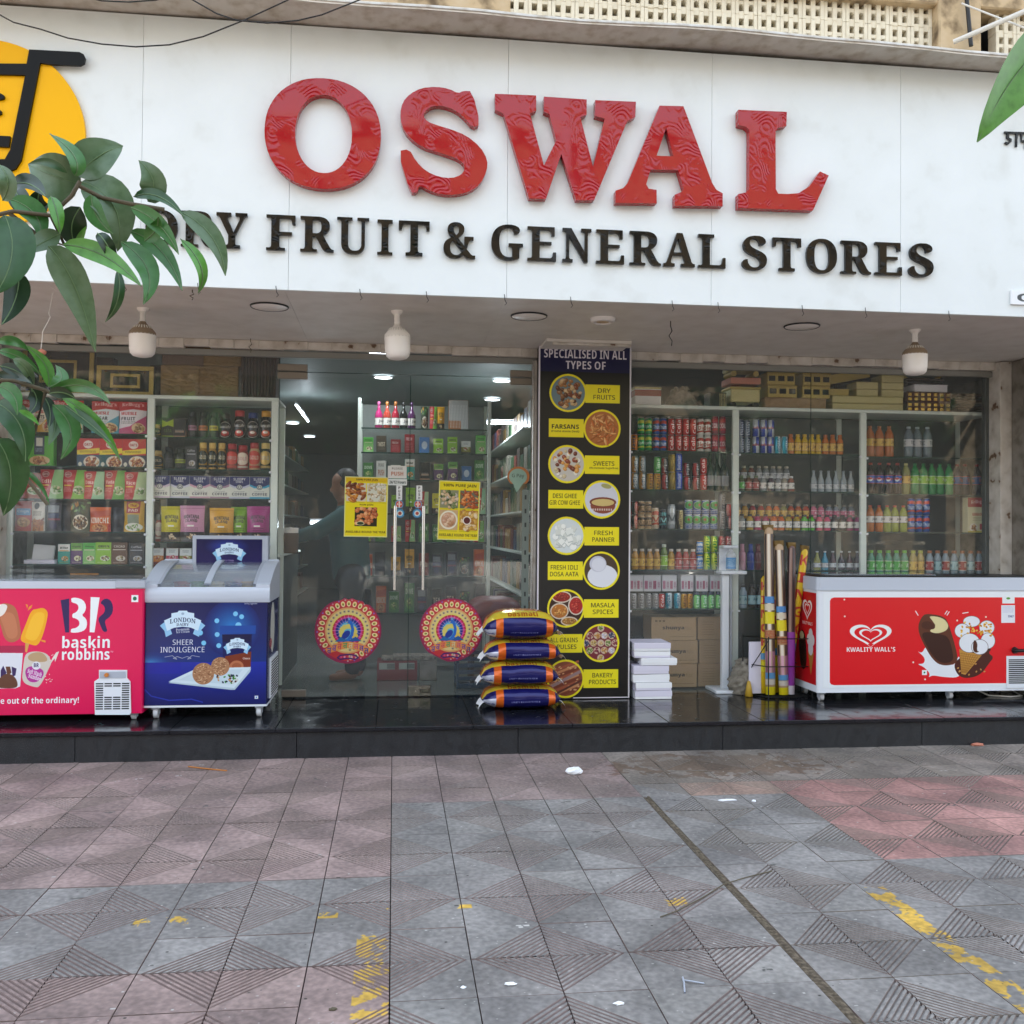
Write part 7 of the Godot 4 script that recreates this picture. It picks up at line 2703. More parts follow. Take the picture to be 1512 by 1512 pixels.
func pouch_mesh(r: Rect2, w: float, h: float, d: float) -> ArrayMesh:
	var b := MB.new()
	var n := 7
	var front := []
	var back := []
	for i in 9:
		var f := i / 8.0
		var rf := []
		var rb := []
		var bulge := pow(sin(clampf(f * 1.08, 0.0, 1.0) * PI), 0.7) if f < 0.925 else 0.0
		if f < 0.1:
			bulge = maxf(bulge, 0.75)
		for j in n + 1:
			var u := j / float(n) * 2.0 - 1.0
			var pinch := 1.0 - 0.05 * sin(f * PI)
			var z := d * 0.5 * bulge * (1.0 - pow(absf(u), 2.6)) + 0.001
			var wob := 0.004 * sin(j * 2.1 + i * 1.3)
			rf.append(v3(u * w / 2 * pinch, f * h, z + wob * bulge))
			rb.append(v3(u * w / 2 * pinch, f * h, -z))
		front.append(rf)
		rb.reverse()
		back.append(rb)
	b.sheet(front, r)
	b.sheet(back, Rect2(r.position + r.size * 0.02, r.size * 0.02))
	b.flat()
	var uv := r.position + r.size * 0.03
	for i in 8:
		b.quad(front[i][n], back[i][0], back[i + 1][0], front[i + 1][n], uv, uv, uv, uv)
		b.quad(back[i][n], front[i][0], front[i + 1][0], back[i + 1][n], uv, uv, uv, uv)
	for j in n:
		b.quad(front[8][j], front[8][j + 1], back[8][n - j - 1], back[8][n - j], uv, uv, uv, uv)
	return b.done()


func bottle_mesh(r: float, h: float, label: String, shape: String) -> ArrayMesh:
	var prof: Array
	var lab := v2(0.2, 0.5)
	var cap := v2(0.9, 1.0)
	var cr := 0.42
	match shape:
		"juice":
			prof = [[0.9, 0.0], [1.0, 0.04], [1.0, 0.60], [0.92, 0.70], [0.62, 0.80], [0.56, 0.86], [0.56, 0.90]]
			lab = v2(0.14, 0.55); cap = v2(0.88, 1.0); cr = 0.62
		"squat":
			prof = [[0.92, 0.0], [1.0, 0.05], [1.0, 0.62], [0.88, 0.72], [0.58, 0.80], [0.56, 0.88]]
			lab = v2(0.16, 0.58); cap = v2(0.86, 1.0); cr = 0.64
		"pet":
			prof = [[0.8, 0.0], [1.0, 0.05], [0.96, 0.22], [1.0, 0.30], [1.0, 0.62], [0.90, 0.74], [0.55, 0.86], [0.36, 0.91], [0.36, 0.94]]
			lab = v2(0.34, 0.60); cap = v2(0.93, 1.0); cr = 0.44
		"glass":
			prof = [[0.9, 0.0], [1.0, 0.04], [1.0, 0.45], [0.90, 0.55], [0.50, 0.72], [0.36, 0.86], [0.36, 0.94]]
			lab = v2(0.14, 0.38); cap = v2(0.93, 1.0); cr = 0.42
		"flask":
			prof = [[0.9, 0.0], [1.0, 0.03], [1.0, 0.58], [0.92, 0.66], [0.6, 0.72]]
			lab = v2(0.3, 0.31); cap = v2(0.70, 1.0); cr = 0.62
		"wine":
			prof = [[0.9, 0.0], [1.0, 0.02], [1.0, 0.50], [0.80, 0.60], [0.38, 0.72], [0.34, 0.90]]
			lab = v2(0.12, 0.40); cap = v2(0.84, 1.0); cr = 0.40
	var p := []
	for q in prof:
		p.append(v2(q[0] * r, q[1] * h))
	var m := MB.new().lathe([v2(0.0, 0.0)] + p + [v2(0.0, p[p.size() - 1].y)], 14).done()
	m = MB.new().lathe([v2(r * 1.012, lab.x * h), v2(r * 1.012, lab.y * h)], 14, Vector3.ZERO, CELL[label] if label else Rect2(0, 0, 0.001, 0.001)).done(m)
	m = MB.new().lathe([v2(r * cr * 0.9, cap.x * h), v2(r * cr, cap.x * h + 0.002), v2(r * cr * 0.94, cap.y * h), v2(0.0, cap.y * h)], 12).done(m)
	return m


func j(a := 0.03) -> float:
	return rng.randf_range(-a, a)


func left_window_goods() -> void:
	var k := 0.0049
	var z := -0.27
	var g := "goods in the muesli bay"
	# top row: muesli
	var xs := [-2.627, -2.511, -2.404, -2.301, -2.086, -1.892]
	var nm := ["muesli_berry", "muesli_nut", "muesli_sugar", "muesli_fruit", "muesli_sugar", "muesli_berry"]
	var ds := ["pink muesli pouch behind the leaves", "yellow nut muesli pouch", "blue muesli pouch half hidden by leaves", "green fruit muesli pouch", "blue sugar-free muesli pouch", "pink fruit muesli pouch by the post"]
	for i in 6:
		put("pouch", [nm[i], (40 if i > 3 else 27) * k, 49 * k, 0.07], ds[i], "pouch", xs[i], 2.064, z + 0.01 * (i % 2), j())
	close_row("on muesli bay top shelf", g)
	xs = [-2.531, -2.190, -2.031, -1.874, -2.688]
	put("box", ["green_cereal", 41 * k, 44 * k, 0.07], "green and navy cereal box", "box", xs[0], 1.826, z, j())
	for i in 3:
		put("box", ["oats_%s" % "abc"[i], 34 * k, 42 * k, 0.07], "%s oats box with a yellow band and bowl picture" % ["slate blue", "teal", "dark grey"][i], "box", xs[i + 1], 1.826, z, j())
	put("box", ["snack_red", 26 * k, 34 * k, 0.05], "red box half hidden by leaves", "box", xs[4], 1.826, z, j())
	close_row("on muesli bay second shelf", g)
	xs = [-2.606, -2.444, -2.294, -2.154, -2.013, -1.866]
	for i in 6:
		put("pouch", ["mix_%d" % i, [38, 33, 33, 29, 31, 32][i] * k, [38, 43, 43, 41, 43, 41][i] * k, 0.06], ["dark red ready-mix pouch", "red and pale green ready-mix pouch", "red and bright green ready-mix pouch", "red and mint ready-mix pouch", "red and leaf green ready-mix pouch", "red and cream ready-mix pouch"][i], "pouch", xs[i], 1.592, z + 0.012 * (i % 2), j(0.06))
	close_row("on muesli bay third shelf", g)
	xs = [-2.634, -2.533, -2.421, -2.342, -2.244, -2.103, -1.986, -1.872]
	var sn := [["snack_red", 26, 44, "red crisp packet with a blue band"], ["snack_white", 19, 43, "white bread stick packet"], ["snack_dark", 20, 42, "dark packet with a silver band"], ["snack_black", 14, 40, "narrow dark grain packet"], ["snack_green", 28, 44, "green packet with a bowl of noodles"], ["kimchi", 30, 36, "orange KIMCHI noodle packet"], ["snack_black", 20, 36, "plain black noodle packet"], ["snack_yellow", 30, 45, "yellow and red noodle packet"]]
	for i in 8:
		put("pouch", [sn[i][0], sn[i][1] * k, sn[i][2] * k, 0.055], sn[i][3], "packet", xs[i], 1.359, z + 0.014 * (i % 3), j(0.08))
	close_row("on muesli bay fourth shelf", g)
	xs = [-2.347, -2.261, -2.175, -2.074, -1.965, -1.849]
	for i in 6:
		put("box", [["box_teal", "box_purple", "box_green", "box_lime", "box_brown", "box_black"][i], [17, 17, 19, 23, 23, 22][i] * k, [29, 31, 31, 32, 32, 31][i] * k, 0.06], ["teal and white", "purple and green", "bright green", "lime green", "brown", "black"][i] + " tea box", "box", xs[i], 1.126, z + 0.01, j(0.04))
	close_row("on muesli bay fifth shelf", g)
	var tray := part("foam_tray", MB.new().box(v3(0, 0.068, 0), v3(0.15, 0.132, 0.012), 0.005).done(), M.paper_white, null, v3(-2.529, 1.128, -0.33))
	tray.rotation = v3(-0.2, 0.12, -0.08)
	tag(tray, "white foam tray leaning on the fifth shelf of the muesli bay", "tray")
	var flat := part("flat_box", boxed(v3(0, 0.014, 0), v3(0.21, 0.028, 0.10), 0.002), M.paper_lilac, null, v3(-2.505, 1.127, -0.25))
	tag(flat, "flat white box lying before the foam tray", "box")
	put("pouch", ["bag_orange", 40 * k, 24 * k, 0.07], "orange packet with a maroon oval", "packet", -2.215, 0.94, z)
	close_row("on muesli bay bottom shelf", g)
	var wb := part("white_bag", pouch_mesh(Rect2(0, 0, 1, 1), 0.28, 0.10, 0.12), M.paper_white, null, v3(-1.966, 0.941, z))
	tag(wb, "crumpled white plastic bag on the bottom shelf of the muesli bay", "bag")
	# coffee bay
	k = 0.00495
	g = "goods in the coffee bay"
	xs = [-1.725, -1.644, -1.560, -1.476, -1.399, -1.322, -1.239, -1.138, -1.040, -0.947]
	put("jar", ["jar_gold", 6 * k, 19 * k, "#c9a85a"], "small squat gold jar", "jar", xs[0], 2.049, z)
	put("box", ["tin_lime", 17 * k, 29 * k, 0.06], "black and lime coffee box", "box", xs[1], 2.049, z, j())
	put("box", ["tin_dark", 17 * k, 28 * k, 0.06], "black coffee box with a copper stripe", "box", xs[2], 2.049, z, j())
	for i in 3:
		put("jar", [["jar_pink", "jar_orange", "jar_yellow"][i], 6.4 * k, 39 * k, "#16181a"], "slim black coffee jar with a %s band" % ["pink", "orange", "yellow"][i], "jar", xs[3 + i], 2.049, z)
	for i in 4:
		put("jar", [["jar_nes_grey", "jar_nes_red", "jar_nes_blue", "jar_nes_gold"][i], 8.7 * k, [37, 42, 39, 42][i] * k, ["#26211e", "#a81e22", "#1c3370", "#c98f1a"][i], "waist"], "waisted coffee jar with a %s lid" % ["black", "red", "blue", "yellow"][i], "jar", xs[6 + i], 2.049, z)
	close_row("on coffee bay top shelf", g)
	xs = [-1.717, -1.636, -1.557, -1.475, -1.396, -1.330, -1.263, -1.188, -1.112, -1.027, -0.949]
	put("jar", ["jar_gold", 7.6 * k, 27 * k, "#c9b070"], "round gold-labelled coffee jar", "jar", xs[0], 1.818, z)
	put("jar", ["jar_black", 7 * k, 33 * k, "#151516"], "all black coffee jar", "jar", xs[1], 1.818, z)
	put("jar", ["jar_greengold", 7.6 * k, 31 * k, "#2a3020"], "dark green coffee jar with a lime label", "jar", xs[2], 1.818, z)
	put("box", ["box_black", 16 * k, 34 * k, 0.06], "matt black coffee box", "box", xs[3], 1.818, z, j())
	for i in 3:
		put("jar", ["jar_gold", 6.2 * k, 40 * k, "#d6b45e", "gold"], "tall jar with a shining gold lid", "jar", xs[4 + i], 1.818, z)
	for i in 3:
		put("jar", [["jar_bru", "jar_country", "jar_cream"][i], 8 * k, [39, 37, 41][i] * k, "#a8242a"], "red-lidded coffee jar with a %s label" % ["brown", "red", "cream"][i], "jar", xs[7 + i], 1.818, z)
	put("jar", ["jar_dark_gold", 7.6 * k, 41 * k, "#d0b266", "gold"], "dark green jar with a gold lid by the post", "jar", xs[10], 1.818, z)
	close_row("on coffee bay second shelf", g)
	xs = [-1.685, -1.545, -1.405, -1.264, -1.124, -0.980]
	for i in 6:
		put("box", ["owl_%d" % i, 29.2 * k, 33 * k, 0.09], "navy and white coffee box with a %s foot" % ["pale mauve", "pale grey", "pink", "plum", "pale blue", "bright cyan"][i], "box", xs[i], 1.606, -0.25, 0.0)
	close_row("on coffee bay third shelf", g)
	xs = [-1.610, -1.461, -1.254, -1.133, -0.992]
	for i in 5:
		put("pouch", [["pouch_yellow", "pouch_pink", "pouch_orange", "pouch_lime", "pouch_magenta"][i], [31, 36, 35, 26, 34][i] * k, [52, 53, 50, 52, 53][i] * k, 0.085], ["yellow", "pale pink", "orange", "lime green", "magenta"][i] + " coffee pouch", "pouch", xs[i], 1.291, z + [0.0, 0.02, 0.02, -0.03, 0.02][i], [0.1, -0.06, 0.1, 0.0, -0.05][i])
	put("jar", ["jar_country", 6 * k, 40 * k, "#8a8f88"], "pale glass tumbler", "glass", -1.712, 1.291, -0.34)
	close_row("on coffee bay fourth shelf", g)
	xs = [-1.702, -1.601, -1.506]
	for i in 3:
		put("box", [["chips_red", "chips_brown", "chips_dark"][i], 20 * k, 25 * k, 0.08], ["dark red", "brown", "black"][i] + " card box under a tea box", "box", xs[i], 1.0, z, j())
		put("box", [["tea_orange", "tea_pink", "tea_olive"][i], 17.5 * k, 24 * k, 0.06], "white and %s tea box stacked on another" % ["orange", "pink", "olive"][i], "box", xs[i], 1.0 + 25 * k + 0.001, z, j())
	close_row("on coffee bay fifth shelf", g)
	left_top_goods()


func left_top_goods() -> void:
	var y := 2.3465
	# framed gift trays standing on edge
	for q in [[-2.447, 0.50, 0.36, "large gold-framed black gift tray standing above the muesli"], [-1.953, 0.40, 0.22, "smaller gold-framed black gift tray standing above the muesli"]]:
		var t := thing("gift_tray", q[3], "tray", v3(q[0], y, -0.26 if q[1] < 0.45 else -0.34), 0.0, "gift trays above the muesli shelf")
		t.rotation.x = -0.06
		var w: float = q[1]
		var h: float = q[2]
		part("back", boxed(v3(0, h / 2, -0.03), v3(w, h, 0.05), 0.004), M.velvet_black, t)
		for f in [[1.0, 0.032], [0.52, 0.02]]:
			var fw: float = w * f[0]
			var fh: float = h * (1.0 - (1.0 - f[0]) * 1.1)
			var th: float = f[1]
			part("gold_border", MB.new().box(v3(0, h / 2 + fh / 2 - th / 2, 0), v3(fw, th, 0.014), 0.003).box(v3(0, h / 2 - fh / 2 + th / 2, 0), v3(fw, th, 0.014), 0.003).box(v3(-fw / 2 + th / 2, h / 2, 0), v3(th, fh - th * 2, 0.013), 0.003).box(v3(fw / 2 - th / 2, h / 2, 0), v3(th, fh - th * 2, 0.013), 0.003).done(), M.gold_lattice, t)
		for i in 8:
			part("stud", MB.new().lathe([v2(0.007, -0.004), v2(0.005, 0.004), v2(0.0, 0.006)], 8, v3(-w * 0.34 + w * 0.68 * (i % 4) / 3.0, h * (0.20 if i < 4 else 0.80), 0.0)).done(), M.gold_lid, t)
	for q in [[-2.151, 0.16, 0.30, "tall black box standing between the two gift trays"], [-1.771, 0.09, 0.25, "narrow black box at the right of the small gift tray"]]:
		var o := part("black_box", MB.new().box(v3(0, q[2] / 2, 0), v3(q[1], q[2], 0.1), 0.004).done(), M.velvet_black, null, v3(q[0], y, -0.45))
		tag(o, q[3], "box")
	# foil wrapped and speckled boxes
	for q in [[-1.566, 0.275, 0.235, "brown_foil", 0.0, "brown foil-wrapped box, left of the lower pair above the coffee"], [-1.289, 0.28, 0.235, "brown_foil", 0.0, "brown foil-wrapped box, right of the lower pair above the coffee"], [-1.548, 0.295, 0.15, "brown_speckle", 0.237, "speckled brown box on the left foil-wrapped box"], [-1.267, 0.272, 0.15, "brown_foil", 0.237, "dull brown box on the right foil-wrapped box"]]:
		var o := part("gift_box", MB.new().box(v3(0, q[2] / 2, 0), v3(q[1], q[2], 0.24), 0.004).done(), M[q[3]], null, v3(q[0], y + q[4], -0.38))
		tag(o, q[5], "box", "brown boxes above the coffee shelf")
	var st := thing("wood_tray_stack", "dark brown stack of thin wooden trays standing on edge above the coffee", "trays", v3(-1.000, y, -0.36))
	for i in 11:
		part("tray", boxed(v3(-0.115 + i * 0.023, 0.185 + 0.003 * sin(i * 2.0), 0.01 * cos(i * 1.7)), v3(0.0195, 0.37 + 0.008 * sin(i * 3.0), 0.26), 0.003), M.brown_wood, st)


func can_pair(cell_name: String, x: float, y: float, z: float, r: float, h: float, desc: String, high := 2) -> void:
	for i in high:
		put("can", [cell_name, r, h], desc, "can", x + j(0.001), y + i * (h + 0.0006), z, rng.randf_range(-0.5, 0.5), ("lower" if i == 0 else "upper") if high == 2 else "")


func right_window_goods() -> void:
	var k := 0.00522
	var z := -0.25
	var g := "drinks in the can bay"
	var r := 0.0268
	var h := 0.128
	var y := 2.011
	can_pair("can_fanta", 1.832, y, z, r, h, "orange can", 1)
	for x in [1.885, 1.944]:
		can_pair("can_green", x, y, z, r, h, "green lemon can")
	for x in [2.003, 2.060]:
		can_pair("can_blue_cola", x, y, z, r, h, "blue and red cola can")
	for x in [2.124, 2.182, 2.240, 2.298]:
		can_pair("can_red", x, y, z, r, h, "plain red cola can")
	for x in [2.357, 2.414]:
		can_pair("can_white", x, y, z, r, h, "white cola can")
	for x in [2.474, 2.533]:
		can_pair("can_cherry", x, y, z, r, h * 1.1, "cherry red can")
	close_row("on can bay top shelf", g)
	y = 1.714
	for x in [1.838, 1.896]:
		can_pair("can_grey", x, y, z, r, h, "grey and amber can")
	for x in [1.956, 2.014]:
		can_pair("can_amber", x, y, z, r, h * 0.98, "amber can", 1)
	put("can", ["can_leaf", r, h], "leaf green can standing on an amber can", "can", 2.014, y + h * 0.98 + 0.001, z)
	can_pair("can_pepsi_black", 2.074, y, z, r, h * 0.96, "black cola can")
	can_pair("can_gold", 2.130, y, z, r, h * 1.08, "gold can")
	can_pair("can_blue", 2.187, y, z, r, h * 1.1, "blue can")
	for x in [2.250, 2.320]:
		can_pair("can_pepsi_black", x, y, z, 0.028, h * 0.82, "short black cola can")
	can_pair("can_red", 2.383, y, z, r, h * 0.98, "red can")
	for x in [2.445, 2.499, 2.560]:
		put("bottle", [0.036, 0.29, "#12301c", "", "#1c3a22", "wine"], "dark green glass bottle", "bottle", x, y, z - 0.02)
	close_row("on can bay second shelf", g)
	y = 1.412
	can_pair("can_stripe", 1.835, y, z, r, h * 0.82, "red and black coffee can")
	for x in [1.891, 1.946]:
		can_pair("can_coffee", x, y, z, r, h * 0.82, "cream coffee can")
	put("can", ["can_monster_m", 0.029, 31 * k], "cream energy drink can with red marks", "can", 2.002, y, z)
	put("can", ["can_monster_k", 0.028, 29 * k], "black energy drink can", "can", 2.063, y, z)
	put("can", ["can_monster_w", 0.031, 36 * k], "tall pale grey energy drink can", "can", 2.127, y, z)
	put("can", ["can_cream", 0.028, 28 * k], "pale gold can", "can", 2.195, y, z)
	for x in [2.265, 2.332, 2.400, 2.467]:
		can_pair("can_heineken", x, y, z, 0.0312, 21.6 * k, "blue can with a green disc")
	can_pair("can_silver", 2.533, y, z, 0.0265, 26.5 * k, "silver can")
	can_pair("can_stripe", 2.588, y, z - 0.02, 0.025, 19 * k, "red coffee can by the post")
	close_row("on can bay third shelf", g)
	y = 1.100
	var jx := [1.843, 1.899, 1.957, 2.014, 2.129, 2.186, 2.244, 2.302]
	for i in 8:
		put("bottle", [0.0272, 30 * k, "#b88428" if i < 4 else ["#b0882c", "#a83428", "#a3271f", "#9a2c26"][i - 4], "lab_amber" if i < 5 else "lab_red", "#d8cfc4", "juice"], "%s juice bottle" % ("amber" if i < 5 else "red"), "bottle", jx[i], y, z)
	put("bottle", [0.028, 37 * k, "#5a7a2c", "lab_lime", "#cfd4c4", "juice"], "taller green juice bottle", "bottle", 2.071, y, z)
	can_pair("can_sky", 2.356, y, z, 0.0262, 21 * k, "sky blue can")
	for x in [2.415, 2.473]:
		can_pair("can_lime", x, y, z, 0.027, 25 * k, "lime green can")
	for x in [2.532, 2.587]:
		can_pair("can_crimson", x, y, z, 0.025, 25 * k, "crimson can")
	close_row("on can bay fourth shelf", g)
	y = 0.803
	for x in [1.831, 1.892, 1.948, 2.004]:
		put("can", ["can_silver", 0.026, 21 * k], "white and black can", "can", x, y, z, j(0.5))
	put("can", ["can_red", 0.024, 21 * k], "short red can", "can", 2.054, y, z)
	for x in [2.114, 2.177]:
		put("can", ["can_cyan", 0.026, 22 * k], "pale blue can", "can", x, y, z, j(0.5))
	for x in [2.231, 2.279]:
		put("can", ["can_amber", 0.0225, 21 * k], "brown gold can", "can", x, y, z)
	for x in [2.336, 2.394, 2.453, 2.511, 2.585]:
		put("jar", ["can_leaf", 0.0255, 24 * k, "#26304a"], "green jar with a navy lid", "jar", x, y, z)
	var px := [1.851, 1.974, 2.114, 2.251, 2.370, 2.487]
	for i in 6:
		put("box", ["six_pack", [20, 26, 22, 19, 19, 19][i] * k, 24 * k, 0.10], "film-wrapped bottle pack", "pack", px[i], y + 24.4 * k, z - 0.03, j(0.05))
	close_row("on can bay fifth shelf", g)
	# bay of bottles
	k = 0.0053
	g = "drinks in the bottle bay"
	y = 2.006
	for x in [2.693, 2.747]:
		can_pair("can_navy", x, y, z - 0.03, 0.026, 25 * k, "dark blue can")
	for x in [2.805, 2.868, 2.927]:
		can_pair("can_redbull", x, y, z, 0.0265, 25 * k, "silver and blue can")
	for x in [2.982, 3.038]:
		can_pair("can_cyan", x, y, z, 0.0255, 26 * k, "slim white and cyan can", 1)
	var ob := [3.093, 3.149, 3.205, 3.261, 3.316, 3.376, 3.434, 3.494]
	for i in 8:
		var yel := i in [1, 2, 3, 4]
		put("bottle", [0.0262, 30 * k, "#c9a71c" if yel else "#c06a1e", "lab_amber", "#c9a21c" if yel else "#b8621c", "squat"], "%s mango drink bottle" % ("yellow" if yel else "orange"), "bottle", ob[i], y, z)
	close_row("on bottle bay top shelf", g)
	y = 1.712
	var sm := [2.686, 2.746, 2.807, 2.868, 2.928, 2.987, 3.041, 3.096]
	for i in 8:
		put("bottle", [0.0258, 23 * k, ["#4a5a38", "#6a4a30", "#6a3a2c", "#8a8f8c", "#3a2c3c", "#84888a", "#9a9484", "#8f5a4c"][i], "lab_green" if i == 0 else "lab_red" if i < 3 else "lab_white", "#6a7a5c" if i < 3 else "#c9ccce", "squat"], ["olive", "brown", "rust", "clear", "plum", "pale clear", "cream", "rosy"][i] + " small bottle", "bottle", sm[i], y, z)
		put("bottle", [0.0258, 23 * k, ["#4a5a38", "#6a4a30", "#6a3a2c", "#8a8f8c", "#7a7f80", "#84888a", "#7a7a76", "#7a7f80"][i], "lab_grey", "#b8b09c", "squat"], "small bottle in the raised back row", "bottle", sm[i] + 0.012, y + 0.085, z - 0.13)
	for x in [3.278, 3.340, 3.401, 3.463, 3.525, 3.589]:
		put("bottle", [0.0265, 32 * k, "#9aa4a8", "lab_grey", "#8a9498", "glass"], "clear tonic bottle", "bottle", x, y, z)
	var rz := part("shelf_riser", boxed(v3(0, 0.0415, 0), v3(0.44, 0.083, 0.08), 0.002), M.dark_plastic, null, v3(2.941, y, -0.382))
	tag(rz, "dark riser block under the back row on the second shelf of the bottle bay", "riser")
	close_row("on bottle bay second shelf", g)
	y = 1.408
	var bx := [2.695, 2.758, 2.822, 2.887, 2.952, 3.015, 3.077, 3.140, 3.202, 3.262, 3.326, 3.391, 3.455, 3.519, 3.583, 3.644]
	var bc := ["#8a8c84", "#b8942c", "#a02458", "#a02458", "#c8601e", "#c8601e", "#a88a24", "#a88a24", "#4fa01e", "#4fa01e", "#c8506c", "#c8506c", "#2c2428", "#2c2428", "#8a1f58", "#8a1f58"]
	var bn := ["clear", "amber", "magenta", "magenta", "orange", "orange", "mustard", "mustard", "green", "green", "pink", "pink", "black", "black", "wine", "wine"]
	var bk := ["#8a7a5c", "#a8802c", "#8f2c34", "#9a2c2c", "#c8641e", "#c8601e", "#7a7c3c", "#b04a24", "#b85a24", "#a8402c", "#c8708a", "#c8708a", "#8a9098", "#8a9098", "#7a7f84", "#7a7f84"]
	for i in 16:
		put("bottle", [0.0278, 23.5 * k, bc[i], "lab_white", "#3a3834", "squat"], bn[i] + " juice bottle in the front row", "bottle", bx[i], y, z)
		put("bottle", [0.0275, 22 * k, bk[i], "lab_pink" if i > 9 else "lab_amber", "#8a8478", "squat"], "juice bottle in the raised back row", "bottle", bx[i] + 0.006, y + 0.092, z - 0.12)
	var rz2 := part("shelf_riser", boxed(v3(0, 0.045, 0), v3(0.94, 0.09, 0.08), 0.002), M.dark_plastic, null, v3(3.219, y, -0.372))
	tag(rz2, "dark riser block under the back row on the third shelf of the bottle bay", "riser")
	close_row("on bottle bay third shelf", g)
	y = 1.098
	var fx := [2.699, 2.765, 2.825]
	for i in 3:
		put("bottle", [0.0275, 38 * k, ["#c08a98", "#2a3f8a", "#5a2c34"][i], "", ["#c08a98", "#2a3f8a", "#6a3438"][i], "flask"], ["pink", "blue", "maroon"][i] + " steel flask", "flask", fx[i], y, z)
	var gx := [3.310, 3.375, 3.441, 3.508, 3.577, 3.642]
	for i in 6:
		put("bottle", [0.027, 28 * k, ["#8a8a3c", "#3a8aa8", "#4a3034", "#3a2c34", "#4a2c30", "#40343c"][i], "lab_grey", "#c8ccce", "glass"], ["yellowish", "blue", "reddish", "dark", "rusty", "smoky"][i] + " glass soda bottle", "bottle", gx[i], y, z)
	close_row("on bottle bay fourth shelf", g)
	y = 0.803
	var dx := [2.706, 2.777, 2.843]
	for i in 3:
		put("bottle", [0.03, 34 * k, ["#9ab0c0", "#3a2c20", "#2c1c1c"][i], "lab_aqua", "#3a3a3c", "juice"], ["pale blue", "olive", "black"][i] + " large bottle", "bottle", dx[i], y, z)
	close_row("on bottle bay fifth shelf", g)
	# bay of large bottles
	k = 0.0054
	g = "drinks in the soda bay"
	y = 1.995
	for x in [3.750, 3.828, 3.905]:
		put("bottle", [0.036, 46 * k, "#b0622c", "lab_amber", "#b06a3c", "pet"], "large orange soda bottle", "bottle", x, y, z)
	for x in [4.070, 4.150, 4.230]:
		put("bottle", [0.036, 46 * k, "#6a7880", "lab_grey", "#9aa8b0", "pet"], "large clear soda bottle", "bottle", x, y, z)
	close_row("on soda bay top shelf", g)
	y = 1.702
	var sx := [3.756, 3.830, 3.904, 3.978, 4.053, 4.127, 4.198, 4.270, 4.341, 4.413, 4.485, 4.557, 4.659]
	for i in 13:
		var kind := 0 if i < 4 else 1 if i == 4 else 2 if i < 10 else 3
		put("bottle", [0.034, 46 * k, ["#2c1c18", "#8a8a4c", "#2c8a4a", "#1c1a20"][kind], ["lab_pepsi", "lab_amber", "lab_lime", "lab_thums"][kind], ["#a8443c", "#b8b070", "#2c7a44", "#8a2c2c"][kind], "pet"], ["dark cola", "yellow", "green lemon", "blue-labelled cola"][kind] + " soda bottle", "bottle", sx[i], y, z)
	close_row("on soda bay second shelf", g)
	y = 1.402
	var ox := [3.751, 3.822, 3.890, 3.958, 4.027]
	for i in 5:
		put("bottle", [0.0315, 39 * k, "#b86a24" if i < 2 else "#8f9a30", "lab_white", "#c0502c", "pet"], ("orange" if i < 2 else "yellow-green") + " sports drink bottle", "bottle", ox[i], y, z)
	for x in [4.095, 4.158, 4.222]:
		can_pair("can_blue_cola", x, y, z, 0.0285, 25 * k, "blue cola can")
	put("box", ["cornflakes", 33 * k, 52 * k, 0.08], "red-topped granola box", "box", 4.642, y, z, -0.05)
	close_row("on soda bay third shelf", g)
	y = 1.072
	var ax := [3.760, 3.829, 3.899, 3.968, 4.038, 4.108, 4.177, 4.248, 4.318, 4.388, 4.459, 4.529, 4.600, 4.671]
	for i in 14:
		var kind := 0 if i < 5 else 1 if i < 7 else 2
		put("bottle", [0.0305, 34 * k, ["#4a8a6c", "#a8924a", "#8a98a0"][kind], ["lab_green", "lab_amber", "lab_red" if i % 2 else "lab_aqua"][kind], ["#5fae34", "#b0b43a", "#a86a48"][kind], "juice"], ["green-labelled", "yellow-labelled", "pale"][kind] + " water bottle", "bottle", ax[i], y, z)
	close_row("on soda bay bottom shelf", g)
	right_top_goods()


# a gift box pressed in a gold lattice, with dark windows in its front
func lattice_box(label: String, at: Vector3, w: float, h: float, d: float, m: Material, windows := 0, turn := 0.0, group := "gold boxes above the drinks shelf") -> void:
	var t := thing("gift_box", label, "box", at, turn, group)
	part("case", MB.new().box(v3(0, h * 0.46, 0), v3(w, h * 0.92, d), 0.004).done(), m, t)
	part("lid", MB.new().box(v3(0, h * 0.955, 0), v3(w + 0.008, h * 0.085, d + 0.008), 0.003).done(), m, t)
	for i in windows:
		var c := -w / 2 + w * (i + 0.5) / windows
		part("window", boxed(v3(c, h * 0.5, d / 2 + 0.0006), v3(w / windows * 0.68, h * 0.42, 0.003), 0.0), M.velvet_black, t)


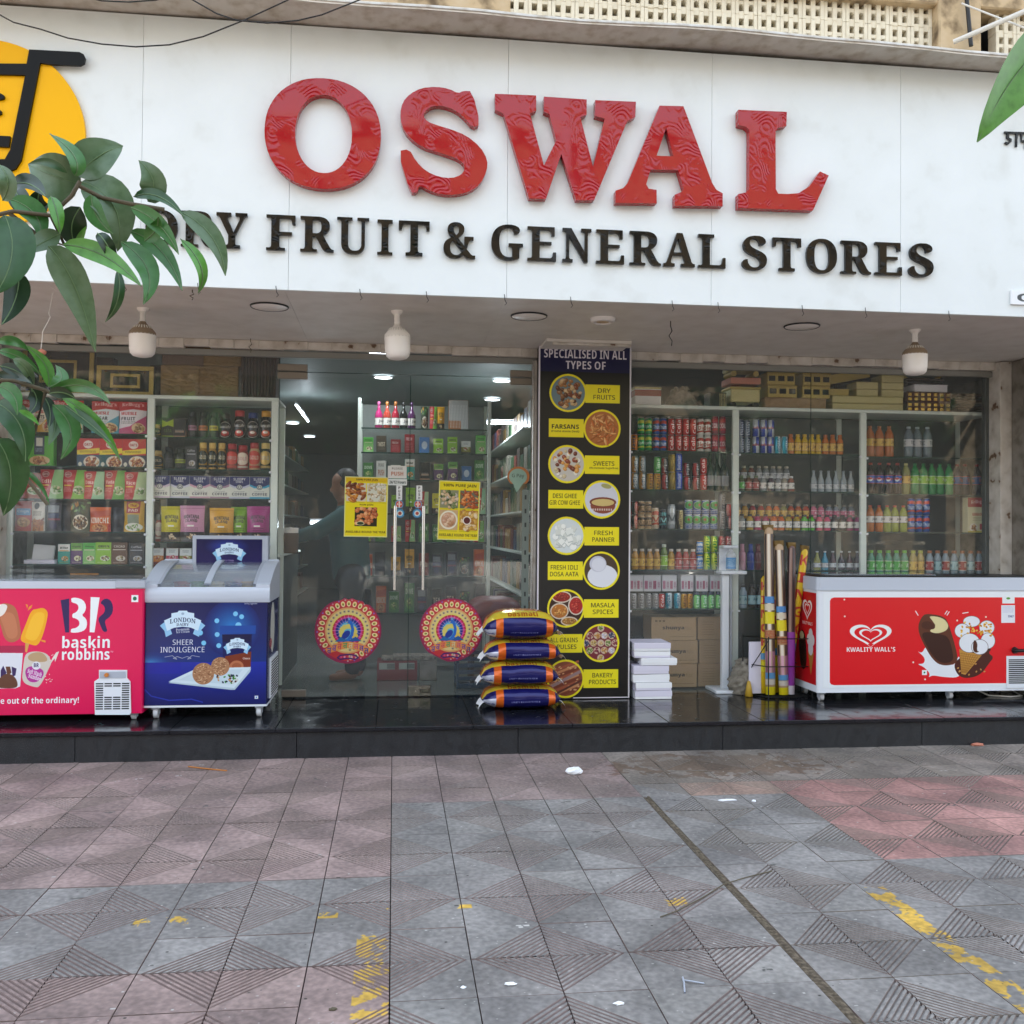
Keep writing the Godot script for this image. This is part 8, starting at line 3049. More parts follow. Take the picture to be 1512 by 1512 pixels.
func right_top_goods() -> void:
	var y := 2.3615
	var z := -0.33
	var k := 0.0053
	# red and white biscuit box
	var t := thing("biscuit_box", "red and cream box of biscuits at the left above the cans", "box", v3(1.934, y, z))
	part("case", boxed(v3(0, 0.07, 0), v3(0.205, 0.14, 0.2), 0.003), M.paper_white, t)
	part("red_band", boxed(v3(0, 0.098, 0), v3(0.2075, 0.05, 0.2025), 0.002), mk("biscuit_red", "#8f1f1c", 0.4), t)
	part("lid", boxed(v3(0, 0.135, 0), v3(0.211, 0.016, 0.206), 0.003), M.pale_gold, t)
	# crumpled wrapping
	var n := FastNoiseLite.new()
	n.seed = 12
	n.frequency = 4.0
	var rows := []
	for i in 12:
		var row := []
		for q in 25:
			var a := TAU * q / 24.0
			var f := i / 11.0
			var rr := (1.0 - f * 0.75) * (0.85 + 0.3 * n.get_noise_2d(a * 3.0, f * 4.0))
			row.append(v3(-sin(a) * 0.16 * rr, 0.002 + sin(f * PI * 0.5) * 0.15 * (1.0 + 0.4 * n.get_noise_2d(a * 2.0 + 9.0, f * 5.0)), -cos(a) * 0.12 * rr))
		rows.append(row)
	var wrap := part("plastic_bundle", MB.new().sheet(rows).done(), M.sack_cloth, null, v3(2.228, y, z))
	tag(wrap, "crumpled clear plastic bundle above the cans", "bundle")
	# cream caskets on feet
	for q in [[0.0, 0.175, "lower cream and gold casket on wheels above the cans"], [0.245, 0.165, "upper cream and gold casket on feet above the cans"]]:
		var c := thing("casket", q[2], "casket", v3(2.712, y + q[0], z), 0.0, "cream caskets")
		part("body", MB.new().box(v3(0, 0.095, 0), v3(0.235, 0.10, 0.2), 0.006).done(), M.pale_gold, c)
		part("lid", MB.new().box(v3(0, 0.155, 0), v3(0.25, 0.02, 0.215), 0.005).done(), M.gold_lattice, c)
		for s in [-1.0, 1.0]:
			part("foot", MB.new().bar(v3(s * 0.09, 0.024, 0.09), v3(s * 0.09, 0.024, -0.09), 0.023, -1, 14).done(), M.velvet_black if q[0] == 0.0 else M.gold_lattice, c)
	var tr := part("salmon_tray", boxed(v3(0, 0.035, 0), v3(0.245, 0.05, 0.22), 0.004), M.salmon_card, null, v3(2.712, y + 0.176, z))
	tag(tr, "salmon pink tray between the two cream caskets", "tray")
	var st := thing("striped_box", "small black and gold box beside the lower cream casket", "box", v3(2.502, y, z))
	part("case", boxed(v3(0, 0.06, 0), v3(0.13, 0.12, 0.16), 0.003), M.velvet_black, st)
	for i in 5:
		part("stripe", boxed(v3(0.012 + i * 0.012, 0.06, 0.081), v3(0.004, 0.1, 0.002)), M.pale_gold, st)
	# flat card box carrying two stacks of windowed boxes
	lattice_box("flat plain card box under the windowed gold boxes", v3(3.115, y, z), 0.50, 0.085, 0.24, M.cardboard)
	var y1 := y + 0.086
	var sp := [[1146, 0, 0.235, "left"], [1146, 1, 0.225, "left"], [1195, 0, 0.225, "right"], [1195, 1, 0.225, "right"], [1195, 2, 0.225, "right"]]
	var xl := [3.008, 3.008, 3.284, 3.284, 3.284]
	for i in 5:
		lattice_box("gold box with three dark windows, %s of the %s stack" % [["lowest", "next", "top"][sp[i][1]] if not (i == 1) else "top", sp[i][3]], v3(xl[i] + [0.0, -0.012, 0.0, 0.004, 0.0][i], y1 + sp[i][1] * 0.099, z + 0.02), sp[i][2], 0.097, 0.2, M.gold_lattice, 3)
	# long pale boxes and the stacks on them
	for i in 2:
		lattice_box("long pale gold box, %s of the pair above the bottles" % ["lower", "upper"][i], v3(3.716, y + i * 0.058, z), 0.59, 0.056, 0.22, M.pale_gold)
	var y2 := y + 0.117
	lattice_box("small flat gold box at the left end of the long boxes", v3(3.488, y2, z), 0.16, 0.052, 0.18, M.gold_lattice)
	for i in 2:
		lattice_box("pale gold box, %s of the middle pair on the long boxes" % ["lower", "upper"][i], v3(3.722, y2 + i * 0.058, z), 0.18, 0.056, 0.18, M.pale_gold)
	for i in 3:
		lattice_box("pale gold box, %s of the right three on the long boxes" % ["lowest", "middle", "top"][i], v3(3.934, y2 + i * 0.058, z), 0.185, 0.056, 0.18, M.pale_gold)
	var tilt := thing("ornate_tray", "ornate openwork tray tilted on top of the gold boxes", "tray", v3(3.619, y2 + 0.14, z), 0.0)
	tilt.rotation.z = 0.20
	part("panel", boxed(v3(0, 0.03, 0), v3(0.34, 0.075, 0.02), 0.004), M.gold_lattice, tilt)
	part("base", boxed(v3(0, -0.012, -0.06), v3(0.34, 0.012, 0.14), 0.004), M.velvet_black, tilt)
	part("leg", boxed(v3(-0.12, -0.05, -0.02), v3(0.02, 0.07, 0.02), 0.003), M.velvet_black, tilt)
	# maroon box with gold checks
	for i in 2:
		var c := thing("checked_box", "maroon box with gold squares, %s of the two above the soda bottles" % ["lower", "upper"][i], "box", v3(4.230, y + i * 0.081, z), 0.0, "checked boxes")
		part("case", boxed(v3(0, 0.04, 0), v3(0.375, 0.079, 0.22), 0.003), M.velvet_maroon, c)
		for a in 7:
			for b in 2:
				part("square", boxed(v3(-0.162 + a * 0.054, 0.021 + b * 0.036, 0.111), v3(0.030, 0.024, 0.003), 0.001), M.gold_lid, c)
	lattice_box("white and gold flat box on the maroon checked boxes", v3(4.253, y + 0.163, z), 0.28, 0.058, 0.2, M.paper_white)
	var bt := thing("black_tray_pair", "two black trays with gold scroll handles under the right bulb", "trays", v3(4.195, y + 0.222, z))
	part("tray", boxed(v3(0, 0.012, 0), v3(0.31, 0.02, 0.2), 0.005), M.velvet_black, bt)
	part("tray", boxed(v3(0.012, 0.042, 0), v3(0.31, 0.016, 0.2), 0.005), M.brown_wood, bt)
	for s in [-1.0, 1.0]:
		part("scroll_handle", MB.new().tube([v3(s * 0.12, 0.05, 0.05), v3(s * 0.15, 0.065, 0.05), v3(s * 0.175, 0.085, 0.05), v3(s * 0.18, 0.11, 0.05), v3(s * 0.16, 0.115, 0.05)], 0.012, 8).done(), M.gold_lattice, bt)
	# a dark pile at the right end
	for i in 6:
		var o := part("dark_tray", boxed(v3(0, 0.012, 0), v3(0.30 + 0.02 * (i % 2), 0.022, 0.22), 0.004), M.brown_wood if i % 2 else M.velvet_black, null, v3(4.634 + 0.01 * (i % 3), y + i * 0.0275, z - 0.02))
		o.rotation.z = 0.02 * sin(i * 2.0)
		tag(o, "dark wooden tray, %s from the bottom of the pile at the right end" % NTH[i], "tray", "pile of dark trays")


# ---------------------------------------------------------------- inside the shop

func room_lamp(at: Vector3, r: float, label: String, energy: float) -> void:
	var t := thing("ceiling_lamp", label, "lamp", at, 0.0, "lit round lamps inside the shop")
	part("ring", MB.new().lathe([v2(r * 0.98, -0.012), v2(r * 1.08, -0.010), v2(r * 1.1, 0.0)], 24).done(), M.white_plastic, t)
	part("diffuser", MB.new().lathe([v2(0.0, -0.014), v2(r, -0.012)], 24).done(), M.lamp_glow, t)
	var l := SpotLight3D.new()
	l.name = "light"
	l.light_color = Color(0.93, 0.97, 1.0)
	l.light_energy = energy
	l.light_size = r
	l.spot_range = 14.0
	l.spot_attenuation = 2.0
	l.spot_angle = 84.0
	l.shadow_enabled = true
	t.add_child(l)
	l.position = v3(0, -0.03, 0)
	l.rotation.x = -PI / 2


func tube_lamp(a: Vector3, b: Vector3, label: String, energy: float) -> void:
	var t := thing("tube_lamp", label, "lamp", a, 0.0, "lit tube lamps inside the shop")
	part("batten", MB.new().bar(v3(0, 0.022, 0), b - a + v3(0, 0.022, 0), 0.014, -1, 8).done(), M.white_plastic, t)
	part("tube", MB.new().bar(Vector3.ZERO, b - a, 0.012, -1, 10).done(), M.lamp_glow, t)
	var l := OmniLight3D.new()
	l.name = "light"
	l.light_color = Color(0.90, 0.96, 1.0)
	l.light_energy = energy
	l.light_size = 0.05
	l.omni_range = 10.0
	l.shadow_enabled = true
	t.add_child(l)
	l.position = (b - a) * 0.5 + v3(0, -0.05, 0)


func interior() -> void:
	var lamps := [[v3(-0.120, 2.880, -2.487), "lit round lamp nearest the glass, above the left door"], [v3(1.046, 2.880, -2.504), "lit round lamp half behind the right patch fitting"], [v3(1.094, 2.880, -3.926), "lit round lamp further back above the right door"], [v3(-1.439, 2.880, -6.927), "lit round lamp deep inside at the left"], [v3(-1.375, 2.880, -8.955), "farther lit round lamp deep inside at the left"], [v3(-0.139, 2.880, -1.129), "lit round lamp just behind the transom"], [v3(2.147, 2.880, -1.180), "lit round lamp above the can bay"], [v3(-1.227, 2.880, -1.152), "lit round lamp glimpsed above the coffee bay beside the brown boxes"]]
	for q in lamps:
		room_lamp(q[0], 0.085, q[1], 0.4)
	tube_lamp(v3(0.706, 2.437, -2.400), v3(1.192, 2.441, -2.400), "lit tube lamp hanging level above the right door", 0.1)
	tube_lamp(v3(-0.764, 1.444, -2.000), v3(-0.520, 1.446, -2.000), "lit tube lamp under a shelf at the left, seen through the left door", 0.05)
	tube_lamp(v3(-1.044, 2.695, -3.400), v3(-1.020, 2.654, -4.600), "lit tube lamp running back along the left ceiling", 0.08)
	# rack in the middle, facing the doors
	var z := -1.30
	var x0 := -0.302
	var x1 := 0.810
	var lv := [2.260, 2.051, 1.818, 1.528, 1.285, 0.996, 0.678]
	var t := thing("shop_rack", "glass-shelved rack facing the doors inside the shop", "rack", Vector3.ZERO)
	for x in [x0, x1]:
		part("post", boxed(v3(x, 1.35, z), v3(0.03, 2.32, 0.03), 0.003), M.shelf_frame, t)
		part("post", boxed(v3(x, 1.35, z - 0.4), v3(0.03, 2.32, 0.03), 0.003), M.shelf_frame, t)
	part("back_board", boxed(v3((x0 + x1) / 2, 1.35, z - 0.38), v3(x1 - x0 - 0.03, 2.3, 0.012)), M.inner_wall, t)
	for y in lv:
		var s := part("shelf", boxed(v3((x0 + x1) / 2, y - 0.006, z - 0.2), v3(x1 - x0 - 0.032, 0.012, 0.36)), M.shelf_glass, t)
		part("front_edge", boxed(v3((x0 + x1) / 2, y - 0.006, z - 0.016), v3(x1 - x0 - 0.032, 0.0124, 0.006)), M.glass_edge, s)
	var bz := z - 0.1
	var wx := [-0.141, -0.070, 0.002, 0.072, 0.142]
	for i in 5:
		put("bottle", [0.034, 0.235, ["#b0286a", "#b03a2c", "#9a2034", "#161a16", "#5a2a5c"][i], "lab_white", ["#b85a8a", "#b8702c", "#a8642c", "#161616", "#4a2a54"][i], "wine"], ["pink", "orange-necked red", "crimson", "black", "purple"][i] + " sparkling drink bottle", "bottle", wx[i], lv[0], bz)
	var gx := [0.253, 0.330, 0.394]
	for i in 3:
		put("pouch", [["snack_green", "mix_2", "pouch_orange"][i], 0.065, 0.2, 0.04], ["dark green", "green", "ochre"][i] + " hanging packet", "packet", gx[i], lv[0], bz)
	put("box", ["magazine", 0.17, 0.26, 0.03], "pale striped card box", "box", 0.547, lv[0], bz)
	close_row("on inside rack top shelf", "goods on the rack inside")
	var names := ["second", "third", "fourth", "fifth", "sixth", "bottom"]
	var fill := [["box_green", "tea_olive", "box_lime", "blue_pack", "sign_red", "chips_brown"], ["push_plate", "oil_pack", "blue_pack", "box_purple", "tin_dark", "box_teal"], ["pouch_lime", "oil_pack", "mix_3", "chips_dark", "pouch_yellow", "mix_5"], ["oil_pack", "mix_1", "oil_pack", "mix_4", "chips_red", "oil_pack"], ["snack_dark", "chips_red", "pouch_orange", "snack_black", "kimchi", "snack_green"], ["snack_green", "chips_dark", "snack_dark", "oil_pack", "kimchi", "snack_black"]]
	for i in 6:
		var gap: float = lv[i] - lv[i + 1]
		var n := 9
		for q in n:
			var c: String = fill[i][(q * 5 + q / 3 + i) % 6]
			put("box", [c, 0.085, gap * [0.62, 0.7, 0.55, 0.78, 0.66][q % 5], 0.07], "packed box", "box", lerpf(x0 + 0.07, x1 - 0.07, q / (n - 1.0)) + j(0.008), lv[i + 1], bz - 0.02 * (q % 2), j(0.1))
		close_row("on inside rack %s shelf" % names[i], "goods on the rack inside")
	# shelves along the right wall and the left counter
	for q in [[1.32, -2.9, 0.34, 3.4, 2.3, "long wall shelf behind the pillar at the right inside"], [-1.55, -5.2, 0.5, 6.0, 2.2, "long wall shelf deep inside at the left"]]:
		var s := thing("wall_shelf", q[5], "shelf", v3(q[0], 0.171, q[1]))
		part("carcass", boxed(v3((-0.1 if q[0] < 0 else 0.1), q[4] / 2, 0), v3(0.04, q[4], q[3])), M.back_panel, s)
		for i in 6:
			part("board", boxed(v3(0.08 if q[0] < 0 else -0.08, 0.3 + i * 0.36, 0), v3(0.32, 0.015, q[3] - 0.01)), M.shelf_frame, s)
		for i in 6:
			for p in 14:
				var hgt := 0.16 + 0.1 * rng.randf()
				var bx := part("packed_box", MB.new().box(v3(0, hgt / 2, 0), v3(0.16, hgt, q[3] / 15.0 - 0.03), 0.003).done(), tint(["#7a3a30", "#3a5a3c", "#8a8a7c", "#2c3a5a", "#a07a3c", "#5a4a44", "#b0a898"][rng.randi() % 7], 0.4), null, s.position + v3(0.08 if q[0] < 0 else -0.08, 0.3085 + i * 0.36, -q[3] / 2 + q[3] * (p + 0.5) / 14.0))
				tag(bx, "packed box on %s board, %s from the front, %s inside" % [NTH[i], NTH[13 - p], "right wall shelf" if q[0] > 0 else "left wall shelf"], "box", "boxes on the wall shelves inside")
	var ct := thing("glass_counter", "glass-topped counter just inside at the left", "counter", v3(-1.18, 0.171, -1.2))
	part("body", boxed(v3(0, 0.5, 0), v3(0.62, 1.0, 1.6), 0.006), M.back_panel, ct)
	part("top", boxed(v3(0, 1.015, 0), v3(0.66, 0.02, 1.64), 0.004), M.shelf_frame, ct)
	part("edge_strip", boxed(v3(0.315, 0.5, 0.805), v3(0.016, 1.0, 0.016), 0.002), M.steel, ct)
	var jar := thing("sweet_jar", "clear jar of sweets with a cream lid on the counter inside", "jar", v3(-0.792, 1.197, -0.62))
	part("jar", MB.new().lathe([v2(0.0, 0.0), v2(0.055, 0.002), v2(0.058, 0.15), v2(0.05, 0.165)], 20).done(), M.brown_speckle, jar)
	part("lid", MB.new().lathe([v2(0.054, 0.16), v2(0.056, 0.2), v2(0.0, 0.202)], 20).done(), M.bulb_white, jar)
	# cartons, crate and sacks on the floor beyond the doors
	var rx := [-0.044, 0.114]
	for i in 2:
		var b := part("red_carton", MB.new().box(v3(0, 0.08, 0), v3(0.165, 0.16, 0.2), 0.003, CELL.red_carton, Rect2(CELL.red_carton.position + CELL.red_carton.size * v2(0.05, 0.9), CELL.red_carton.size * 0.02)).done(), M.print, null, v3(rx[i], 0.171, -0.95))
		tag(b, "%s of the two dark red cartons on the floor inside" % ["left", "right"][i], "carton", "dark red cartons inside")
	var gc := part("grey_carton", boxed(v3(0, 0.08, 0), v3(0.14, 0.16, 0.2), 0.003), M.grey_wall, null, v3(0.284, 0.171, -0.95))
	tag(gc, "grey carton beside the dark red cartons inside", "carton")
	var mp := part("newspaper_pile", MB.new().box(v3(0, 0.012, 0), v3(0.42, 0.02, 0.2), 0.004).box(v3(0.05, 0.03, 0.01), v3(0.34, 0.016, 0.18), 0.004).done(), M.sack_cloth, null, v3(0.119, 0.3315, -0.95))
	tag(mp, "flat pile of papers lying on the red cartons inside", "papers")
	var cr := thing("plastic_crate", "dark blue plastic crate behind the right door beside the rice bags", "crate", v3(0.639, 0.171, -0.55))
	var navy := mk("crate_blue", "#12324e", 0.5)
	for i in 6:
		part("slat", MB.new().box(v3(0, 0.03 + i * 0.05, 0.15), v3(0.3, 0.03, 0.012), 0.003).box(v3(-0.144, 0.03 + i * 0.05, 0), v3(0.012, 0.03, 0.288), 0.003).box(v3(0.144, 0.03 + i * 0.05, 0), v3(0.012, 0.03, 0.288), 0.003).done(), navy, cr)
	for s in [[-0.144, 0.144], [0.144, 0.144], [-0.144, -0.144], [0.144, -0.144]]:
		part("corner", boxed(v3(s[0], 0.15, s[1]), v3(0.02, 0.3, 0.02), 0.003), navy, cr)
	part("bottom", boxed(v3(0, 0.008, 0), v3(0.28, 0.012, 0.28)), navy, cr)
	var sack := part("red_sack", rice_bag_mesh(0.24, 0.13, 0.18, 77), glossy("sack_maroon", "#5c1518", 0.5), null, v3(0.803, 0.62, -0.75))
	tag(sack, "dark red sack lying on a low stool behind the right door", "sack")
	var stool := thing("low_stool", "dark low stool under the red sack inside", "stool", v3(0.803, 0.171, -0.75))
	part("seat", boxed(v3(0, 0.435, 0), v3(0.42, 0.025, 0.34), 0.004), M.brown_wood, stool)
	for s in [[-0.18, 0.14], [0.18, 0.14], [-0.18, -0.14], [0.18, -0.14]]:
		part("leg", boxed(v3(s[0], 0.211, s[1]), v3(0.03, 0.42, 0.03), 0.003), M.brown_wood, stool)
	customer()


# ---------------------------------------------------------------- a customer inside, standing and reaching to the left

func tapered(p: Vector3, a: Vector3, b: Vector3, ra: float, rb: float) -> float:
	var d := b - a
	var t := clampf((p - a).dot(d) / d.length_squared(), 0.0, 1.0)
	return p.distance_to(a + d * t) - lerpf(ra, rb, t)


# joins tapered bones with a smooth minimum and meshes the field as surface nets
func flesh(bones: Array, cell_size: float, soft: float) -> ArrayMesh:
	var lo := v3(1e9, 1e9, 1e9)
	var hi := -lo
	for q in bones:
		var m := maxf(q[2], q[3]) + cell_size * 2 + soft
		lo = lo.min(q[0] - Vector3.ONE * m).min(q[1] - Vector3.ONE * m)
		hi = hi.max(q[0] + Vector3.ONE * m).max(q[1] + Vector3.ONE * m)
	var n := Vector3i(((hi - lo) / cell_size).ceil()) + Vector3i.ONE
	var f := PackedFloat32Array()
	f.resize(n.x * n.y * n.z)
	f.fill(1.0)
	for q in bones:
		var m: float = maxf(q[2], q[3]) + soft + cell_size * 2
		var a := Vector3i(((q[0].min(q[1]) - Vector3.ONE * m - lo) / cell_size).floor()).max(Vector3i.ZERO)
		var b := Vector3i(((q[0].max(q[1]) + Vector3.ONE * m - lo) / cell_size).ceil()).min(n - Vector3i.ONE)
		for z in range(a.z, b.z + 1):
			for y in range(a.y, b.y + 1):
				for x in range(a.x, b.x + 1):
					var i := (z * n.y + y) * n.x + x
					var d := tapered(lo + v3(x, y, z) * cell_size, q[0], q[1], q[2], q[3])
					var e := f[i]
					var h := clampf(0.5 + 0.5 * (e - d) / soft, 0.0, 1.0)
					f[i] = lerpf(e, d, h) - soft * h * (1.0 - h)
	var at := {}
	var b := MB.new()
	b.smooth()
	for z in n.z - 1:
		for y in n.y - 1:
			for x in n.x - 1:
				var s := 0
				var sum := Vector3.ZERO
				var cnt := 0
				var v := PackedFloat32Array()
				for k in 8:
					var val := f[((z + (k >> 2)) * n.y + y + ((k >> 1) & 1)) * n.x + x + (k & 1)]
					v.append(val)
					if val < 0.0:
						s += 1
				if s == 0 or s == 8:
					continue
				for e in [[0, 1], [2, 3], [4, 5], [6, 7], [0, 2], [1, 3], [4, 6], [5, 7], [0, 4], [1, 5], [2, 6], [3, 7]]:
					if (v[e[0]] < 0.0) != (v[e[1]] < 0.0):
						var t := v[e[0]] / (v[e[0]] - v[e[1]])
						var p0 := v3(e[0] & 1, (e[0] >> 1) & 1, e[0] >> 2)
						var p1 := v3(e[1] & 1, (e[1] >> 1) & 1, e[1] >> 2)
						sum += p0.lerp(p1, t)
						cnt += 1
				at[Vector3i(x, y, z)] = lo + (v3(x, y, z) + sum / cnt) * cell_size
	for c in at:
		for ax in 3:
			var u := (ax + 1) % 3
			var w := (ax + 2) % 3
			var o: Vector3i = c
			var i0 := (o.z * n.y + o.y) * n.x + o.x
			var p: Vector3i = o
			p[ax] += 1
			var i1 := (p.z * n.y + p.y) * n.x + p.x
			if (f[i0] < 0.0) == (f[i1] < 0.0):
				continue
			var c1 := o
			c1[u] -= 1
			var c2 := c1
			c2[w] -= 1
			var c3 := o
			c3[w] -= 1
			if at.has(c1) and at.has(c2) and at.has(c3):
				if f[i0] < 0.0:
					b.quad(at[c2], at[c3], at[c], at[c1])
				else:
					b.quad(at[c1], at[c], at[c3], at[c2])
	return b.done()


func customer() -> void:
	var t := thing("person", "person in a dark teal shirt inside the shop reaching left, behind the yellow poster", "person", v3(-0.341, 0.171, -0.95))
	var hip := v3(0, 0.90, 0)
	var chest := v3(-0.03, 1.22, 0)
	var neck := v3(-0.05, 1.40, 0)
	# the body stays one surface; the clothes are its children
	var body := flesh([
		[hip, chest, 0.13, 0.14], [chest, neck, 0.14, 0.07], [neck, v3(-0.06, 1.48, 0), 0.055, 0.052],
		[v3(-0.07, 1.54, 0), v3(-0.075, 1.60, 0), 0.085, 0.092], [v3(-0.10, 1.50, 0), v3(-0.12, 1.53, 0), 0.05, 0.04], [v3(-0.16, 1.545, 0), v3(-0.175, 1.535, 0), 0.012, 0.014],
		[v3(-0.05, 1.34, 0.17), v3(-0.26, 1.20, 0.20), 0.06, 0.048], [v3(-0.26, 1.20, 0.20), v3(-0.48, 1.14, 0.16), 0.046, 0.032],
		[v3(-0.04, 1.34, -0.17), v3(0.02, 1.06, -0.21), 0.06, 0.048], [v3(0.02, 1.06, -0.21), v3(-0.04, 0.82, -0.19), 0.046, 0.032],
		[v3(0, 0.86, 0.08), v3(0.0, 0.46, 0.09), 0.095, 0.06], [v3(0, 0.46, 0.09), v3(0.02, 0.07, 0.09), 0.058, 0.038], [v3(0.02, 0.05, 0.09), v3(-0.14, 0.03, 0.10), 0.04, 0.03],
		[v3(0, 0.86, -0.08), v3(0.03, 0.46, -0.09), 0.095, 0.06], [v3(0.03, 0.46, -0.09), v3(0.06, 0.07, -0.09), 0.058, 0.038], [v3(0.06, 0.05, -0.09), v3(-0.10, 0.03, -0.10), 0.04, 0.03],
		[v3(-0.49, 1.135, 0.16), v3(-0.55, 1.12, 0.155), 0.03, 0.034],
		[v3(-0.56, 1.13, 0.18), v3(-0.64, 1.11, 0.185), 0.010, 0.008], [v3(-0.57, 1.13, 0.162), v3(-0.655, 1.11, 0.164), 0.010, 0.008], [v3(-0.57, 1.125, 0.144), v3(-0.65, 1.105, 0.142), 0.010, 0.008], [v3(-0.56, 1.12, 0.128), v3(-0.625, 1.10, 0.122), 0.009, 0.007], [v3(-0.52, 1.14, 0.185), v3(-0.57, 1.15, 0.215), 0.011, 0.009],
		[v3(-0.04, 0.80, -0.19), v3(-0.05, 0.72, -0.185), 0.03, 0.034], [v3(-0.05, 0.72, -0.185), v3(-0.07, 0.64, -0.18), 0.026, 0.016]], 0.017, 0.025)
	var bd := part("body", body, M.skin, t)
	part("shirt", flesh([[v3(0, 0.86, 0), v3(-0.03, 1.22, 0), 0.155, 0.158], [v3(-0.03, 1.22, 0), v3(-0.045, 1.36, 0), 0.155, 0.09], [v3(-0.045, 1.335, 0.16), v3(-0.26, 1.20, 0.20), 0.074, 0.062], [v3(-0.26, 1.20, 0.20), v3(-0.42, 1.155, 0.17), 0.062, 0.05], [v3(-0.04, 1.335, -0.16), v3(0.02, 1.06, -0.21), 0.074, 0.062], [v3(0.02, 1.06, -0.21), v3(-0.02, 0.9, -0.2), 0.06, 0.05]], 0.02, 0.03), M.cloth_teal, bd)
	part("trousers", flesh([[v3(0, 0.92, 0.0), v3(0, 0.84, 0.0), 0.145, 0.15], [v3(0, 0.86, 0.08), v3(0.0, 0.46, 0.09), 0.108, 0.075], [v3(0, 0.46, 0.09), v3(0.02, 0.1, 0.09), 0.074, 0.062], [v3(0, 0.86, -0.08), v3(0.03, 0.46, -0.09), 0.108, 0.075], [v3(0.03, 0.46, -0.09), v3(0.06, 0.1, -0.09), 0.074, 0.062]], 0.02, 0.03), M.cloth_dark, bd)
	part("hair", flesh([[v3(-0.055, 1.60, 0), v3(-0.05, 1.63, 0), 0.098, 0.09], [v3(-0.02, 1.54, 0), v3(-0.02, 1.60, 0), 0.075, 0.085]], 0.015, 0.02), M.hair, bd)


# ---------------------------------------------------------------- leaves in the foreground

func leaf(parent: Node, base: Vector3, ctrl: Vector3, tip: Vector3, w: float, m: String, lean: float, rib := true) -> void:
	var n := 12
	var rows := []
	var mid := []
	for i in n + 1:
		var t := i / float(n)
		var p := base.lerp(ctrl, t).lerp(ctrl.lerp(tip, t), t)
		var d := (ctrl.lerp(tip, t) - base.lerp(ctrl, t)).normalized()
		var out := v3(0.28, -0.14, 1.0).normalized()
		var side := d.cross(out).normalized()
		var up := side.cross(d).normalized()
		side = (side * cos(lean) + up * sin(lean)).normalized()
		up = side.cross(d).normalized()
		var ww := w * 0.5 * pow(sin(PI * pow(t, 0.82)), 0.75) * (1.0 - 0.25 * t)
		if i == n:
			ww = 0.0006
		if i == 0:
			ww = w * 0.02
		var row := []
		for k in 5:
			var u := (k - 2) / 2.0
			row.append(p + side * ww * u + up * (absf(u) * ww * 0.28 + sin(t * 9.0 + u * 2.0) * w * 0.012))
		rows.append(row)
		mid.append(p + up * 0.0006)
	var b := MB.new()
	b.sheet(rows)
	var l := part("leaf", b.done(), M[m], parent)
	if rib:
		part("midrib", MB.new().tube(mid, 0.0011, 5).done(), M.leaf_rib, l)


func foliage() -> void:
	var t := thing("fig_tree", "broad-leaved fig tree reaching into the picture from the left", "tree", Vector3.ZERO)
	var z := 5.2
	var tr := MB.new()
	tr.bar(v3(-1.75, 0.0, 5.0), v3(-1.62, 1.3, 5.1), 0.06, 0.045, 12)
	tr.bar(v3(-1.62, 1.3, 5.1), v3(-1.4, 2.5, 5.2), 0.045, 0.02, 12)
	part("trunk", tr.done(), M.bark, t)
	var twigs := [
		[v3(-1.5, 1.95, 5.15), v3(-0.802, 1.956, 5.200), v3(-0.707, 1.983, 5.200), v3(-0.641, 1.978, 5.200), v3(-0.599, 2.009, 5.220), v3(-0.584, 2.038, 5.220)],
		[v3(-0.641, 1.978, 5.200), v3(-0.616, 1.923, 5.200), v3(-0.666, 1.942, 5.180), v3(-0.719, 1.982, 5.200)],
		[v3(-0.591, 2.032, 5.220), v3(-0.551, 2.016, 5.200), v3(-0.497, 2.001, 5.220), v3(-0.437, 1.999, 5.200)],
		[v3(-1.6, 1.45, 5.1), v3(-0.860, 1.689, 5.050), v3(-0.758, 1.689, 5.050), v3(-0.696, 1.671, 5.050), v3(-0.664, 1.653, 5.050)],
		[v3(-0.696, 1.671, 5.050), v3(-0.717, 1.584, 5.050), v3(-0.748, 1.516, 5.050), v3(-0.689, 1.442, 5.050)]]
	for q in twigs:
		part("branch", MB.new().tube(q, 0.004, 7).done(), M.twig, t)
	var list := leaf_list()
	for q in list:
		leaf(t, q[0], q[1], q[2], q[3], q[4], q[5], q[3] > 0.022)
	var o := thing("leaf_branch", "single glossy leaf at the top right corner", "branch", Vector3.ZERO)
	part("branch", MB.new().tube([v3(1.634, 2.595, 5.000), v3(1.530, 2.539, 5.000), v3(1.488, 2.508, 5.000)], 0.003, 6).done(), M.twig, o)
	leaf(o, v3(1.548, 2.588, 5.000), v3(1.377, 2.458, 5.050), v3(1.319, 2.296, 5.020), 0.15, "leaf_light", 0.1)
	leaf(o, v3(1.556, 2.589, 5.000), v3(1.479, 2.552, 5.000), v3(1.428, 2.520, 5.000), 0.05, "leaf_mid", 0.1)


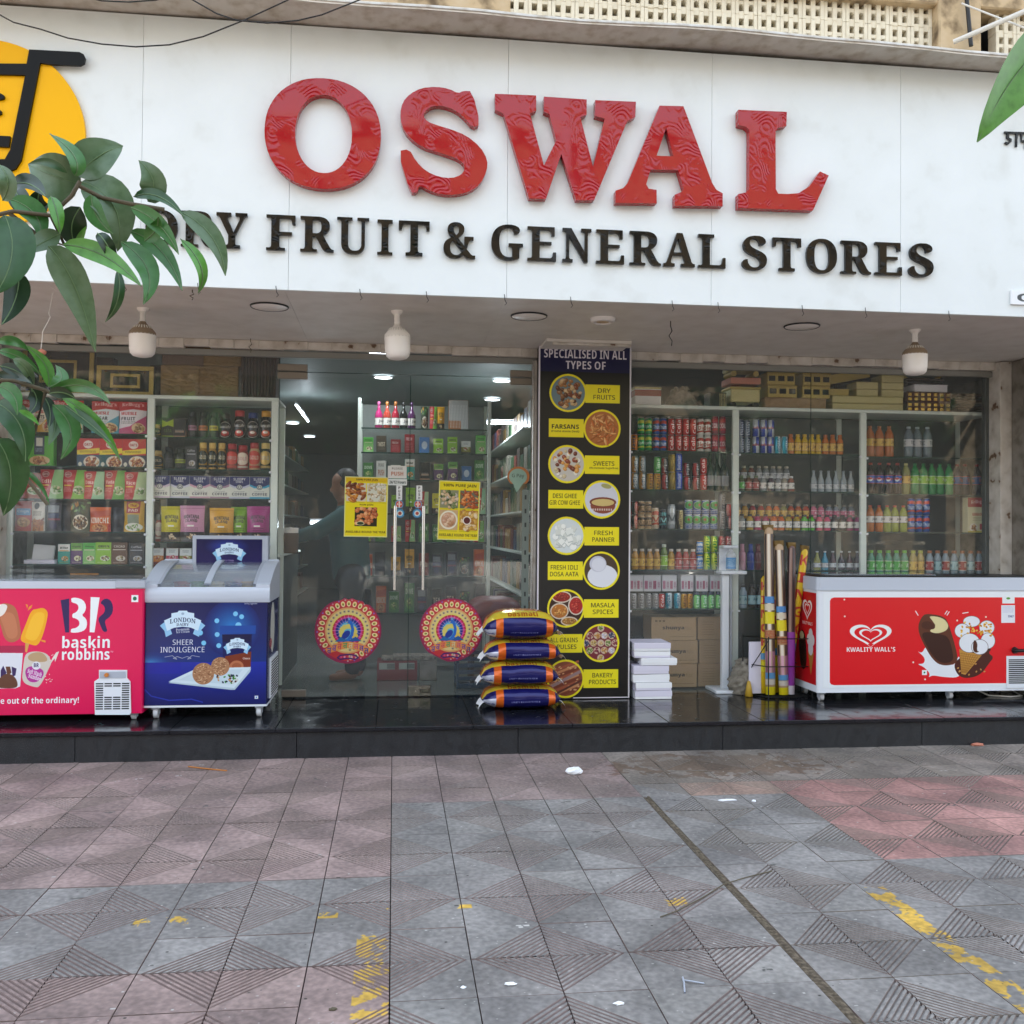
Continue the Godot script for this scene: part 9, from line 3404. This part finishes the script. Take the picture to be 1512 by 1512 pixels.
func leaf_list() -> Array:
	return [
		[v3(-0.602, 2.063, 5.174), v3(-0.566, 2.103, 5.192), v3(-0.524, 2.129, 5.164), 0.0872, "leaf_grey", 0.30],
		[v3(-0.596, 2.051, 5.210), v3(-0.571, 2.080, 5.234), v3(-0.656, 2.143, 5.168), 0.0352, "leaf_mid", -0.30],
		[v3(-0.605, 2.057, 5.151), v3(-0.636, 2.052, 5.190), v3(-0.707, 2.096, 5.130), 0.1002, "leaf_grey", 0.35],
		[v3(-0.596, 2.053, 5.173), v3(-0.495, 2.012, 5.223), v3(-0.528, 1.923, 5.175), 0.0853, "leaf_grey", 0.10],
		[v3(-0.489, 1.989, 5.234), v3(-0.431, 1.970, 5.247), v3(-0.398, 1.900, 5.254), 0.0352, "leaf_mid", -0.20],
		[v3(-0.502, 2.032, 5.165), v3(-0.451, 2.045, 5.190), v3(-0.398, 1.983, 5.211), 0.0278, "leaf_dark", 0.30],
		[v3(-0.407, 1.995, 5.202), v3(-0.326, 1.953, 5.234), v3(-0.319, 1.871, 5.226), 0.0427, "leaf_grey", 0.00],
		[v3(-0.478, 2.027, 5.156), v3(-0.442, 2.056, 5.189), v3(-0.492, 2.100, 5.171), 0.0557, "leaf_grey", 0.20],
		[v3(-0.505, 1.961, 5.180), v3(-0.441, 1.950, 5.162), v3(-0.397, 1.840, 5.225), 0.0390, "leaf_mid", -0.10],
		[v3(-0.515, 1.935, 5.197), v3(-0.431, 1.880, 5.228), v3(-0.462, 1.808, 5.244), 0.0464, "leaf_mid", 0.10],
		[v3(-0.402, 1.938, 5.221), v3(-0.335, 1.874, 5.266), v3(-0.370, 1.840, 5.215), 0.0260, "leaf_light", 0.20],
		[v3(-0.609, 1.916, 5.230), v3(-0.531, 1.913, 5.241), v3(-0.456, 1.832, 5.283), 0.0408, "leaf_light", 0.00],
		[v3(-0.632, 1.910, 5.238), v3(-0.586, 1.868, 5.225), v3(-0.557, 1.725, 5.203), 0.0649, "leaf_grey", 0.00],
		[v3(-0.528, 1.888, 5.172), v3(-0.502, 1.819, 5.219), v3(-0.549, 1.789, 5.170), 0.0223, "leaf_dark", 0.10],
		[v3(-0.566, 2.016, 5.213), v3(-0.564, 1.974, 5.214), v3(-0.524, 1.943, 5.218), 0.0408, "leaf_mid", -0.40],
		[v3(-0.718, 2.009, 5.189), v3(-0.652, 1.989, 5.193), v3(-0.658, 1.927, 5.203), 0.0482, "leaf_mid", 0.10],
		[v3(-0.639, 2.011, 5.208), v3(-0.609, 1.966, 5.252), v3(-0.614, 1.935, 5.233), 0.0278, "leaf_light", 0.10],
		[v3(-0.706, 1.961, 5.243), v3(-0.658, 1.881, 5.283), v3(-0.698, 1.803, 5.302), 0.0853, "leaf_dark", 0.10],
		[v3(-0.690, 1.866, 5.217), v3(-0.689, 1.818, 5.209), v3(-0.701, 1.759, 5.262), 0.0482, "leaf_deep", 0.10],
		[v3(-0.709, 1.988, 5.246), v3(-0.672, 2.008, 5.290), v3(-0.710, 2.047, 5.259), 0.0371, "leaf_grey", 0.20],
		[v3(-0.617, 1.939, 5.221), v3(-0.647, 1.925, 5.216), v3(-0.667, 1.887, 5.263), 0.0427, "leaf_grey", -0.20],
		[v3(-0.587, 1.994, 5.207), v3(-0.614, 1.955, 5.207), v3(-0.606, 1.931, 5.164), 0.0557, "leaf_deep", 0.20],
		[v3(-0.547, 1.938, 5.235), v3(-0.513, 1.911, 5.285), v3(-0.522, 1.877, 5.195), 0.0278, "leaf_deep", 0.10],
		[v3(-0.604, 2.049, 5.230), v3(-0.635, 2.075, 5.239), v3(-0.684, 2.073, 5.197), 0.0167, "leaf_dark", 0.20],
		[v3(-0.601, 1.931, 5.179), v3(-0.582, 1.938, 5.213), v3(-0.570, 1.954, 5.225), 0.0141, "leaf_light", 0.10],
		[v3(-0.700, 1.993, 5.154), v3(-0.707, 2.018, 5.177), v3(-0.748, 2.070, 5.109), 0.0445, "leaf_deep", 0.20],
		[v3(-0.467, 1.931, 5.222), v3(-0.439, 1.951, 5.225), v3(-0.432, 1.963, 5.269), 0.0334, "leaf_mid", 0.20],
		[v3(-0.693, 2.016, 5.248), v3(-0.656, 2.025, 5.263), v3(-0.614, 1.978, 5.308), 0.0408, "leaf_deep", 0.30],
		[v3(-0.659, 1.980, 5.181), v3(-0.683, 2.010, 5.166), v3(-0.661, 2.026, 5.197), 0.0445, "leaf_deep", 0.20],
		[v3(-0.707, 1.684, 5.003), v3(-0.700, 1.736, 4.997), v3(-0.758, 1.770, 4.998), 0.0303, "leaf_light", 0.20],
		[v3(-0.685, 1.677, 5.061), v3(-0.649, 1.691, 5.052), v3(-0.689, 1.727, 5.016), 0.0327, "leaf_mid", 0.20],
		[v3(-0.677, 1.664, 5.087), v3(-0.603, 1.701, 5.089), v3(-0.545, 1.634, 5.142), 0.0303, "leaf_mid", -0.20],
		[v3(-0.676, 1.659, 5.090), v3(-0.649, 1.668, 5.096), v3(-0.627, 1.651, 5.090), 0.0254, "leaf_deep", 0.00],
		[v3(-0.665, 1.658, 5.052), v3(-0.582, 1.619, 5.077), v3(-0.546, 1.531, 5.068), 0.0267, "leaf_light", 0.10],
		[v3(-0.659, 1.642, 5.056), v3(-0.596, 1.602, 5.079), v3(-0.553, 1.563, 5.109), 0.0230, "leaf_dark", 0.20],
		[v3(-0.682, 1.642, 5.051), v3(-0.617, 1.596, 5.061), v3(-0.656, 1.531, 5.080), 0.0448, "leaf_mid", 0.10],
		[v3(-0.694, 1.646, 5.024), v3(-0.675, 1.607, 5.025), v3(-0.679, 1.559, 5.081), 0.0327, "leaf_grey", 0.00],
		[v3(-0.759, 1.732, 5.052), v3(-0.714, 1.715, 5.071), v3(-0.739, 1.674, 5.003), 0.0242, "leaf_grey", 0.00],
		[v3(-0.791, 1.749, 5.042), v3(-0.737, 1.743, 5.062), v3(-0.724, 1.708, 4.994), 0.0230, "leaf_mid", 0.20],
		[v3(-0.784, 1.763, 5.062), v3(-0.744, 1.771, 5.086), v3(-0.742, 1.756, 5.018), 0.0218, "leaf_mid", 0.10],
		[v3(-0.782, 1.676, 5.063), v3(-0.737, 1.665, 5.075), v3(-0.736, 1.616, 5.087), 0.0364, "leaf_mid", 0.10],
		[v3(-0.796, 1.646, 5.035), v3(-0.722, 1.614, 5.065), v3(-0.727, 1.527, 5.066), 0.0618, "leaf_dark", 0.10],
		[v3(-0.741, 1.680, 5.002), v3(-0.722, 1.657, 4.986), v3(-0.738, 1.624, 5.027), 0.0364, "leaf_deep", 0.10],
		[v3(-0.730, 1.624, 5.096), v3(-0.708, 1.619, 5.094), v3(-0.692, 1.596, 5.097), 0.0133, "leaf_light", 0.10],
		[v3(-0.786, 1.572, 5.059), v3(-0.735, 1.511, 5.062), v3(-0.773, 1.419, 5.049), 0.0800, "leaf_dark", 0.10],
		[v3(-0.791, 1.720, 5.031), v3(-0.749, 1.716, 5.037), v3(-0.720, 1.678, 5.047), 0.0267, "leaf_deep", 0.20],
		[v3(-0.706, 1.660, 5.030), v3(-0.685, 1.634, 5.036), v3(-0.685, 1.594, 5.065), 0.0267, "leaf_deep", 0.10],
		[v3(-0.767, 1.523, 5.003), v3(-0.707, 1.493, 5.023), v3(-0.691, 1.441, 5.034), 0.0109, "leaf_mid", 0.00],
		[v3(-0.797, 1.703, 5.031), v3(-0.763, 1.707, 5.027), v3(-0.718, 1.683, 5.069), 0.0218, "leaf_deep", 0.10],
	]


# ---------------------------------------------------------------- cables and litter

func cables() -> void:
	var c := [[[v3(-2.128, 3.989, 2.100), v3(-1.939, 3.896, 2.100), v3(-1.876, 3.864, 2.100), v3(-1.749, 3.839, 2.100), v3(-1.622, 3.804, 2.100), v3(-1.461, 3.785, 2.100), v3(-1.300, 3.782, 2.100), v3(-1.138, 3.803, 2.100), v3(-0.974, 3.856, 2.100), v3(-0.777, 3.952, 2.100), v3(-0.561, 4.071, 2.100), v3(-0.377, 4.189, 2.100)], "thin cable sagging across the upper left of the sign"], [[v3(-1.119, 4.043, 2.200), v3(-1.006, 3.984, 2.200), v3(-0.892, 3.925, 2.200), v3(-0.794, 3.898, 2.200), v3(-0.647, 3.895, 2.200), v3(-0.499, 3.919, 2.200), v3(-0.384, 3.955, 2.200), v3(-0.201, 4.043, 2.200), v3(-0.067, 4.122, 2.200)], "short cable loop above the red letter O"], [[v3(-1.592, 4.070, 2.000), v3(-1.494, 4.053, 2.000), v3(-1.362, 4.056, 2.000), v3(-1.230, 4.076, 2.000), v3(-1.164, 4.098, 2.000)], "thin cable just at the top picture edge"]]
	for q in c:
		var o := part("cable", MB.new().tube(q[0], 0.0035, 6).done(), M.black_wire, null)
		tag(o, q[1], "cable", "cables above the sign")


func crumple(sd: int, s: Vector3) -> ArrayMesh:
	var n := FastNoiseLite.new()
	n.seed = sd
	n.frequency = 1.1
	var rows := []
	for i in 7:
		var row := []
		for k in 13:
			var a := TAU * k / 12.0
			var e := PI * i / 6.0
			var d := v3(-sin(a) * sin(e), -cos(e), -cos(a) * sin(e))
			row.append(d * s * (1.0 + 0.5 * n.get_noise_3d(d.x * 2, d.y * 2, d.z * 2)) + v3(0, s.y * 0.8, 0))
		rows.append(row)
	return MB.new().sheet(rows, Rect2(0, 0, 1, 1), false).done()


func litter() -> void:
	for q in [[v3(1.038, 0.000, 1.568), v3(0.05, 0.022, 0.03), "paper_white", "crumpled white paper cup near the step"], [v3(3.823, 0.000, 1.068), v3(0.045, 0.010, 0.02), "salmon_card", "small pink wrapper against the step at the right"], [v3(1.732, 0.000, 2.179), v3(0.05, 0.004, 0.012), "paper_white", "flat scrap of white paper on the grey tiles"], [v3(1.860, 0.000, 2.216), v3(0.012, 0.006, 0.012), "paper_white", "tiny white scrap beside the flat paper scrap"], [v3(0.369, 0.000, 4.098), v3(0.02, 0.004, 0.009), "paper_white", "small white scrap at the bottom middle"], [v3(0.673, 0.000, 4.254), v3(0.016, 0.004, 0.009), "paper_white", "small white scrap near the bottom, right of the middle"], [v3(0.223, 0.000, 4.105), v3(0.009, 0.003, 0.008), "paper_white", "tiny white fleck left of the bottom middle scrap"], [v3(-0.162, 0.000, 4.204), v3(0.012, 0.005, 0.007), "twig", "small brown leaf scrap at the bottom left"]]:
		var o := part("litter", crumple(hash(q[3]), q[1]), M[q[2]], null, q[0])
		tag(o, q[3], "litter", "litter on the pavement")
	var s := part("dry_twig", MB.new().tube([v3(0.968, 0.004, 3.642), v3(1.044, 0.006, 3.598), v3(1.187, 0.006, 3.473), v3(1.300, 0.008, 3.362), v3(1.414, 0.006, 3.292), v3(1.556, 0.004, 3.222)], 0.0022, 6).done(), M.twig, null)
	tag(s, "long thin dark twig lying on the grey tiles", "twig")
	var o := part("orange_strip", MB.new().tube([v3(-1.175, 0.004, 1.214), v3(-1.061, 0.005, 1.277), v3(-0.937, 0.004, 1.331)], 0.004, 6).done(), glossy("strip_orange", "#b8722c", 0.6), null)
	tag(o, "thin orange strip on the tiles before the blue freezer", "strip")
	var x := part("bent_wire", MB.new().tube([v3(0.910, 0.003, 4.110), v3(0.901, 0.005, 4.155), v3(0.886, 0.003, 4.211)], 0.003, 5).tube([v3(0.902, 0.006, 4.134), v3(0.929, 0.006, 4.146), v3(0.964, 0.003, 4.157)], 0.0025, 5).done(), M.grey_plastic, null)
	tag(x, "small grey bent wire near the bottom, right of the middle", "wire")
